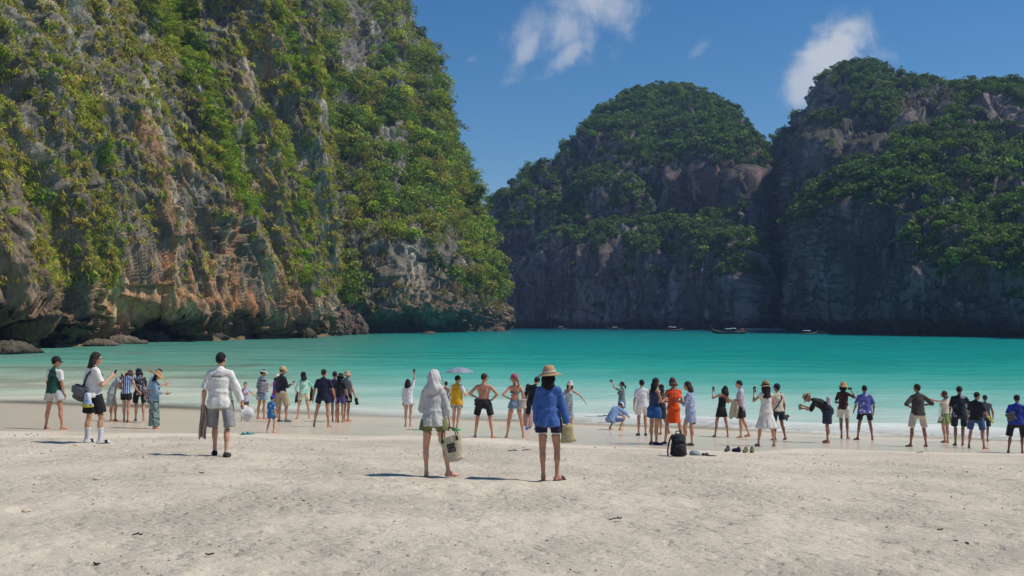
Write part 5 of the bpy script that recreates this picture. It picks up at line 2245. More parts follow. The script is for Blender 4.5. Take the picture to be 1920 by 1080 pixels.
p = who['stripe'] = Person('woman in a blue striped sleeveless top and black shorts with brown hair', 236, 791, H=1.66, head=-12, lean=14, hpitch=35, hyaw=10, female=True,
                           arms=(((.5, .2, -.8), (.1, .6, -.4)), ((.35, .1, -.9), (.1, .6, -.55))), legs=('close', 'close'), skin=FAIR)
p.top(C((0.02, 0.05, 0.16), 'stripe', (0.25, 0.38, 0.55), 1.0, (0.45, 0.45, 0.48)), .12, .05, .022)
p.shorts(C(BLACK), .48, .014)
p.hair((0.06, 0.03, 0.02), 'bob', .06)

p = who['floral_long'] = Person('woman in dark floral blouse, black shorts and navy cap with long dark hair', 262, 790, H=1.68, head=25, lean=10, hpitch=25, hyaw=15, female=True,
                                arms=('face', ((.2, .2, -.95), (-.5, .75, .2))), legs=('stand', 'rear'), skin=TAN)
p.top(C((0.03, 0.03, 0.045), 'floral', (0.40, 0.40, 0.42), .7, (0.25, 0.25, 0.28)), .85, .10, .035)
p.shorts(C(BLACK), .75, .03)
p.hair(HAIR_D, 'long', .26)
p.hat(C((0.015, 0.017, 0.05)), 'cap')

p = who['bluehead'] = Person('man in light blue shirt with short black hair looking down behind the sunhat', 283, 793, H=1.72, head=-75, lean=12, hpitch=38,
                             arms=('phone', 'phone'), legs=('stand', 'stand'), skin=FAIR)
p.top(C((0.20, 0.42, 0.66)), .7, .10, .03)
p.shorts(C((0.06, 0.08, 0.12)), .7, .03)
p.hair()

p = who['sunhat'] = Person('woman in wide straw sunhat, denim shirt and long leaf patterned skirt holding a phone', 290, 804, top=690, hatadd=.05, head=-70, hpitch=18, female=True,
                           arms=('down', ((.12, .15, -.98), (-.05, .95, -.12))), legs=('stand', 'stand'), skin=FAIR, curl=(.4, 1.0))
p.top(C((0.22, 0.32, 0.40)), 1.0, .10, .035, forearm=.75)
p.skirt(C((0.20, 0.26, 0.25), 'leafy', (0.07, 0.10, 0.09), 1.0, (0.03, 0.035, 0.03)), .10, .055, waist=.12, folds=(6, .05, .3))
p.hair(HAIR_D, 'long', .18)
p.hat(straw_mat((.50, .28, .12)), 'sun', wide=.16, tilt=14)

# -- walking man in white
p = who['tee'] = Person('man in white shirt and grey shorts walking away with black trainers, short dark hair', 411, 855, top=656, head=2, hyaw=-8,
                        arms=(((.30, -.10, -1), (.10, .05, -1)), ((.42, -.02, -1), (.34, .16, -1))), legs=('front', ((.10, -.10, -1), (.04, -.30, -1))), skin=LIGHT, fine=True, curl=(.8, .9), feet=(20, 6))
p.top(C(WHITE), (.95, 1.0), .13, .05, flare=.03, forearm=(0, .85))
p.shorts(C((0.27, 0.265, 0.265)), .98, .04, flare=.03)
p.hair((0.012, 0.010, 0.009), 'short')
p.shoes(C((0.02, 0.02, 0.022)), 'trainer')

# -- families by the water, left of centre
p = who['girl'] = Person('small girl in a pink and blue swimsuit facing the beach', 459, 790, top=714, head=205, hyaw=-15, female=True,
                         arms=(((.7, .2, -.7), (.4, .5, -.4)), 'down'), legs=('front', 'rear'), skin=FAIR)
p.top(C((0.60, 0.22, 0.32), 'tiedye', (0.25, 0.45, 0.60)), .3, .08, .012)
p.skirt(C((0.05, 0.06, 0.08)), .62, .03, waist=.03)
p.hair(HAIR_D, 'pony', .22)

p = who['plaid'] = Person('person in navy plaid shirt, white visor and denim shorts', 491, 786, top=690, hatadd=.02, head=-38, hyaw=-20, hpitch=10, female=True,
                          arms=('carry', 'phone'), legs=('wide', 'stand'), skin=TAN)
p.top(C((0.02, 0.025, 0.06), 'plaid', (0.32, 0.34, 0.38), 1.0, (0.5, 0.5, 0.5)), .95, .14, .05, forearm=.3)
p.shorts(C((0.20, 0.30, 0.42)), .55, .03, flare=.03)
p.hair(HAIR_D, 'bun')
p.hat(C((0.62, 0.60, 0.55)), 'visor')

p = who['redvest'] = Person('person with red and blue wrap and white hood between plaid shirt and tan cap', 517, 783, top=700, head=-50, hpitch=15, female=True,
                            arms=('face', 'belly'), legs=('stand', 'stand'), skin=TAN)
p.top(C((0.55, 0.03, 0.03), 'tiedye', (0.03, 0.06, 0.40), 1.4), .5, .16, .03)
p.shorts(C((0.30, 0.28, 0.26)), .8, .02)
p.hair(HAIR_D, 'bob', .05)
p._mk('hood', [EL(p.hc + p.Hd @ V3(0, -.02, .03), V3(.098, .115, .11), p.Hd).keep(p.hc + p.Hd @ V3(0, .04, .02), p.Hd @ V3(0, 1, -.5))], C((0.60, 0.52, 0.48)), .02, .004, h=.012)

p = who['tancap'] = Person('man in tan cap, black long sleeved top and khaki shorts holding a phone', 530, 791, top=684, hatadd=.03, head=-42, hyaw=-28, hpitch=6,
                           arms=('down', 'phone'), legs=('stand', 'front'), skin=TAN, curl=(.4, 1.0))
p.top(C((0.018, 0.022, 0.028)), 1.0, .04, .015, forearm=.9)
p.shorts(C((0.36, 0.29, 0.19)), .98, .035, flare=.025)
p.hair()
p.hat(C((0.52, 0.36, 0.16)), 'cap')
p.shoes(C((0.12, 0.13, 0.15)))

p = who['boy'] = Person('little boy in blue cap and blue floral shirt walking by the plaid shirt', 507, 812, top=738, hatadd=.03, head=-35, hyaw=-20, hpitch=12,
                        arms=('belly', 'down'), legs=(((.05, -.12, -1), (.0, -.35, -1)), ((-.02, .28, -1), (-.05, -.1, -1))), skin=FAIR)
p.top(C((0.03, 0.16, 0.42), 'floral', (0.30, 0.50, 0.60), .8, (0.55, 0.55, 0.25)), .9, .18, .05)
p.shorts(C((0.03, 0.14, 0.36)), .5, .03)
p.hair()
p.hat(C((0.02, 0.06, 0.33)), 'cap', size=1.05)

p = who['mint'] = Person('woman in mint tie dye top, cream shorts and black cap', 569, 785, top=695, hatadd=.02, head=26, hyaw=18, hpitch=4, female=True,
                         arms=(((.5, -.05, -.9), (-.2, .3, -.85)), ((.75, .2, -.7), (.35, .5, -.6))), legs=('wide', 'wide'), skin=FAIR)
p.top(C((0.12, 0.52, 0.33), 'tiedye', (0.55, 0.66, 0.58)), .98, .02, .03, forearm=.6)
p.shorts(C((0.60, 0.52, 0.40)), .45, .022, flare=.02)
p.hair(HAIR_D, 'long', .14)
p.hat(C(BLACK), 'cap')

p = who['navy'] = Person('broad man in navy shirt and navy shorts standing with legs apart', 606, 801, top=690, head=-6, hyaw=-8, build=1.12,
                         arms=(((.35, -.05, -1), (.20, .10, -1)), ((.42, .0, -1), (.20, .25, -1))), legs=(((.26, .05, -1), (.20, -.03, -1)), ((.10, -.03, -1), (.06, -.06, -1))), skin=TAN)
p.top(C((0.010, 0.013, 0.04)), .78, .10, .035)
p.shorts(C((0.012, 0.014, 0.035)), .45, .025)
p.hair((0.02, 0.014, 0.01), 'short')

p = who['behindnavy'] = Person('person with black hair and dark top half hidden behind the navy shirt man', 627, 791, top=695, head=-10,
                               arms=('down', 'down'), legs=('close', 'close'), skin=TAN)
p.top(C((0.05, 0.03, 0.10)), .6, .10, .02)
p.shorts(C((0.05, 0.03, 0.14)), .6, .02)
p.hair()

p = who['sandals'] = Person('woman in black top and purple shorts with dark sunhat carrying sandals', 637, 792, top=697, hatadd=.03, head=-15, hpitch=18, female=True,
                            arms=('carry', ((.3, .1, -.95), (.1, .4, -.8))), legs=('close', 'stand'), skin=TAN)
p.top(C((0.014, 0.014, 0.016)), .7, .05, .025)
p.shorts(C((0.06, 0.035, 0.16)), .55, .02)
p.hair(HAIR_D, 'bob', .08)
p.hat(C((0.02, 0.022, 0.026)), 'bucket')

p = who['greytee'] = Person('man in grey shirt, black shorts and tan cap with a black shoulder bag', 650, 790, top=693, hatadd=.03, head=-35, hyaw=-30, build=.95,
                            arms=('down', ((.30, .1, -.95), (.18, .30, -.9))), legs=('stand', 'close'), skin=TAN, curl=(.4, .9))
p.top(C((0.20, 0.20, 0.205)), .62, .06, .03)
p.shorts(C((0.014, 0.015, 0.022)), .6, .03)
p.hair()
p.hat(C((0.42, 0.30, 0.17)), 'bucket', size=.95)
p.strap(C(BLACK), -1, .022)

# -- centre
p = who['waver'] = Person('woman in white shirt raising a phone beside the hooded woman', 766, 800, top=709, head=-8, female=True, side=-4,
                          arms=('down', ((.15, .35, .8), (.12, .1, 1))), legs=('stand', 'close'), skin=FAIR, curl=(.3, 1.1))
p.top(C((0.62, 0.62, 0.62)), .98, .12, .04, forearm=.15)
p.shorts(C((0.30, 0.26, 0.24)), .3, .015)
p.hair(HAIR_D, 'long', .16, 1.1)

p = who['hood'] = Person('woman in pale grey hooded shirt and olive shorts with bare feet and a straw basket', 813, 893, top=687, hatadd=.03, head=-4, hyaw=-16, female=True, hpitch=3,
                         arms=(((.16, .12, -.95), (-.45, .75, .25)), ((.24, .0, -.95), (.10, .22, -.95))), legs=(((.10, .05, -1), (-.02, -.02, -1)), ((.24, .02, -1), (.14, .02, -1))), skin=LIGHT, fine=True, curl=(.8, 1.1), feet=(4, 62))
p.top(C((0.52, 0.50, 0.465)), 1.0, .115, .040, flare=.055, forearm=.45, folds=(6, .06, .5))
p.shorts(C((0.155, 0.165, 0.055)), .36, .034, flare=.03)
HM = p.Hd
p._mk('hood', [EL(p.hc + HM @ V3(0, -.022, .012), V3(.106, .128, .130), HM), (RC(p.hc + HM @ V3(0, -.05, -.06), p.nb + p.T @ V3(0, -.03, .0), .098, .115), .06),
               (RC(p.nb + p.T @ V3(-.09, -.01, -.02), p.nb + p.T @ V3(.09, -.01, -.02), .085, .085), .05)],
      C((0.55, 0.53, 0.495)), .04, .008, [(p.hc + HM @ V3(0, .075, 0), HM @ V3(0, 1, 0))], h=.012)

p = who['selfie'] = Person('woman with tied dark hair and bare arms raising a selfie stick past the hood', 836, 782, top=705, H=1.62, head=-20, hyaw=-15, female=True,
                           arms=(((.3, .6, .1), (.2, .5, .8)), 'down'), legs=('stand', 'stand'), skin=TAN, curl=(1.0, .3))
p.tank(C((0.40, 0.30, 0.26)))
p.shorts(C((0.20, 0.15, 0.12)), .35, .015)
p.hair((0.03, 0.018, 0.012), 'bun')
p.glasses()

p = who['yellow'] = Person('man in yellow shirt with white sleeves under a silver umbrella, green shoes', 857, 808, top=702, head=-22, hyaw=-25, hpitch=6,
                           arms=(((.25, .20, -.95), (-.4, .5, .75)), ((.35, .15, -.95), (-.1, .7, .3))), legs=('stand', 'cross'), skin=FAIR, curl=(1.1, .8))
p.top(C((0.62, 0.34, 0.012), 'raglan', (0.62, 0.60, 0.62)), .85, .12, .04)
p.shorts(C((0.12, 0.12, 0.12), 'leafy', (0.5, 0.5, 0.48), .6, (.03, .03, .03)), .45, .03)
p.hair()
p.glasses()
p.shoes(C((0.03, 0.36, 0.12)), 'shoe', .010)

p = who['shirtless'] = Person('shirtless man in black shorts with hands on hips and sunglasses', 907, 821, top=697, head=-6, hyaw=-40, build=1.08,
                              arms=('hip', ((.80, -.20, -.80), (-.60, .45, -.60))), legs=('wide', 'wide'), skin=(0.44, 0.235, 0.155), curl=(.9, .9), feet=(10, 30))
p.shorts(C((0.016, 0.016, 0.018)), .70, .03, flare=.03)
p.hair(HAIR_B, 'short')
p.glasses()
p.strap(C((0.16, 0.12, 0.10)), 1, .009)

p = who['pinkcap'] = Person('woman in denim shorts, bikini top and pink cap with blonde ponytail', 966, 821, top=698, hatadd=.02, head=8, hyaw=38, hpitch=6, female=True,
                            arms=('hip', ((.25, .10, -.95), (-.2, .5, -.6))), legs=('wide', 'wide'), skin=(0.46, 0.25, 0.165), curl=(.9, .5))
p.shorts(C((0.10, 0.17, 0.27), 'tiedye', (0.20, 0.27, 0.36)), .26, .012, flare=.012)
p._mk('bikini_top', [EC(p.chest + p.T @ V3(0, 0, -.045), p.chest + p.T @ V3(0, 0, .0), (.140, .108), (.142, .112), p.T[:, 0])] +
      [EL(p.chest + p.T @ V3(g * .066, .09, -.005), V3(.06, .056, .058), p.T) for g in (-1, 1)], C((0.15, 0.16, 0.19)), .02, 0, h=.012)
p.hair((0.26, 0.14, 0.07), 'pony', .30, swing=(.05, 0))
p.hat(C((0.42, 0.06, 0.13)), 'cap')

p = who['wrap'] = Person('woman in pink patterned wrap standing behind the pink cap', 990, 803, top=718, head=-25, female=True,
                         arms=('down', 'belly'), legs=('close', 'close'), skin=TAN)
p.dress(C((0.42, 0.30, 0.28), 'speck', (0.26, 0.15, 0.15)), .10, .05, .9, .03, .4)
p.hair(HAIR_B, 'bob', .08)

p = who['rash'] = Person('man in black wetsuit top and black cap leaning to his left, blue shoes', 996, 806, H=1.74, head=-20, hyaw=-20, side=14, hpitch=10,
                         arms=('down', 'down'), legs=('rear', 'stand'), skin=FAIR)
p.top(C((0.012, 0.014, 0.017)), 1.0, .06, .012, forearm=.95)
p.shorts(C((0.014, 0.016, 0.02)), .98, .02)
p.hair()
p.hat(C((0.012, 0.015, 0.03)), 'cap')
p.shoes(C((0.06, 0.10, 0.42)))

p = who['blue'] = Person('woman in loose blue shirt, dark shorts and straw hat seen from behind', 1029, 900, top=679, hatadd=.045, head=-6, hyaw=-36, hpitch=-2, female=True,
                         arms=(((.16, .02, -1), (-.04, .25, -.95)), ((.26, -.03, -1), (.24, .12, -1))), legs=(((.03, .03, -1), (-.03, -.02, -1)), ((.10, .03, -1), (.0, -.05, -1))), skin=(0.40, 0.225, 0.155), fine=True, curl=(.5, .9), feet=(6, 48))
p.top(C((0.055, 0.125, 0.36)), 1.0, .12, .042, flare=.05, forearm=.98, folds=(5, .06, 2.0))
p.shorts(C((0.020, 0.014, 0.045), 'trim', (0.62, 0.58, 0.56), .692), .44, .022, flare=.018)
p.hair((0.008, 0.006, 0.007), 'long', .17, 1.15)
p.hat(straw_mat((.47, .30, .15)), 'straw', band=C((0.60, 0.50, 0.38)), wide=.085, tilt=-6)
p.slides(plain('dark_sandal', (0.06, 0.03, 0.025), .6), which=(1,))

p = who['waving'] = Person('smiling woman facing the beach in white hat, sunglasses and patterned dress, arm out', 1066, 806, top=711, hatadd=.03, head=172, hyaw=10, female=True, side=-6,
                           arms=(((.80, .25, -.35), (.75, .2, -.75)), 'down'), legs=('stand', 'close'), skin=FAIR)
p.dress(C((0.36, 0.42, 0.44), 'floral', (0.12, 0.17, 0.22), .6, (0.55, 0.55, 0.52)), .45, .06, .0, .012, neck=.07)
p.hair(HAIR_D, 'long', .16)
p.hat(C((0.66, 0.66, 0.64), 'speck', (0.12, 0.16, 0.14), 1.6), 'bucket')
p.glasses()

# -- right of centre
p = who['greencam'] = Person('woman in grey green shirt lifting a camera behind the crouching one', 1166, 796, top=714, head=62, hpitch=-12, female=True,
                             arms=(((.5, .55, .35), (-.3, .45, .75)), 'down'), legs=('stand', 'stand'), skin=TAN, curl=(1.0, .4))
p.top(C((0.13, 0.165, 0.16)), .75, .10, .03)
p.shorts(C((0.16, 0.24, 0.36)), .6, .03)
p.hair((0.015, 0.011, 0.01), 'pony', .14)

p = who['crouch'] = Person('person in blue denim shirt crouching low on the wet sand', 1153, 806, H=1.68, head=-52, lean=48, hpitch=20, female=False,
                           arms=('knee', 'knee'), legs=('squat', 'squat'), skin=TAN)
p.top(C((0.20, 0.31, 0.50)), 1.0, .12, .05, forearm=.8)
p.shorts(C((0.10, 0.15, 0.25)), .95, .03)
p.hair()
p.hat(C((0.55, 0.56, 0.58)), 'cap')

p = who['whitepair'] = Person('man in white shirt and white shorts standing upright with navy shoes', 1204, 817, top=710, head=4, build=.95,
                              arms=(((.26, -.06, -1), (.0, .35, -.95)), ((.30, -.05, -1), (.05, .25, -1))), legs=('stand', 'stand'), skin=TAN)
p.top(C((0.62, 0.60, 0.62)), .70, .06, .04)
p.shorts(C((0.62, 0.54, 0.52)), .62, .03)
p.hair()
p.shoes(C((0.02, 0.03, 0.09)))

p = who['bluetank'] = Person('woman in blue shorts and navy tank top with long dark hair, side on', 1227, 834, top=706, head=-58, hyaw=-10, hpitch=14, female=True, build=1.08,
                             arms=('phone', 'phone'), legs=('stand', 'close'), skin=(0.34, 0.19, 0.125), curl=(1.0, 1.0))
p.tank(C((0.03, 0.045, 0.10)), .02)
p.shorts(C((0.012, 0.075, 0.23)), .50, .03, flare=.025)
p.hair((0.012, 0.009, 0.009), 'long', .34, 1.15)
p.shoes(C((0.02, 0.025, 0.06)), 'shoe', .008)

p = who['blackskirt'] = Person('person in black top and skirt hidden between the blue shorts and orange dress', 1247, 815, H=1.60, head=60, female=True,
                               arms=('belly', 'belly'), legs=('stand', 'rear'), skin=TAN)
p.dress(C((0.016, 0.018, 0.024)), .56, .05, .5, .015)
p.hair(HAIR_D, 'bob', .06)

p = who['orange'] = Person('woman in bright orange dress with tied brown hair', 1263, 833, top=704, head=6, hpitch=16, hyaw=6, female=True,
                           arms=('belly', 'belly'), legs=('wide', 'wide'), skin=(0.42, 0.245, 0.175))
p.dress(C((0.74, 0.085, 0.012)), .56, .02, .35, .028, neck=.03, folds=(5, .03, .2))
p._mk('ruffle', [EC(p.mid + p.T @ V3(0, -.01, .20), p.mid + p.T @ V3(0, -.01, .02), (.175, .125), (.225, .165), p.T[:, 0], (9, .05, .3))], C((0.78, 0.10, 0.015)), .02, .01)
p.hair((0.10, 0.045, 0.028), 'bob', .02)
p.shoes(C((0.03, 0.03, 0.035)), 'sandal', .004)
p.strap(C((0.30, 0.16, 0.10)), 1, .010)

p = who['bluefloral'] = Person('woman in blue and white floral dress with shoulder length dark hair facing left', 1291, 836, top=712, head=58, hyaw=15, hpitch=18, female=True,
                               arms=('phone', ((.2, .0, -1), (.05, .2, -1))), legs=('front', 'stand'), skin=(0.42, 0.25, 0.18))
p.dress(C((0.20, 0.25, 0.40), 'speck', (0.52, 0.54, 0.60), 1.2), .64, .03, 1.0, .02, .4)
p.hair((0.035, 0.018, 0.014), 'bob', .15, 1.2)
p.shoes(C((0.10, 0.12, 0.10)), 'sandal', .004)

p = who['romper'] = Person('woman in short black strappy dress bending sideways to take a picture', 1353, 819, H=1.63, head=10, side=16, hyaw=-10, hpitch=15, female=True,
                           arms=(((.3, .45, -.4), (.0, .5, .85)), ((.4, .5, -.4), (-.6, .5, .6))), legs=('wide', 'wide'), skin=(0.40, 0.23, 0.16), curl=(1.0, .8))
p.tank(C((0.016, 0.016, 0.018)), .04, drop=.13)
p.skirt(C((0.016, 0.016, 0.018)), .68, .05)
p.hair((0.018, 0.010, 0.010), 'long', .16, 1.2)

p = who['totecarry'] = Person('man in white shirt and black shorts facing left with a cream cloth over his arm', 1397, 821, top=711, head=76, hpitch=12, build=.92,
                              arms=(((.12, .25, -.95), (-.15, .95, -.05)), ((.12, .25, -.95), (-.1, .9, .05))), legs=('stand', 'rear'), skin=FAIR)
p.top(C((0.50, 0.46, 0.48), 'speck', (0.36, 0.32, 0.36), 2.0), .8, .12, .035)
p.shorts(C((0.02, 0.02, 0.022)), .75, .022)
p.hair()

p = who['whitedress'] = Person('woman in white sleeveless dress and straw hat with very long dark hair', 1437, 837, top=709, hatadd=.05, head=6, female=True,
                               arms=(((.35, .5, -.5), (-.2, .45, .85)), ((.3, .35, -.7), (-.4, .6, .6))), legs=('wide', 'wide'), skin=(0.40, 0.235, 0.17))
p.dress(C((0.64, 0.60, 0.54)), .50, .14, .14, .03, folds=(8, .06, .6))
p.hair((0.022, 0.010, 0.012), 'long', .42, 1.2)
p.hat(straw_mat((.36, .22, .10)), 'straw', band=C(BLACK), wide=.05)
p.slides(plain('nude_sandal', (0.30, 0.18, 0.13), .6))

p = who['creamtee'] = Person('man in cream shirt, navy shorts and navy cap carrying dark sandals', 1463, 826, top=717, hatadd=.03, head=22, hyaw=10,
                             arms=('phone', ((.24, -.02, -1), (.10, .12, -1))), legs=('stand', 'rear'), skin=BROWN)
p.top(C((0.56, 0.47, 0.36)), .85, .05, .035)
p.shorts(C((0.02, 0.022, 0.045)), .68, .03)
p.hair()
p.hat(C((0.014, 0.018, 0.05)), 'cap')
p.strap(C((0.03, 0.05, 0.09)), 1, .018)

# -- right
p = who['bent'] = Person('man in straw hat, black shirt and navy shorts bending far forward', 1552, 831, H=1.72, head=72, lean=66, hpitch=-8,
                         arms=(((.15, .35, -.75), (-.1, .60, .10)), ((.15, .40, -.70), (-.1, .60, .20))), legs=('stand', 'wide'), skin=(0.27, 0.15, 0.10), curl=(1.0, 1.0))
p.top(C((0.014, 0.015, 0.018)), .9, .06, .045, forearm=.2)
p.shorts(C((0.024, 0.028, 0.055)), .80, .045, flare=.03)
p.hair()
p.hat(straw_mat((.44, .29, .14)), 'straw', band=C(BLACK), wide=.075)

p = who['maroon'] = Person('woman in dark maroon top, white shorts and orange hat with a camera at her eye', 1582, 822, top=713, hatadd=.04, head=-28, hyaw=-12, female=True,
                           arms=('belly', 'face'), legs=('close', 'stand'), skin=BROWN, curl=(.5, 1.0))
p.top(C((0.055, 0.020, 0.020)), .8, .05, .02)
p.shorts(C((0.60, 0.54, 0.46)), .62, .028, flare=.02)
p.hair(HAIR_D, 'bob', .06)
p.hat(straw_mat((.52, .28, .08)), 'bucket', size=.98)

p = who['hawaii'] = Person('man in violet blue floral shirt and black shorts standing with legs apart', 1622, 825, top=720, head=-3, build=1.05,
                           arms=(((.40, -.05, -1), (.05, .55, -.65)), ((.40, -.05, -1), (.08, .45, -.8))), legs=('wide', 'wide'), skin=BROWN, feet=(35, 20))
p.top(C((0.08, 0.09, 0.32), 'floral', (0.42, 0.44, 0.55), 1.3, (0.60, 0.60, 0.62)), .92, .09, .05, flare=.05)
p.shorts(C((0.014, 0.014, 0.020)), .65, .03)
p.hair()

p = who['akimbo'] = Person('man in charcoal shirt with rolled sleeves and khaki shorts, elbows out', 1722, 838, top=717, head=6, hyaw=14,
                           arms=('hip', ((.85, -.10, -.70), (-.75, .50, -.25))), legs=('wide', 'wide'), skin=BROWN, curl=(.9, .9), feet=(35, 10))
p.top(C((0.055, 0.045, 0.042)), 1.0, .07, .035, forearm=.25)
p.shorts(C((0.46, 0.40, 0.33)), .86, .03, flare=.025)
p.hair()

p = who['greenskirt'] = Person('woman in white top and short green skirt holding a phone out to the left', 1772, 830, top=731, head=28, hyaw=22, female=True,
                               arms=(((.5, .5, .1), (.4, .55, .28)), 'down'), legs=('cross', 'stand'), skin=(0.38, 0.22, 0.155), curl=(.9, .4))
p.top(C((0.58, 0.50, 0.38)), .5, -.02, .018)
p.skirt(C((0.19, 0.24, 0.085)), .68, .13, folds=(9, .08, .2))
p.hair((0.075, 0.028, 0.020), 'bob', .05, 1.15)

p = who['darkfloral'] = Person('tall man in black shirt with pale flower print and black shorts', 1800, 836, top=722, head=-18, hyaw=-10, build=1.06,
                               arms=(((.25, .0, -1), (.0, .3, -.95)), ((.42, .12, -.9), (.1, .8, .0))), legs=('stand', 'close'), skin=BROWN)
p.top(C((0.016, 0.018, 0.028), 'floral', (0.22, 0.23, 0.27), 1.6, (0.30, 0.30, 0.34)), .9, .10, .045)
p.shorts(C((0.018, 0.020, 0.032)), .82, .04)
p.hair()
p.slides(plain('pale_sandal', (0.45, 0.38, 0.32), .6))

p = who['bluejeans'] = Person('man in black shirt and blue denim shorts carrying yellow sandals', 1831, 841, top=732, head=-48, hyaw=-18, hpitch=12, build=1.06,
                              arms=('down', ((.25, .30, -.9), (-.15, .90, -.35))), legs=('wide', 'wide'), skin=(0.30, 0.165, 0.11), curl=(.4, 1.0), feet=(15, 30))
p.top(C((0.014, 0.015, 0.018)), .85, .07, .04)
p.shorts(C((0.035, 0.075, 0.17)), .78, .035, flare=.025)
p.hair()

p = who['behindyellow'] = Person('person with bare brown arms behind the man carrying yellow sandals', 1848, 828, top=739, head=-30, build=.98,
                                 arms=('down', ((.30, .1, -.95), (.0, .4, -.9))), legs=('close', 'close'), skin=BROWN)
p.top(C((0.10, 0.11, 0.13)), .3, .06, .03)
p.shorts(C((0.018, 0.020, 0.032)), .8, .03)
p.hair((0.02, 0.012, 0.009), 'short')

p = who['edge'] = Person('man in royal blue shirt and black shorts with a small bag, rightmost on the beach', 1908, 850, top=737, head=-30, build=1.15, hyaw=-20,
                         arms=('belly', 'belly'), legs=('wide', 'front'), skin=BROWN)
p.top(C((0.025, 0.045, 0.30)), .8, .08, .05)
p.shorts(C((0.016, 0.016, 0.018)), .95, .045, flare=.03)
p.hair()
p.strap(C(BLACK), 1, .016)

# =================================================================== THINGS PEOPLE CARRY AND LEAVE ON THE SAND
def wobj(name, V, Q, mat, loc, rz=0.0, T=None, parent=None, smooth=True, col=None):
    me = mesh_np(name, V, Q, T, smooth=smooth, col=col)
    o = link(name, me, mat, parent)
    if parent is None:
        o.location = loc
        o.rotation_euler = (0, 0, rz)
    return o


def boxmesh(sx, sy, sz, bev=0.2):
    """rounded box centred at the origin as a quad sphere-like grid"""
    P = EL((0, 0, 0), (1, 1, 1))
    n = 5
    V, Q = [], []
    idx = {}
    def vid(p):
        k = tuple(round(c, 5) for c in p)
        if k not in idx:
            idx[k] = len(V)
            V.append(p)
        return idx[k]
    for ax in range(3):
        for sg in (-1, 1):
            for i in range(n):
                for j in range(n):
                    q = []
                    for di, dj in ((0, 0), (1, 0), (1, 1), (0, 1)):
                        a, b = -1 + 2 * (i + di) / n, -1 + 2 * (j + dj) / n
                        p = [0, 0, 0]
                        p[ax] = sg
                        p[(ax + 1) % 3] = a
                        p[(ax + 2) % 3] = b
                        q.append(vid(tuple(p)))
                    Q.append(q if sg > 0 else q[::-1])
    V = np.array(V, float)
    L = (np.abs(V) ** 5).sum(1) ** (1 / 5)
    W = V / L[:, None]
    V = V * (1 - bev) + W * bev
    return V * V3(sx, sy, sz) * .5, np.array(Q)


def rope(pts, r, seg=6, n=14):
    """smooth curve through the points as a tube"""
    pts = np.asarray(pts, float)
    t = np.linspace(0, len(pts) - 1, n)
    out = []
    for x in t:
        i = int(min(math.floor(x), len(pts) - 2))
        f = x - i
        p0, p1, p2, p3 = pts[max(i - 1, 0)], pts[i], pts[i + 1], pts[min(i + 2, len(pts) - 1)]
        out.append(0.5 * (2 * p1 + (p2 - p0) * f + (2 * p0 - 5 * p1 + 4 * p2 - p3) * f * f + (3 * p1 - p0 - 3 * p2 + p3) * f ** 3))
    return tube(out, [r] * n, seg)


PHONE_BODY = plain('phone_case', (0.015, 0.015, 0.018), .35)
PHONE_GLASS = plain('phone_glass', (0.01, 0.012, 0.016), .06)


def phone(label, P, i, tilt=70, case=None, rz=0.0):
    c = P.W(P.hand(i, .115))
    root = empty('phone', c, P.root.rotation_euler.z + rz)
    M = rotx(R(tilt - 90))
    V, Q = boxmesh(.074, .009, .15, .15)
    o = link('case', mesh_np('case', V @ M.T, Q), case or PHONE_BODY, root)
    V, Q = boxmesh(.068, .003, .142, .1)
    o2 = link('screen', mesh_np('screen', (V + V3(0, -.0045, 0)) @ M.T, Q), PHONE_GLASS, root)
    tag(root, label, 'phone', 'phones and cameras in hands')
    return root


phone('dark phone in the hand of the man with long white socks', who['bagman'], 1, 60)
phone('phone held out by the woman in the wide straw sunhat', who['sunhat'], 1, 20)
phone('phone in the hand of the man in tan cap and black top', who['tancap'], 1, 60)
phone('phone raised high by the woman in white shirt beside the hood', who['waver'], 1, 90)
phone('phone of the woman in blue shorts with long dark hair', who['bluetank'], 1, 50)
phone('phone held up by the woman in the black strappy dress', who['romper'], 0, 95)
phone('phone of the man facing left with cloth over his arm', who['totecarry'], 0, 40)
phone('blue phone held up by the woman in white dress', who['whitedress'], 0, 90, plain('blue_case', (0.03, 0.12, 0.4), .4))
phone('large phone held out to the left above the green skirt', who['greenskirt'], 0, 92, plain('silver_case', (0.5, 0.5, 0.52), .25), R(60))
phone('dark bottle-sized phone in front of the bending man', who['bent'], 0, 80)


def camera_prop(label, P, i):
    c = P.W(P.hand(i, .10))
    root = empty('camera_device', c, P.root.rotation_euler.z)
    V, Q = boxmesh(.12, .05, .075, .25)
    link('case', mesh_np('case', V, Q), PHONE_BODY, root)
    V, Q, T = tube([(0, .02, 0), (0, .06, 0), (0, .085, 0)], [.032, .032, .030], 14)
    link('lens', mesh_np('lens', V, Q, T), PHONE_GLASS, root)
    tag(root, label, 'camera', 'phones and cameras in hands')


camera_prop('small black camera lifted by the woman in grey green shirt', who['greencam'], 0)
camera_prop('small black camera at the eye of the woman in maroon top', who['maroon'], 1)


# ---- bags ------------------------------------------------------------------------
WOVEN = straw_mat((0.62, 0.53, 0.36))
LEATHER_D = plain('dark_leather', (0.03, 0.022, 0.018), .55)


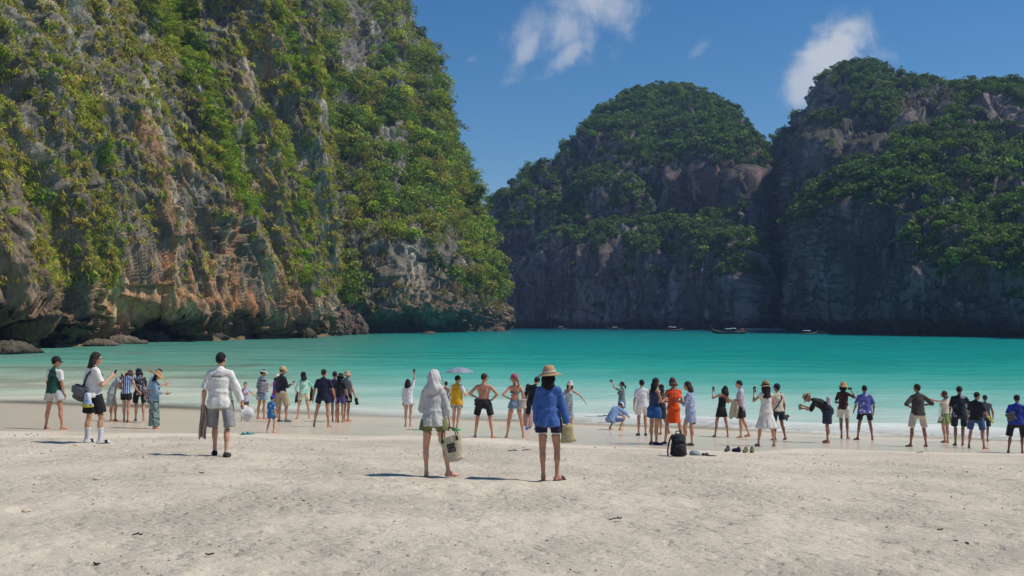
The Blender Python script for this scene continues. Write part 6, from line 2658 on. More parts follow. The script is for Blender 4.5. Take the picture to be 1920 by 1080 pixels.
def basket():
    P = who['hood']
    hpos = P.W(P.hand(1, .09))
    c = hpos + Vector((0.02, -0.06, -0.10))
    root = empty('basket_bag', c, R(-8))
    prims = [EC((0, 0, 0), (0, 0, -.34), (.185, .085), (.125, .095), (1, 0, 0)), EL((0, 0, -.34), (.125, .095, .035))]
    V, Q = solid(prims, .013, .02, .003, 5)
    V = V @ roty(R(-14)).T
    link('basket', mesh_np('basket', V, Q), WOVEN, root)
    M = roty(R(-14))
    for sgn in (-1, 1):
        pts = [V3(-.11, sgn * .07, -.05), V3(-.09, sgn * .06, .07), V3(0, sgn * .02, .125), V3(.09, sgn * .06, .07), V3(.11, sgn * .07, -.05)]
        v, q, t = rope(np.array(pts) @ M.T, .009)
        link('handle', mesh_np('handle', v, q, t), LEATHER_D, root)
    for sx in (-.11, .11):
        v, q = boxmesh(.035, .012, .05, .4)
        link('handle_tab', mesh_np('handle_tab', (v + V3(sx, -.088, -.055)) @ M.T, q), LEATHER_D, root)
    # dark knot-like emblem of four mirrored loops on the side facing the beach
    prims = []
    for sx in (-1, 1):
        for sz in (-1, 1):
            cx, cz = sx * .030, -.165 + sz * .030
            for a in range(9):
                a0, a1 = 2 * math.pi * a / 9, 2 * math.pi * (a + 1) / 9
                prims.append(RC((cx + .019 * math.cos(a0), -.098, cz + .019 * math.sin(a0)), (cx + .019 * math.cos(a1), -.098, cz + .019 * math.sin(a1)), .0052, .0052))
            prims.append(RC((sx * .052, -.096, -.165 + sz * .058), (sx * .034, -.098, -.165 + sz * .034), .005, .005))
            prims.append(RC((sx * .058, -.096, -.165 + sz * .010), (sx * .058, -.096, -.165 + sz * .05), .005, .005))
            prims.append(RC((sx * .010, -.099, -.165 + sz * .058), (sx * .05, -.096, -.165 + sz * .058), .005, .005))
    prims.append(RC((0, -.100, -.225), (0, -.100, -.105), .0055, .0055))
    prims.append(RC((-.058, -.098, -.165), (.058, -.098, -.165), .0055, .0055))
    V, Q = solid(prims, .0058, .002)
    link('emblem', mesh_np('emblem', V @ M.T, Q), plain('dark_print', (0.012, 0.012, 0.012), .7), root)
    tag(root, 'straw basket bag with dark square emblem carried by the hooded woman', 'bag', 'bags carried by visitors')


basket()


def soft_bag(name, label, c, size, mat, rz=0.0, tilt=0.0, strap_to=None, strap_mat=None, flap=None, group='bags carried by visitors', cat='bag', taper=1.0, handles=False):
    root = empty(name, c, rz)
    sx, sy, sz = size
    prims = [EC((0, 0, sz * .46), (0, 0, -sz * .46), (sx * .5 * taper, sy * .42), (sx * .5, sy * .5), (1, 0, 0)), EL((0, 0, -sz * .38), (sx * .49, sy * .5, sz * .14)), EL((0, 0, sz * .38), (sx * .47 * taper, sy * .42, sz * .14))]
    V, Q = solid(prims, max(min(size) / 7, .012), .03, .006, 3)
    M = roty(tilt)
    link('pouch', mesh_np('pouch', V @ M.T, Q), mat, root)
    if flap is not None:
        v, q = boxmesh(sx * .92 * taper, sy * .16, sz * .5, .5)
        link('flap', mesh_np('flap', (v + V3(0, -sy * .5, sz * .16)) @ M.T, q), flap, root)
    if strap_to is not None:
        d = rotz(-rz) @ np.array(Vector(strap_to) - Vector(c))
        for s_ in (-1, 1):
            a = M @ V3(s_ * sx * .40 * taper, 0, sz * .42)
            v, q, t = rope([a, a * .4 + d * .55 + V3(s_ * .02, 0, .02), d], .010, n=8)
            link('strap', mesh_np('strap', v, q, t), strap_mat or mat, root)
    if handles:
        for s_ in (-1, 1):
            v, q, t = rope([M @ V3(-sx * .25, s_ * sy * .3, sz * .44), V3(0, s_ * sy * .2, sz * .85), M @ V3(sx * .25, s_ * sy * .3, sz * .44)], .008, n=9)
            link('handle', mesh_np('handle', v, q, t), strap_mat or mat, root)
    tag(root, label, cat, group)
    return root


P = who['bagman']
soft_bag('messenger_bag', 'grey messenger bag on the back of the man with white socks', P.W(P.pel + V3(-.10, -.20, .02)), (.40, .15, .30), cloth((0.10, 0.10, 0.105)), P.root.rotation_euler.z + R(10), R(16), flap=cloth((0.13, 0.13, 0.135)))
soft_bag('plastic_bag', 'white, blue and yellow plastic bag beside the grey messenger bag', P.W(P.pel + V3(.16, -.18, -.09)), (.30, .13, .26), cloth((0.62, 0.64, 0.66), 'tiedye', (0.20, 0.33, 0.55), .7), P.root.rotation_euler.z, R(-8), taper=.45, flap=None)
v, q = boxmesh(.27, .14, .07, .7)
link('base', mesh_np('base', v + V3(0, 0, -.115), q), cloth((0.55, 0.50, 0.08)), bpy.data.objects['plastic_bag'])
P = who['sunhat']
soft_bag('tote_bag', 'pale pink tote bag with dark print hanging behind the sunhat woman', P.W(P.pel + V3(-.20, -.17, .06)), (.30, .10, .28), cloth((0.56, 0.42, 0.36), 'leafy', (0.10, 0.08, 0.07), .5, (0.40, 0.28, 0.05)), R(-10), strap_to=P.W(P.sh[0] + V3(.02, -.04, .06)))
P = who['plaid']
soft_bag('tote_bag', 'white printed tote bag on the shoulder of the plaid shirt', P.W(P.pel + V3(.23, -.06, .18)), (.32, .10, .36), cloth((0.60, 0.60, 0.60), 'leafy', (0.15, 0.15, 0.17), .4, (.2, .2, .22)), R(-10), strap_to=P.W(P.sh[1] + V3(-.02, -.03, .07)))
P = who['pinkcap']
soft_bag('shoulder_bag', 'cream shoulder bag of the woman in pink cap', P.W(P.pel + V3(.18, -.10, .0)), (.24, .10, .26), cloth((0.50, 0.44, 0.36)), R(0), strap_to=P.W(P.sh[1] + V3(-.04, -.02, .05)))
P = who['shirtless']
soft_bag('pouch_bag', 'small dark pouch at the left hip of the shirtless man', P.W(P.pel + V3(-.20, -.03, .02)), (.12, .07, .17), cloth((0.06, 0.05, 0.05)), R(20))
P = who['blue']
h = P.W(P.hand(1, .09))
soft_bag('straw_bag', 'small round straw bag in the hand of the woman in blue shirt', h + Vector((.0, -.03, -.06)), (.23, .12, .26), straw_mat((0.52, 0.41, 0.20)), R(-5), R(-8), handles=False, taper=.8)
P = who['edge']
soft_bag('waist_bag', 'dark checked shoulder pouch on the rightmost man', P.W(P.waist + V3(-.14, -.19, .03)), (.24, .09, .20), cloth((0.05, 0.05, 0.055), 'hstripe', (0.20, 0.18, 0.17)), P.root.rotation_euler.z, R(-20))
P = who['bent']
soft_bag('small_backpack', 'pale grey backpack on the back of the bending man', P.W(P.waist + P.Ta @ V3(.0, -.20, .02)), (.28, .16, .24), cloth((0.42, 0.42, 0.44)), P.root.rotation_euler.z)
P = who['greytee']
soft_bag('shoe_bag', 'black bag hanging from the hand of the man in grey shirt', P.W(P.hand(1, .12)) + Vector((.02, 0, -.08)), (.13, .09, .24), cloth((0.015, 0.016, 0.018)), 0, R(-14))
P = who['bluefloral']
soft_bag('hand_bag', 'small brown bag in the hand of the blue floral dress woman', P.W(P.hand(1, .10)) + Vector((.04, 0, -.09)), (.12, .08, .22), cloth((0.05, 0.045, 0.042)), 0, R(-10))
P = who['greenskirt']
soft_bag('hand_bag', 'tiny white bag hanging beside the green skirt', P.W(P.pel + V3(-.24, -.02, -.14)), (.16, .07, .12), cloth((0.50, 0.46, 0.42)), 0, strap_to=P.W(P.sh[0] + V3(.04, .0, .05)))


def hanging_cloth(label, top, w, h, th, mat, rz=0.0, n=(7, 12), name='towel'):
    """folded cloth falling from a hand, with thickness"""
    U = np.linspace(-1, 1, n[0] * 2)
    Vv = np.linspace(0, 1, n[1])
    A, B = np.meshgrid(U, Vv)
    x = A * w * .5 * (.45 + .55 * np.minimum(B * 2.2, 1) ** .6) + .02 * np.sin(5 * B)
    y = th * (np.sin(A * 7 + B * 2) * .7 + .3 * np.sin(A * 13 - B * 3)) * np.minimum(B * 2 + .3, 1)
    z = -B * h * (1 - .06 * np.sin(A * 4 + 1))
    f = np.stack([x, y - .012, z], 2).reshape(-1, 3)
    b = np.stack([x * .97, y + .012 + th * .5, z], 2).reshape(-1, 3)
    nr, nc = A.shape
    q = grid_quads(nr, nc)
    k = len(f)
    Q = [q[:, ::-1], q + k]
    rim = [i for i in range(nc)] + [r * nc + nc - 1 for r in range(1, nr)] + [(nr - 1) * nc + i for i in range(nc - 2, -1, -1)] + [r * nc for r in range(nr - 2, 0, -1)]
    rim = np.array(rim)
    r2 = np.roll(rim, -1)
    Q.append(np.stack([rim, r2, r2 + k, rim + k], 1))
    o = wobj(name, np.concatenate([f, b]), np.concatenate(Q), mat, top, rz)
    tag(o, label, 'cloth', 'cloths carried by visitors')
    return o


P = who['tee']
hanging_cloth('beige towel trailing from the left hand of the man in white shirt', P.W(P.hand(0, .05)) + Vector((-.01, 0, .05)), .12, .56, .055, cloth((0.46, 0.36, 0.30), 'speck', (0.38, 0.28, 0.23), 2.5), 0)
P = who['totecarry']
hanging_cloth('cream cloth hanging over the forearm of the man facing left', P.W(P.elb[0] * .4 + P.wri[0] * .6) + Vector((0, -.05, .05)), .26, .55, .04, cloth((0.50, 0.42, 0.30)), R(0))
P = who['mint']
hanging_cloth('grey jacket hanging at the right side of the mint top', P.W(P.hand(1, .02)) + Vector((-.10, .02, .25)), .14, .62, .04, cloth((0.06, 0.06, 0.065)), 0, name='jacket')
hanging_cloth('grey jacket sleeve hanging at the left side of the mint top', P.W(P.hand(0, .02)) + Vector((-.02, .0, .16)), .12, .44, .04, cloth((0.06, 0.06, 0.065)), 0, name='jacket')

# white cap in the hand of the walking man
P = who['tee']
Vc, Qc = lathe([(.001, .11), (.05, .105), (.085, .07), (.10, .02), (.135, -.02), (.15, -.03), (.148, -.035), (.10, .0)], 24)
o = wobj('hat', Vc @ (roty(R(75)) @ rotx(R(20))).T, Qc, cloth((0.58, 0.57, 0.55)), P.W(P.hand(1, .13)) + Vector((.05, .04, -.05)))
tag(o, 'white sun hat carried in the right hand of the man in white shirt', 'hat')

# shirt lettering, laid on the cloth of the back
from mathutils.bvhtree import BVHTree


def shirt_print(P, text, z, width, mat):
    cu = bpy.data.curves.new('print', 'FONT')
    cu.body = text
    cu.align_x = 'CENTER'
    cu.size = 1.0
    cu.space_character = 1.25
    cu.offset = 0.018
    tmp = bpy.data.objects.new('tmp', cu)
    COL.objects.link(tmp)
    dg = bpy.context.evaluated_depsgraph_get()
    me0 = bpy.data.meshes.new_from_object(tmp.evaluated_get(dg))
    bpy.data.objects.remove(tmp)
    v = np.zeros(len(me0.vertices) * 3)
    me0.vertices.foreach_get('co', v)
    v = v.reshape(-1, 3)
    w = v[:, 0].max() - v[:, 0].min()
    v = v / w * width
    shirt = P.parts['shirt'].data
    bv = BVHTree.FromPolygons([tuple(q.co) for q in shirt.vertices], [tuple(q.vertices) for q in shirt.polygons])
    out = []
    for x, y, _ in v:
        # wearer faces +y, readers stand behind: x grows to the right seen from behind
        hit = bv.ray_cast(Vector((x, -1.0, z + y * 1.15)), Vector((0, 1, 0)))
        yy = hit[0].y if hit[0] is not None else -.15
        out.append((x, yy - .010, z + y * 1.15))
    me0.vertices.foreach_set('co', np.array(out, np.float32).ravel())
    me0.update()
    link('print', me0, mat, P.parts['shirt'])


P = who['tee']
shirt_print(P, 'MAMMUT', 1.33 * P.k, .24 * P.k, plain('black_print', (0.03, 0.03, 0.035), .8))


# ---- umbrella ---------------------------------------------------------------------
def umbrella():
    P = who['yellow']
    h = P.W(P.hand(0, .07))
    topp = P.W(P.hc + V3(.02, .06, .20))
    root = empty('umbrella', (topp.x, topp.y, h.z), R(12))
    H = topp.z - h.z
    segs, rr, rings = 8, .43, 6
    Vv, Qv = [], []
    n = segs * 4
    for sh in (0, .008):
        for j in range(rings + 1):
            t = j / rings
            for k in range(n):
                a = 2 * math.pi * k / n
                ph = (k % 4) / 4.0
                sag = 1 - .07 * math.sin(math.pi * ph) * t
                r = rr * t * sag
                Vv.append((r * math.cos(a), r * math.sin(a), H + .03 + .135 * (1 - t ** 1.9) - .02 * math.sin(math.pi * ph) * t - sh))
    for layer in (0, 1):
        o0 = layer * (rings + 1) * n
        for j in range(rings):
            for k in range(n):
                k2 = (k + 1) % n
                q = (o0 + j * n + k, o0 + (j + 1) * n + k, o0 + (j + 1) * n + k2, o0 + j * n + k2)
                Qv.append(q if layer == 0 else q[::-1])
    me = mesh_np('canopy', np.array(Vv), np.array(Qv), smooth=True)
    link('canopy', me, plain('silver_cloth', (0.42, 0.42, 0.46), .35, .35), root)
    d = np.array([h.x - topp.x, h.y - topp.y])
    d = rotz(-R(12))[:2, :2] @ d
    v, q, t = tube([(d[0], d[1], -.12), (d[0] * .5, d[1] * .5, H * .5), (0, 0, H + .15), (0, 0, H + .20)], [.007, .006, .006, .004], 8)
    link('shaft', mesh_np('shaft', v, q, t), plain('steel', (0.4, 0.4, 0.42), .3, .9), root)
    v, q, t = tube([(d[0], d[1], -.14), (d[0], d[1], -.06), (d[0], d[1], -.02)], [.014, .016, .013], 8)
    link('grip', mesh_np('grip', v, q, t), plain('black_plastic', (0.015, 0.015, 0.016), .5), root)
    for k in range(segs):
        a = 2 * math.pi * k / segs
        v, q, t = tube([(0, 0, H + .155), (rr * .5 * math.cos(a), rr * .5 * math.sin(a), H + .110), (rr * .97 * math.cos(a), rr * .97 * math.sin(a), H + .028)], [.003, .003, .003], 5)
        link('rib', mesh_np('rib', v, q, t), plain('steel', (0.4, 0.4, 0.42), .3, .9), root)
    tag(root, 'small silver grey umbrella over the yellow shirt', 'umbrella')


umbrella()

# selfie stick
P = who['selfie']
a = P.W(P.hand(0, .05))
v, q, t = tube([(0, 0, -.08), (-.04, .05, .14), (-.12, .1, .34)], [.012, .008, .007], 7)
o = wobj('selfie_stick', v, q, plain('black_plastic', (0.015, 0.015, 0.016), .5), a, 0, t)
tag(o, 'thin dark selfie stick held up behind the hooded woman', 'stick')


# ---- footwear in hands and on the sand -----------------------------------------------
def sandal_mesh(L=.27, heel=False):
    V, Q = solid([EL((0, .03, .012), (.048, L * .52, .016)), EL((0, -L * .25, .012), (.040, L * .24, .016)), EL((0, L * .22, .038), (.050, .040, .032))], .013, .012, zmin=-.004)
    return V, Q


def shoe_mesh(L=.28):
    V, Q = solid([RC((0, -L * .36, .05), (0, L * .10, .042), .044, .046), RC((0, L * .10, .042), (0, L * .36, .034), .046, .032), RC((0, -L * .34, .05), (0, -L * .30, .10), .042, .036)], .013, .02, zmin=0.0)
    return V, Q


def lay(name, label, px, py, mesh, mat, rz, cat='shoe', group='shoes left on the sand'):
    g = ground_hit(px, py)
    V, Q = mesh
    o = wobj(name, V, Q, mat, g + Vector((0, 0, -.004)), R(rz))
    tag(o, label, cat, group)
    return o


lay('flip_flop', 'teal flip flop lying on the sand by the little boy, right one', 469, 814, sandal_mesh(), plain('teal_rubber', (0.01, 0.22, 0.20), .6), 80)
lay('flip_flop', 'teal flip flop lying on the sand by the little boy, left one', 461, 815, sandal_mesh(), plain('teal_rubber', (0.01, 0.22, 0.20), .6), 105)
lay('sandal', 'dark brown sandal lying right of the black backpack', 1325, 855, sandal_mesh(.30), plain('brown_rubber', (0.05, 0.03, 0.022), .7), 78)
lay('sandal', 'dark brown sandal tipped beside its pair right of the backpack', 1331, 855, sandal_mesh(.30), plain('brown_rubber', (0.05, 0.03, 0.022), .7), 62)
lay('shoe', 'dark grey shoe at the left end of the shoe row', 1363, 847, shoe_mesh(.24), cloth((0.05, 0.05, 0.055)), 150)
lay('shoe', 'navy shoe in the shoe row next to the grey one', 1380, 847.5, shoe_mesh(.24), cloth((0.02, 0.022, 0.05)), 40)
lay('shoe', 'olive shoe in the shoe row, left of the olive pair', 1397, 849, shoe_mesh(.22), cloth((0.12, 0.13, 0.04)), 150)
lay('shoe', 'olive shoe at the right end of the shoe row', 1410, 849, shoe_mesh(.22), cloth((0.12, 0.13, 0.04)), 165)


def carried(name, label, P, i, mesh, mat, rots, off=(0, 0, 0)):
    V, Q = mesh
    M = rotx(R(rots[0])) @ roty(R(rots[1]))
    o = wobj(name, V @ M.T, Q, mat, P.W(P.hand(i, .10)) + Vector(off), P.root.rotation_euler.z + R(rots[2]))
    tag(o, label, 'shoe', 'shoes carried in hands')


YEL = plain('yellow_rubber', (0.50, 0.42, 0.09), .6)
carried('sandal', 'pale yellow sandal in the hand of the man in blue denim shorts', who['bluejeans'], 1, sandal_mesh(.28), YEL, (-35, 80, -10), (.02, 0, -.05))
carried('sandal', 'second yellow sandal below the first in the same hand', who['bluejeans'], 1, sandal_mesh(.28), YEL, (-50, 80, 10), (.10, .02, -.11))
carried('sandal', 'dark sandal carried by the man in cream shirt', who['creamtee'], 1, sandal_mesh(.30), plain('black_rubber', (0.02, 0.022, 0.026), .6), (-10, 70, -60), (.06, 0, -.03))
carried('sandal', 'dark sandal hanging below its pair by the cream shirt', who['creamtee'], 1, sandal_mesh(.28), plain('black_rubber', (0.02, 0.022, 0.026), .6), (-30, 80, -50), (.03, 0, -.09))
carried('sandal', 'grey sandal carried by the woman in purple shorts', who['sandals'], 1, sandal_mesh(.26), plain('grey_rubber', (0.16, 0.15, 0.12), .6), (0, 40, -80), (-.06, -.05, -.02))


def backpack():
    g = ground_hit(1272, 856)
    root = empty('backpack', g, R(12))
    V, Q = solid([EC((0, 0, .03), (0, 0, .40), (.175, .12), (.150, .095), (1, 0, 0)), EL((0, 0, .06), (.180, .125, .075)), EL((0, 0, .40), (.148, .095, .075))], .018, .03, .008, 9)
    BL = cloth((0.018, 0.018, 0.020))
    link('main_bag', mesh_np('main_bag', V, Q), BL, root)
    V, Q = solid([EL((0, -.10, .15), (.140, .06, .13)), EL((0, -.085, .31), (.115, .045, .07))], .016, .02, .006, 11)
    link('front_pocket', mesh_np('front_pocket', V, Q), cloth((0.024, 0.024, 0.027)), root)
    for zz in (.225, .375):
        v, q, t = rope([(-.12, -.12, zz - .02), (-.06, -.140, zz + .01), (0, -.145, zz + .02), (.06, -.140, zz + .01), (.12, -.12, zz - .02)], .005)
        link('zip', mesh_np('zip', v, q, t), plain('zip_metal', (0.10, 0.10, 0.11), .4), root)
    v, q, t = rope([(-.05, 0, .455), (-.045, 0, .51), (.045, 0, .51), (.05, 0, .455)], .012)
    link('handle', mesh_np('handle', v, q, t), BL, root)
    for sx in (-1, 1):
        v, q, t = rope([(sx * .09, .09, .44), (sx * .13, .16, .30), (sx * .17, .15, .12), (sx * .20, .06, .02)], .018)
        link('strap', mesh_np('strap', v, q, t), BL, root)
    tag(root, 'black backpack standing on the sand by the orange dress woman', 'backpack')
    g = ground_hit(1303, 854)
    V, Q = solid([EL((0, 0, .04), (.12, .10, .07)), EL((.10, -.05, .01), (.09, .07, .025)), EL((-.05, .03, .07), (.06, .05, .05))], .016, .02, .010, 13, zmin=-.01)
    o = wobj('cloth_cap', V, Q, cloth((0.30, 0.33, 0.32)), g)
    tag(o, 'pale grey cloth cap leaning against the black backpack', 'cap')


backpack()

# =================================================================== BOATS
WOOD_B = plain('boat_wood', (0.10, 0.055, 0.03), .6)


def longtail(label, px, py, length, rz, hullc, canopyc, cover=(.30, .62), cabin=None, ribbon=None, low=False):
    d = CAM_Z / -tz(py)
    c = Vector((tx(px, py) * d, d, 0.0))
    root = empty('longtail_boat', c, R(rz))
    L = length
    ns = 22
    secs = []
    for i in range(ns):
        t = i / (ns - 1)
        x = (t - .5) * L
        wdt = .10 * L * (math.sin(math.pi * min(max(t * .86 + .10, 0), 1)) ** .55)
        if t > .93:
            wdt *= max(1 - (t - .93) / .085, .04)
        sheer = .055 * L + .10 * L * max(t - .62, 0) ** 1.9 / .38 ** 1.9 * .9 + .025 * L * max(.25 - t, 0) / .25
        keel = -.018 * L + .06 * L * max(t - .80, 0) / .2
        row = []
        for a in (-1, -.92, -.6, 0, .6, .92, 1):
            z = keel + (sheer - keel) * (abs(a) ** 2.2)
            row.append((x, a * wdt * .5 * (1.0), z))
        secs.append(row)
    V = np.array(secs).reshape(-1, 3)
    q = grid_quads(ns, 7)
    inner = V.copy()
    inner[:, 2] += .035 * L * (1 - np.abs(np.tile([-1, -.92, -.6, 0, .6, .92, 1], ns)) ** 2.2) + .002 * L
    inner[:, 1] *= .93
    Vv = np.concatenate([V, inner])
    k = len(V)
    Q = [q[:, ::-1], q + k]
    for col in (0, 6):
        e = np.arange(ns) * 7 + col
        st = np.stack([e[:-1], e[1:], e[1:] + k, e[:-1] + k], 1)
        Q.append(st if col == 0 else st[:, ::-1])
    link('hull', mesh_np('hull', Vv, np.concatenate(Q)), plain('hull_paint', hullc, .5), root)
    # gunwale stripe
    for col in (0, 6):
        pts = V.reshape(ns, 7, 3)[:, col] + V3(0, 0, .004 * L)
        v, qq, t = tube(pts, [.006 * L] * ns, 5)
        link('gunwale', mesh_np('gunwale', v, qq, t), plain('pale_paint', (0.40, 0.38, 0.33), .5), root)
    # prow post
    tip = V.reshape(ns, 7, 3)[-1, 0]
    v, qq, t = tube([tip + V3(-.03 * L, 0, -.03 * L), tip + V3(.03 * L, 0, .05 * L), tip + V3(.06 * L, 0, .11 * L)], [.012 * L, .010 * L, .007 * L], 6)
    prow = link('prow_post', mesh_np('prow_post', v, qq, t), WOOD_B, root)
    if ribbon:
        v, qq = boxmesh(.035 * L, .02 * L, .05 * L, .5)
        link('ribbon', mesh_np('ribbon', v + tip + V3(.035 * L, 0, .05 * L), qq), plain('ribbon', ribbon, .7), prow)
    # canopy on posts
    x0, x1 = (cover[0] - .5) * L, (cover[1] - .5) * L
    zc = .20 * L if not low else .15 * L
    nn = 9
    rows = []
    for i in range(6):
        x = x0 + (x1 - x0) * i / 5
        for j in range(nn):
            a = -1 + 2 * j / (nn - 1)
            rows.append((x, a * .062 * L, zc + .022 * L * (1 - a * a) + .01 * L * math.sin(i * 1.3)))
    rows = np.array(rows)
    qq = grid_quads(6, nn)
    Vc = np.concatenate([rows, rows - V3(0, 0, .008 * L)])
    kq = len(rows)
    rim = [i for i in range(nn)] + [r * nn + nn - 1 for r in range(1, 6)] + [5 * nn + i for i in range(nn - 2, -1, -1)] + [r * nn for r in range(4, 0, -1)]
    rim = np.array(rim)
    r2 = np.roll(rim, -1)
    link('canopy', mesh_np('canopy', Vc, np.concatenate([qq, qq[:, ::-1] + kq, np.stack([rim, rim + kq, r2 + kq, r2], 1)])), plain('canvas', canopyc, .8), root)
    for x in (x0, (x0 + x1) / 2, x1):
        for sy in (-1, 1):
            v, qq, t = tube([(x, sy * .048 * L, .03 * L), (x, sy * .055 * L, zc)], [.004 * L, .004 * L], 5)
            link('post', mesh_np('post', v, qq, t), WOOD_B, root)
    if cabin:
        v, qq = boxmesh(.075 * L, .07 * L, .10 * L, .2)
        link('engine_cover', mesh_np('engine_cover', v + V3(-.40 * L, 0, .11 * L), qq), plain('engine_cover', cabin, .5), root)
    # long propeller shaft over the stern
    v, qq, t = tube([(-.42 * L, 0, .11 * L), (-.56 * L, 0, .07 * L), (-.72 * L, 0, -.005 * L)], [.010 * L, .005 * L, .004 * L], 6)
    link('tail_shaft', mesh_np('tail_shaft', v, qq, t), plain('dark_metal', (0.05, 0.05, 0.055), .4, .6), root)
    for x in (-.10, .08, .20):
        v, qq = boxmesh(.02 * L, .085 * L, .010 * L, .3)
        link('bench', mesh_np('bench', v + V3(x * L, 0, .04 * L), qq), WOOD_B, root)
    tag(root, label, 'boat', 'longtail boats across the bay')
    return root


longtail('small boat with pale roof, leftmost of the boats at the far cliff', 1050, 617.6, 5.2, 200, (0.20, 0.15, 0.11), (0.42, 0.34, 0.26), (.25, .70))
longtail('low white boat, second from left under the far cliff', 1153, 618.2, 6.6, 172, (0.30, 0.29, 0.28), (0.44, 0.40, 0.36), (.35, .68), low=True)
longtail('boat with blue and white canopy, third from left at the far cliff', 1265, 620.2, 6.8, 12, (0.10, 0.10, 0.11), (0.34, 0.46, 0.62), (.12, .55))
longtail('long dark boat with red engine box by the far sand strip', 1366, 626.0, 9.6, 181, (0.055, 0.05, 0.045), (0.20, 0.28, 0.28), (.28, .62), cabin=(0.60, 0.07, 0.05), low=True)
longtail('boat with blue canopy in front of the right massif', 1517, 627.2, 5.2, 18, (0.12, 0.09, 0.065), (0.28, 0.42, 0.62), (.10, .55), ribbon=(0.5, 0.1, 0.1))
longtail('white boat directly behind the blue canopied boat', 1538, 625.8, 4.2, 170, (0.50, 0.50, 0.48), (0.52, 0.52, 0.50), (.30, .65), low=True)

# small far beach in the gap
P0 = []
for i in range(30):
    px = 1380 + (1475 - 1380) * i / 29
    d0 = np.interp(px, [1380, 1398, 1412, 1430, 1445, 1475], [376, 374, 378, 386, 392, 384])
    e = math.sin(math.pi * i / 29) ** .6
    for dd, dz in ((0, -.3), (5, .02 + .25 * e), (14, .1 + .6 * e), (30, .2 + 1.0 * e)):
        P0.append((tx(px, 618) * (d0 + dd), d0 + dd, dz))
o = link('far_beach', mesh_np('far_beach', np.array(P0), grid_quads(30, 4)), plain('far_sand', (0.55, 0.47, 0.36), .9))
tag(o, 'strip of pale sand at the foot of the far island', kind='structure')


# =================================================================== ROCKS AT THE WATER
def rock_obj(name, label, c, size, seed, colr=(0.13, 0.11, 0.085), rz=0.0, h=None, cat='rock'):
    rs = np.random.default_rng(seed)
    sx, sy, sz = size
    prims = [EL((0, 0, sz * .25), (sx * .42, sy * .42, sz * .62))]
    for _ in range(6):
        o_ = rs.uniform(-.32, .32, 3) * V3(sx, sy, sz)
        o_[2] = abs(o_[2]) * .9
        prims.append(EL(o_, rs.uniform(.16, .32, 3) * V3(sx, sy, sz) + .05 * min(size)))
    hh = h or max(size) / 40
    V, Q = solid(prims, hh, min(size) * .12, min(size) * .07, seed, wscale=max(size) * .16)
    n1 = fbm(V, (sx * .10, sy * .10, sz * .12), 3, .6, seed)
    n2 = fbm(V, (sx * .05, sy * .05, sz * .09), 3, .6, seed + 9, True)
    V = V + (V / np.maximum(np.linalg.norm(V, axis=1, keepdims=True), 1e-6)) * (n1 * min(size) * .14 + n2 * min(size) * .09)[:, None]
    a = fbm(V, (sx * .15, sy * .15, sz * .2), 3, .6, seed + 2)
    col = np.array(colr)[None] * (1 + .55 * a[:, None])
    up = sstep(.3, .8, V[:, 2] / sz)[:, None]
    col = col * (1 - .4 * up) + np.array((.20, .175, .125)) * .4 * up
    me = mesh_np(name, V, Q, col=np.clip(col, .02, .5))
    o = link(name, me, ROCK)
    o.location = c
    o.rotation_euler = (0, 0, R(rz))
    tag(o, label, cat, 'rocks at the foot of the cliffs')
    return o


def water_pt(px, py):
    d = CAM_Z / -tz(py)
    return Vector((tx(px, py) * d, d, -.15))


for (px, py, sx, sy, sz, sd, cc, lab) in (
        (20, 663, 7.0, 5.0, 1.9, 1, (0.085, 0.068, 0.05), 'rough dark rock shelf at the left edge under the near cliff'),
        (178, 648.5, 9.0, 5.0, 1.5, 3, (0.15, 0.115, 0.075), 'brown shelf rock sloping into the water under the overhang'),
        (225, 645, 8.0, 5.0, 1.9, 4, (0.15, 0.12, 0.08), 'low tan rock ledge at the waterline below the overhang'),
        (280, 641, 8.5, 4.5, 2.6, 5, (0.08, 0.07, 0.055), 'dark wet rock between the tan ledge and the cave mouth'),
        (375, 638, 12.0, 5.0, 3.0, 6, (0.07, 0.062, 0.05), 'long dark barnacled rock under the orange wall'),
        (470, 635, 12.0, 5.0, 3.6, 7, (0.075, 0.065, 0.055), 'dark barnacled rock at the foot of the wall, left of the boulder'),
        (536, 632.5, 9.0, 5.0, 4.5, 8, (0.12, 0.09, 0.065), 'brown rock knob right of the long dark rocks'),
        (577, 634.5, 3.6, 3.0, 2.6, 9, (0.10, 0.075, 0.05), 'small square brown boulder standing in the water'),
        (606, 629.5, 9.0, 6.0, 8.5, 10, (0.12, 0.09, 0.07), 'grassy topped rounded rock at the gap, left one'),
        (640, 628.0, 7.5, 6.0, 8.0, 11, (0.13, 0.085, 0.065), 'reddish rounded rock at the gap, right one'),
        (668, 627.0, 6.0, 5.0, 6.5, 12, (0.12, 0.09, 0.07), 'brown rock against the dark cave of the headland'),
        (806, 626.5, 4.5, 3.0, 1.1, 13, (0.10, 0.08, 0.07), 'flat rock awash in front of the headland cave'),
        (936, 621.2, 5.0, 4.0, 1.8, 14, (0.20, 0.11, 0.085), 'small reddish rock off the tip of the headland')):
    rock_obj('shore_rock', lab, water_pt(px, py), (sx, sy, sz), 100 + sd, cc, rz=(sd * 37) % 50 - 25)


# =================================================================== SINGLE TREES AND SHRUBS THAT STAND OUT
def on_cliff(cl, px, py):
    V = cl.V[1:cl.front].reshape(-1, 3)
    N = cl.N[1:cl.front].reshape(-1, 3)
    ax, ay = to_px(V)
    i = np.argmin((ax - px) ** 2 + (ay - py) ** 2)
    return V[i], N[i]


BARK = plain('bark', (0.09, 0.07, 0.05), .9)
rngT = np.random.default_rng(77)


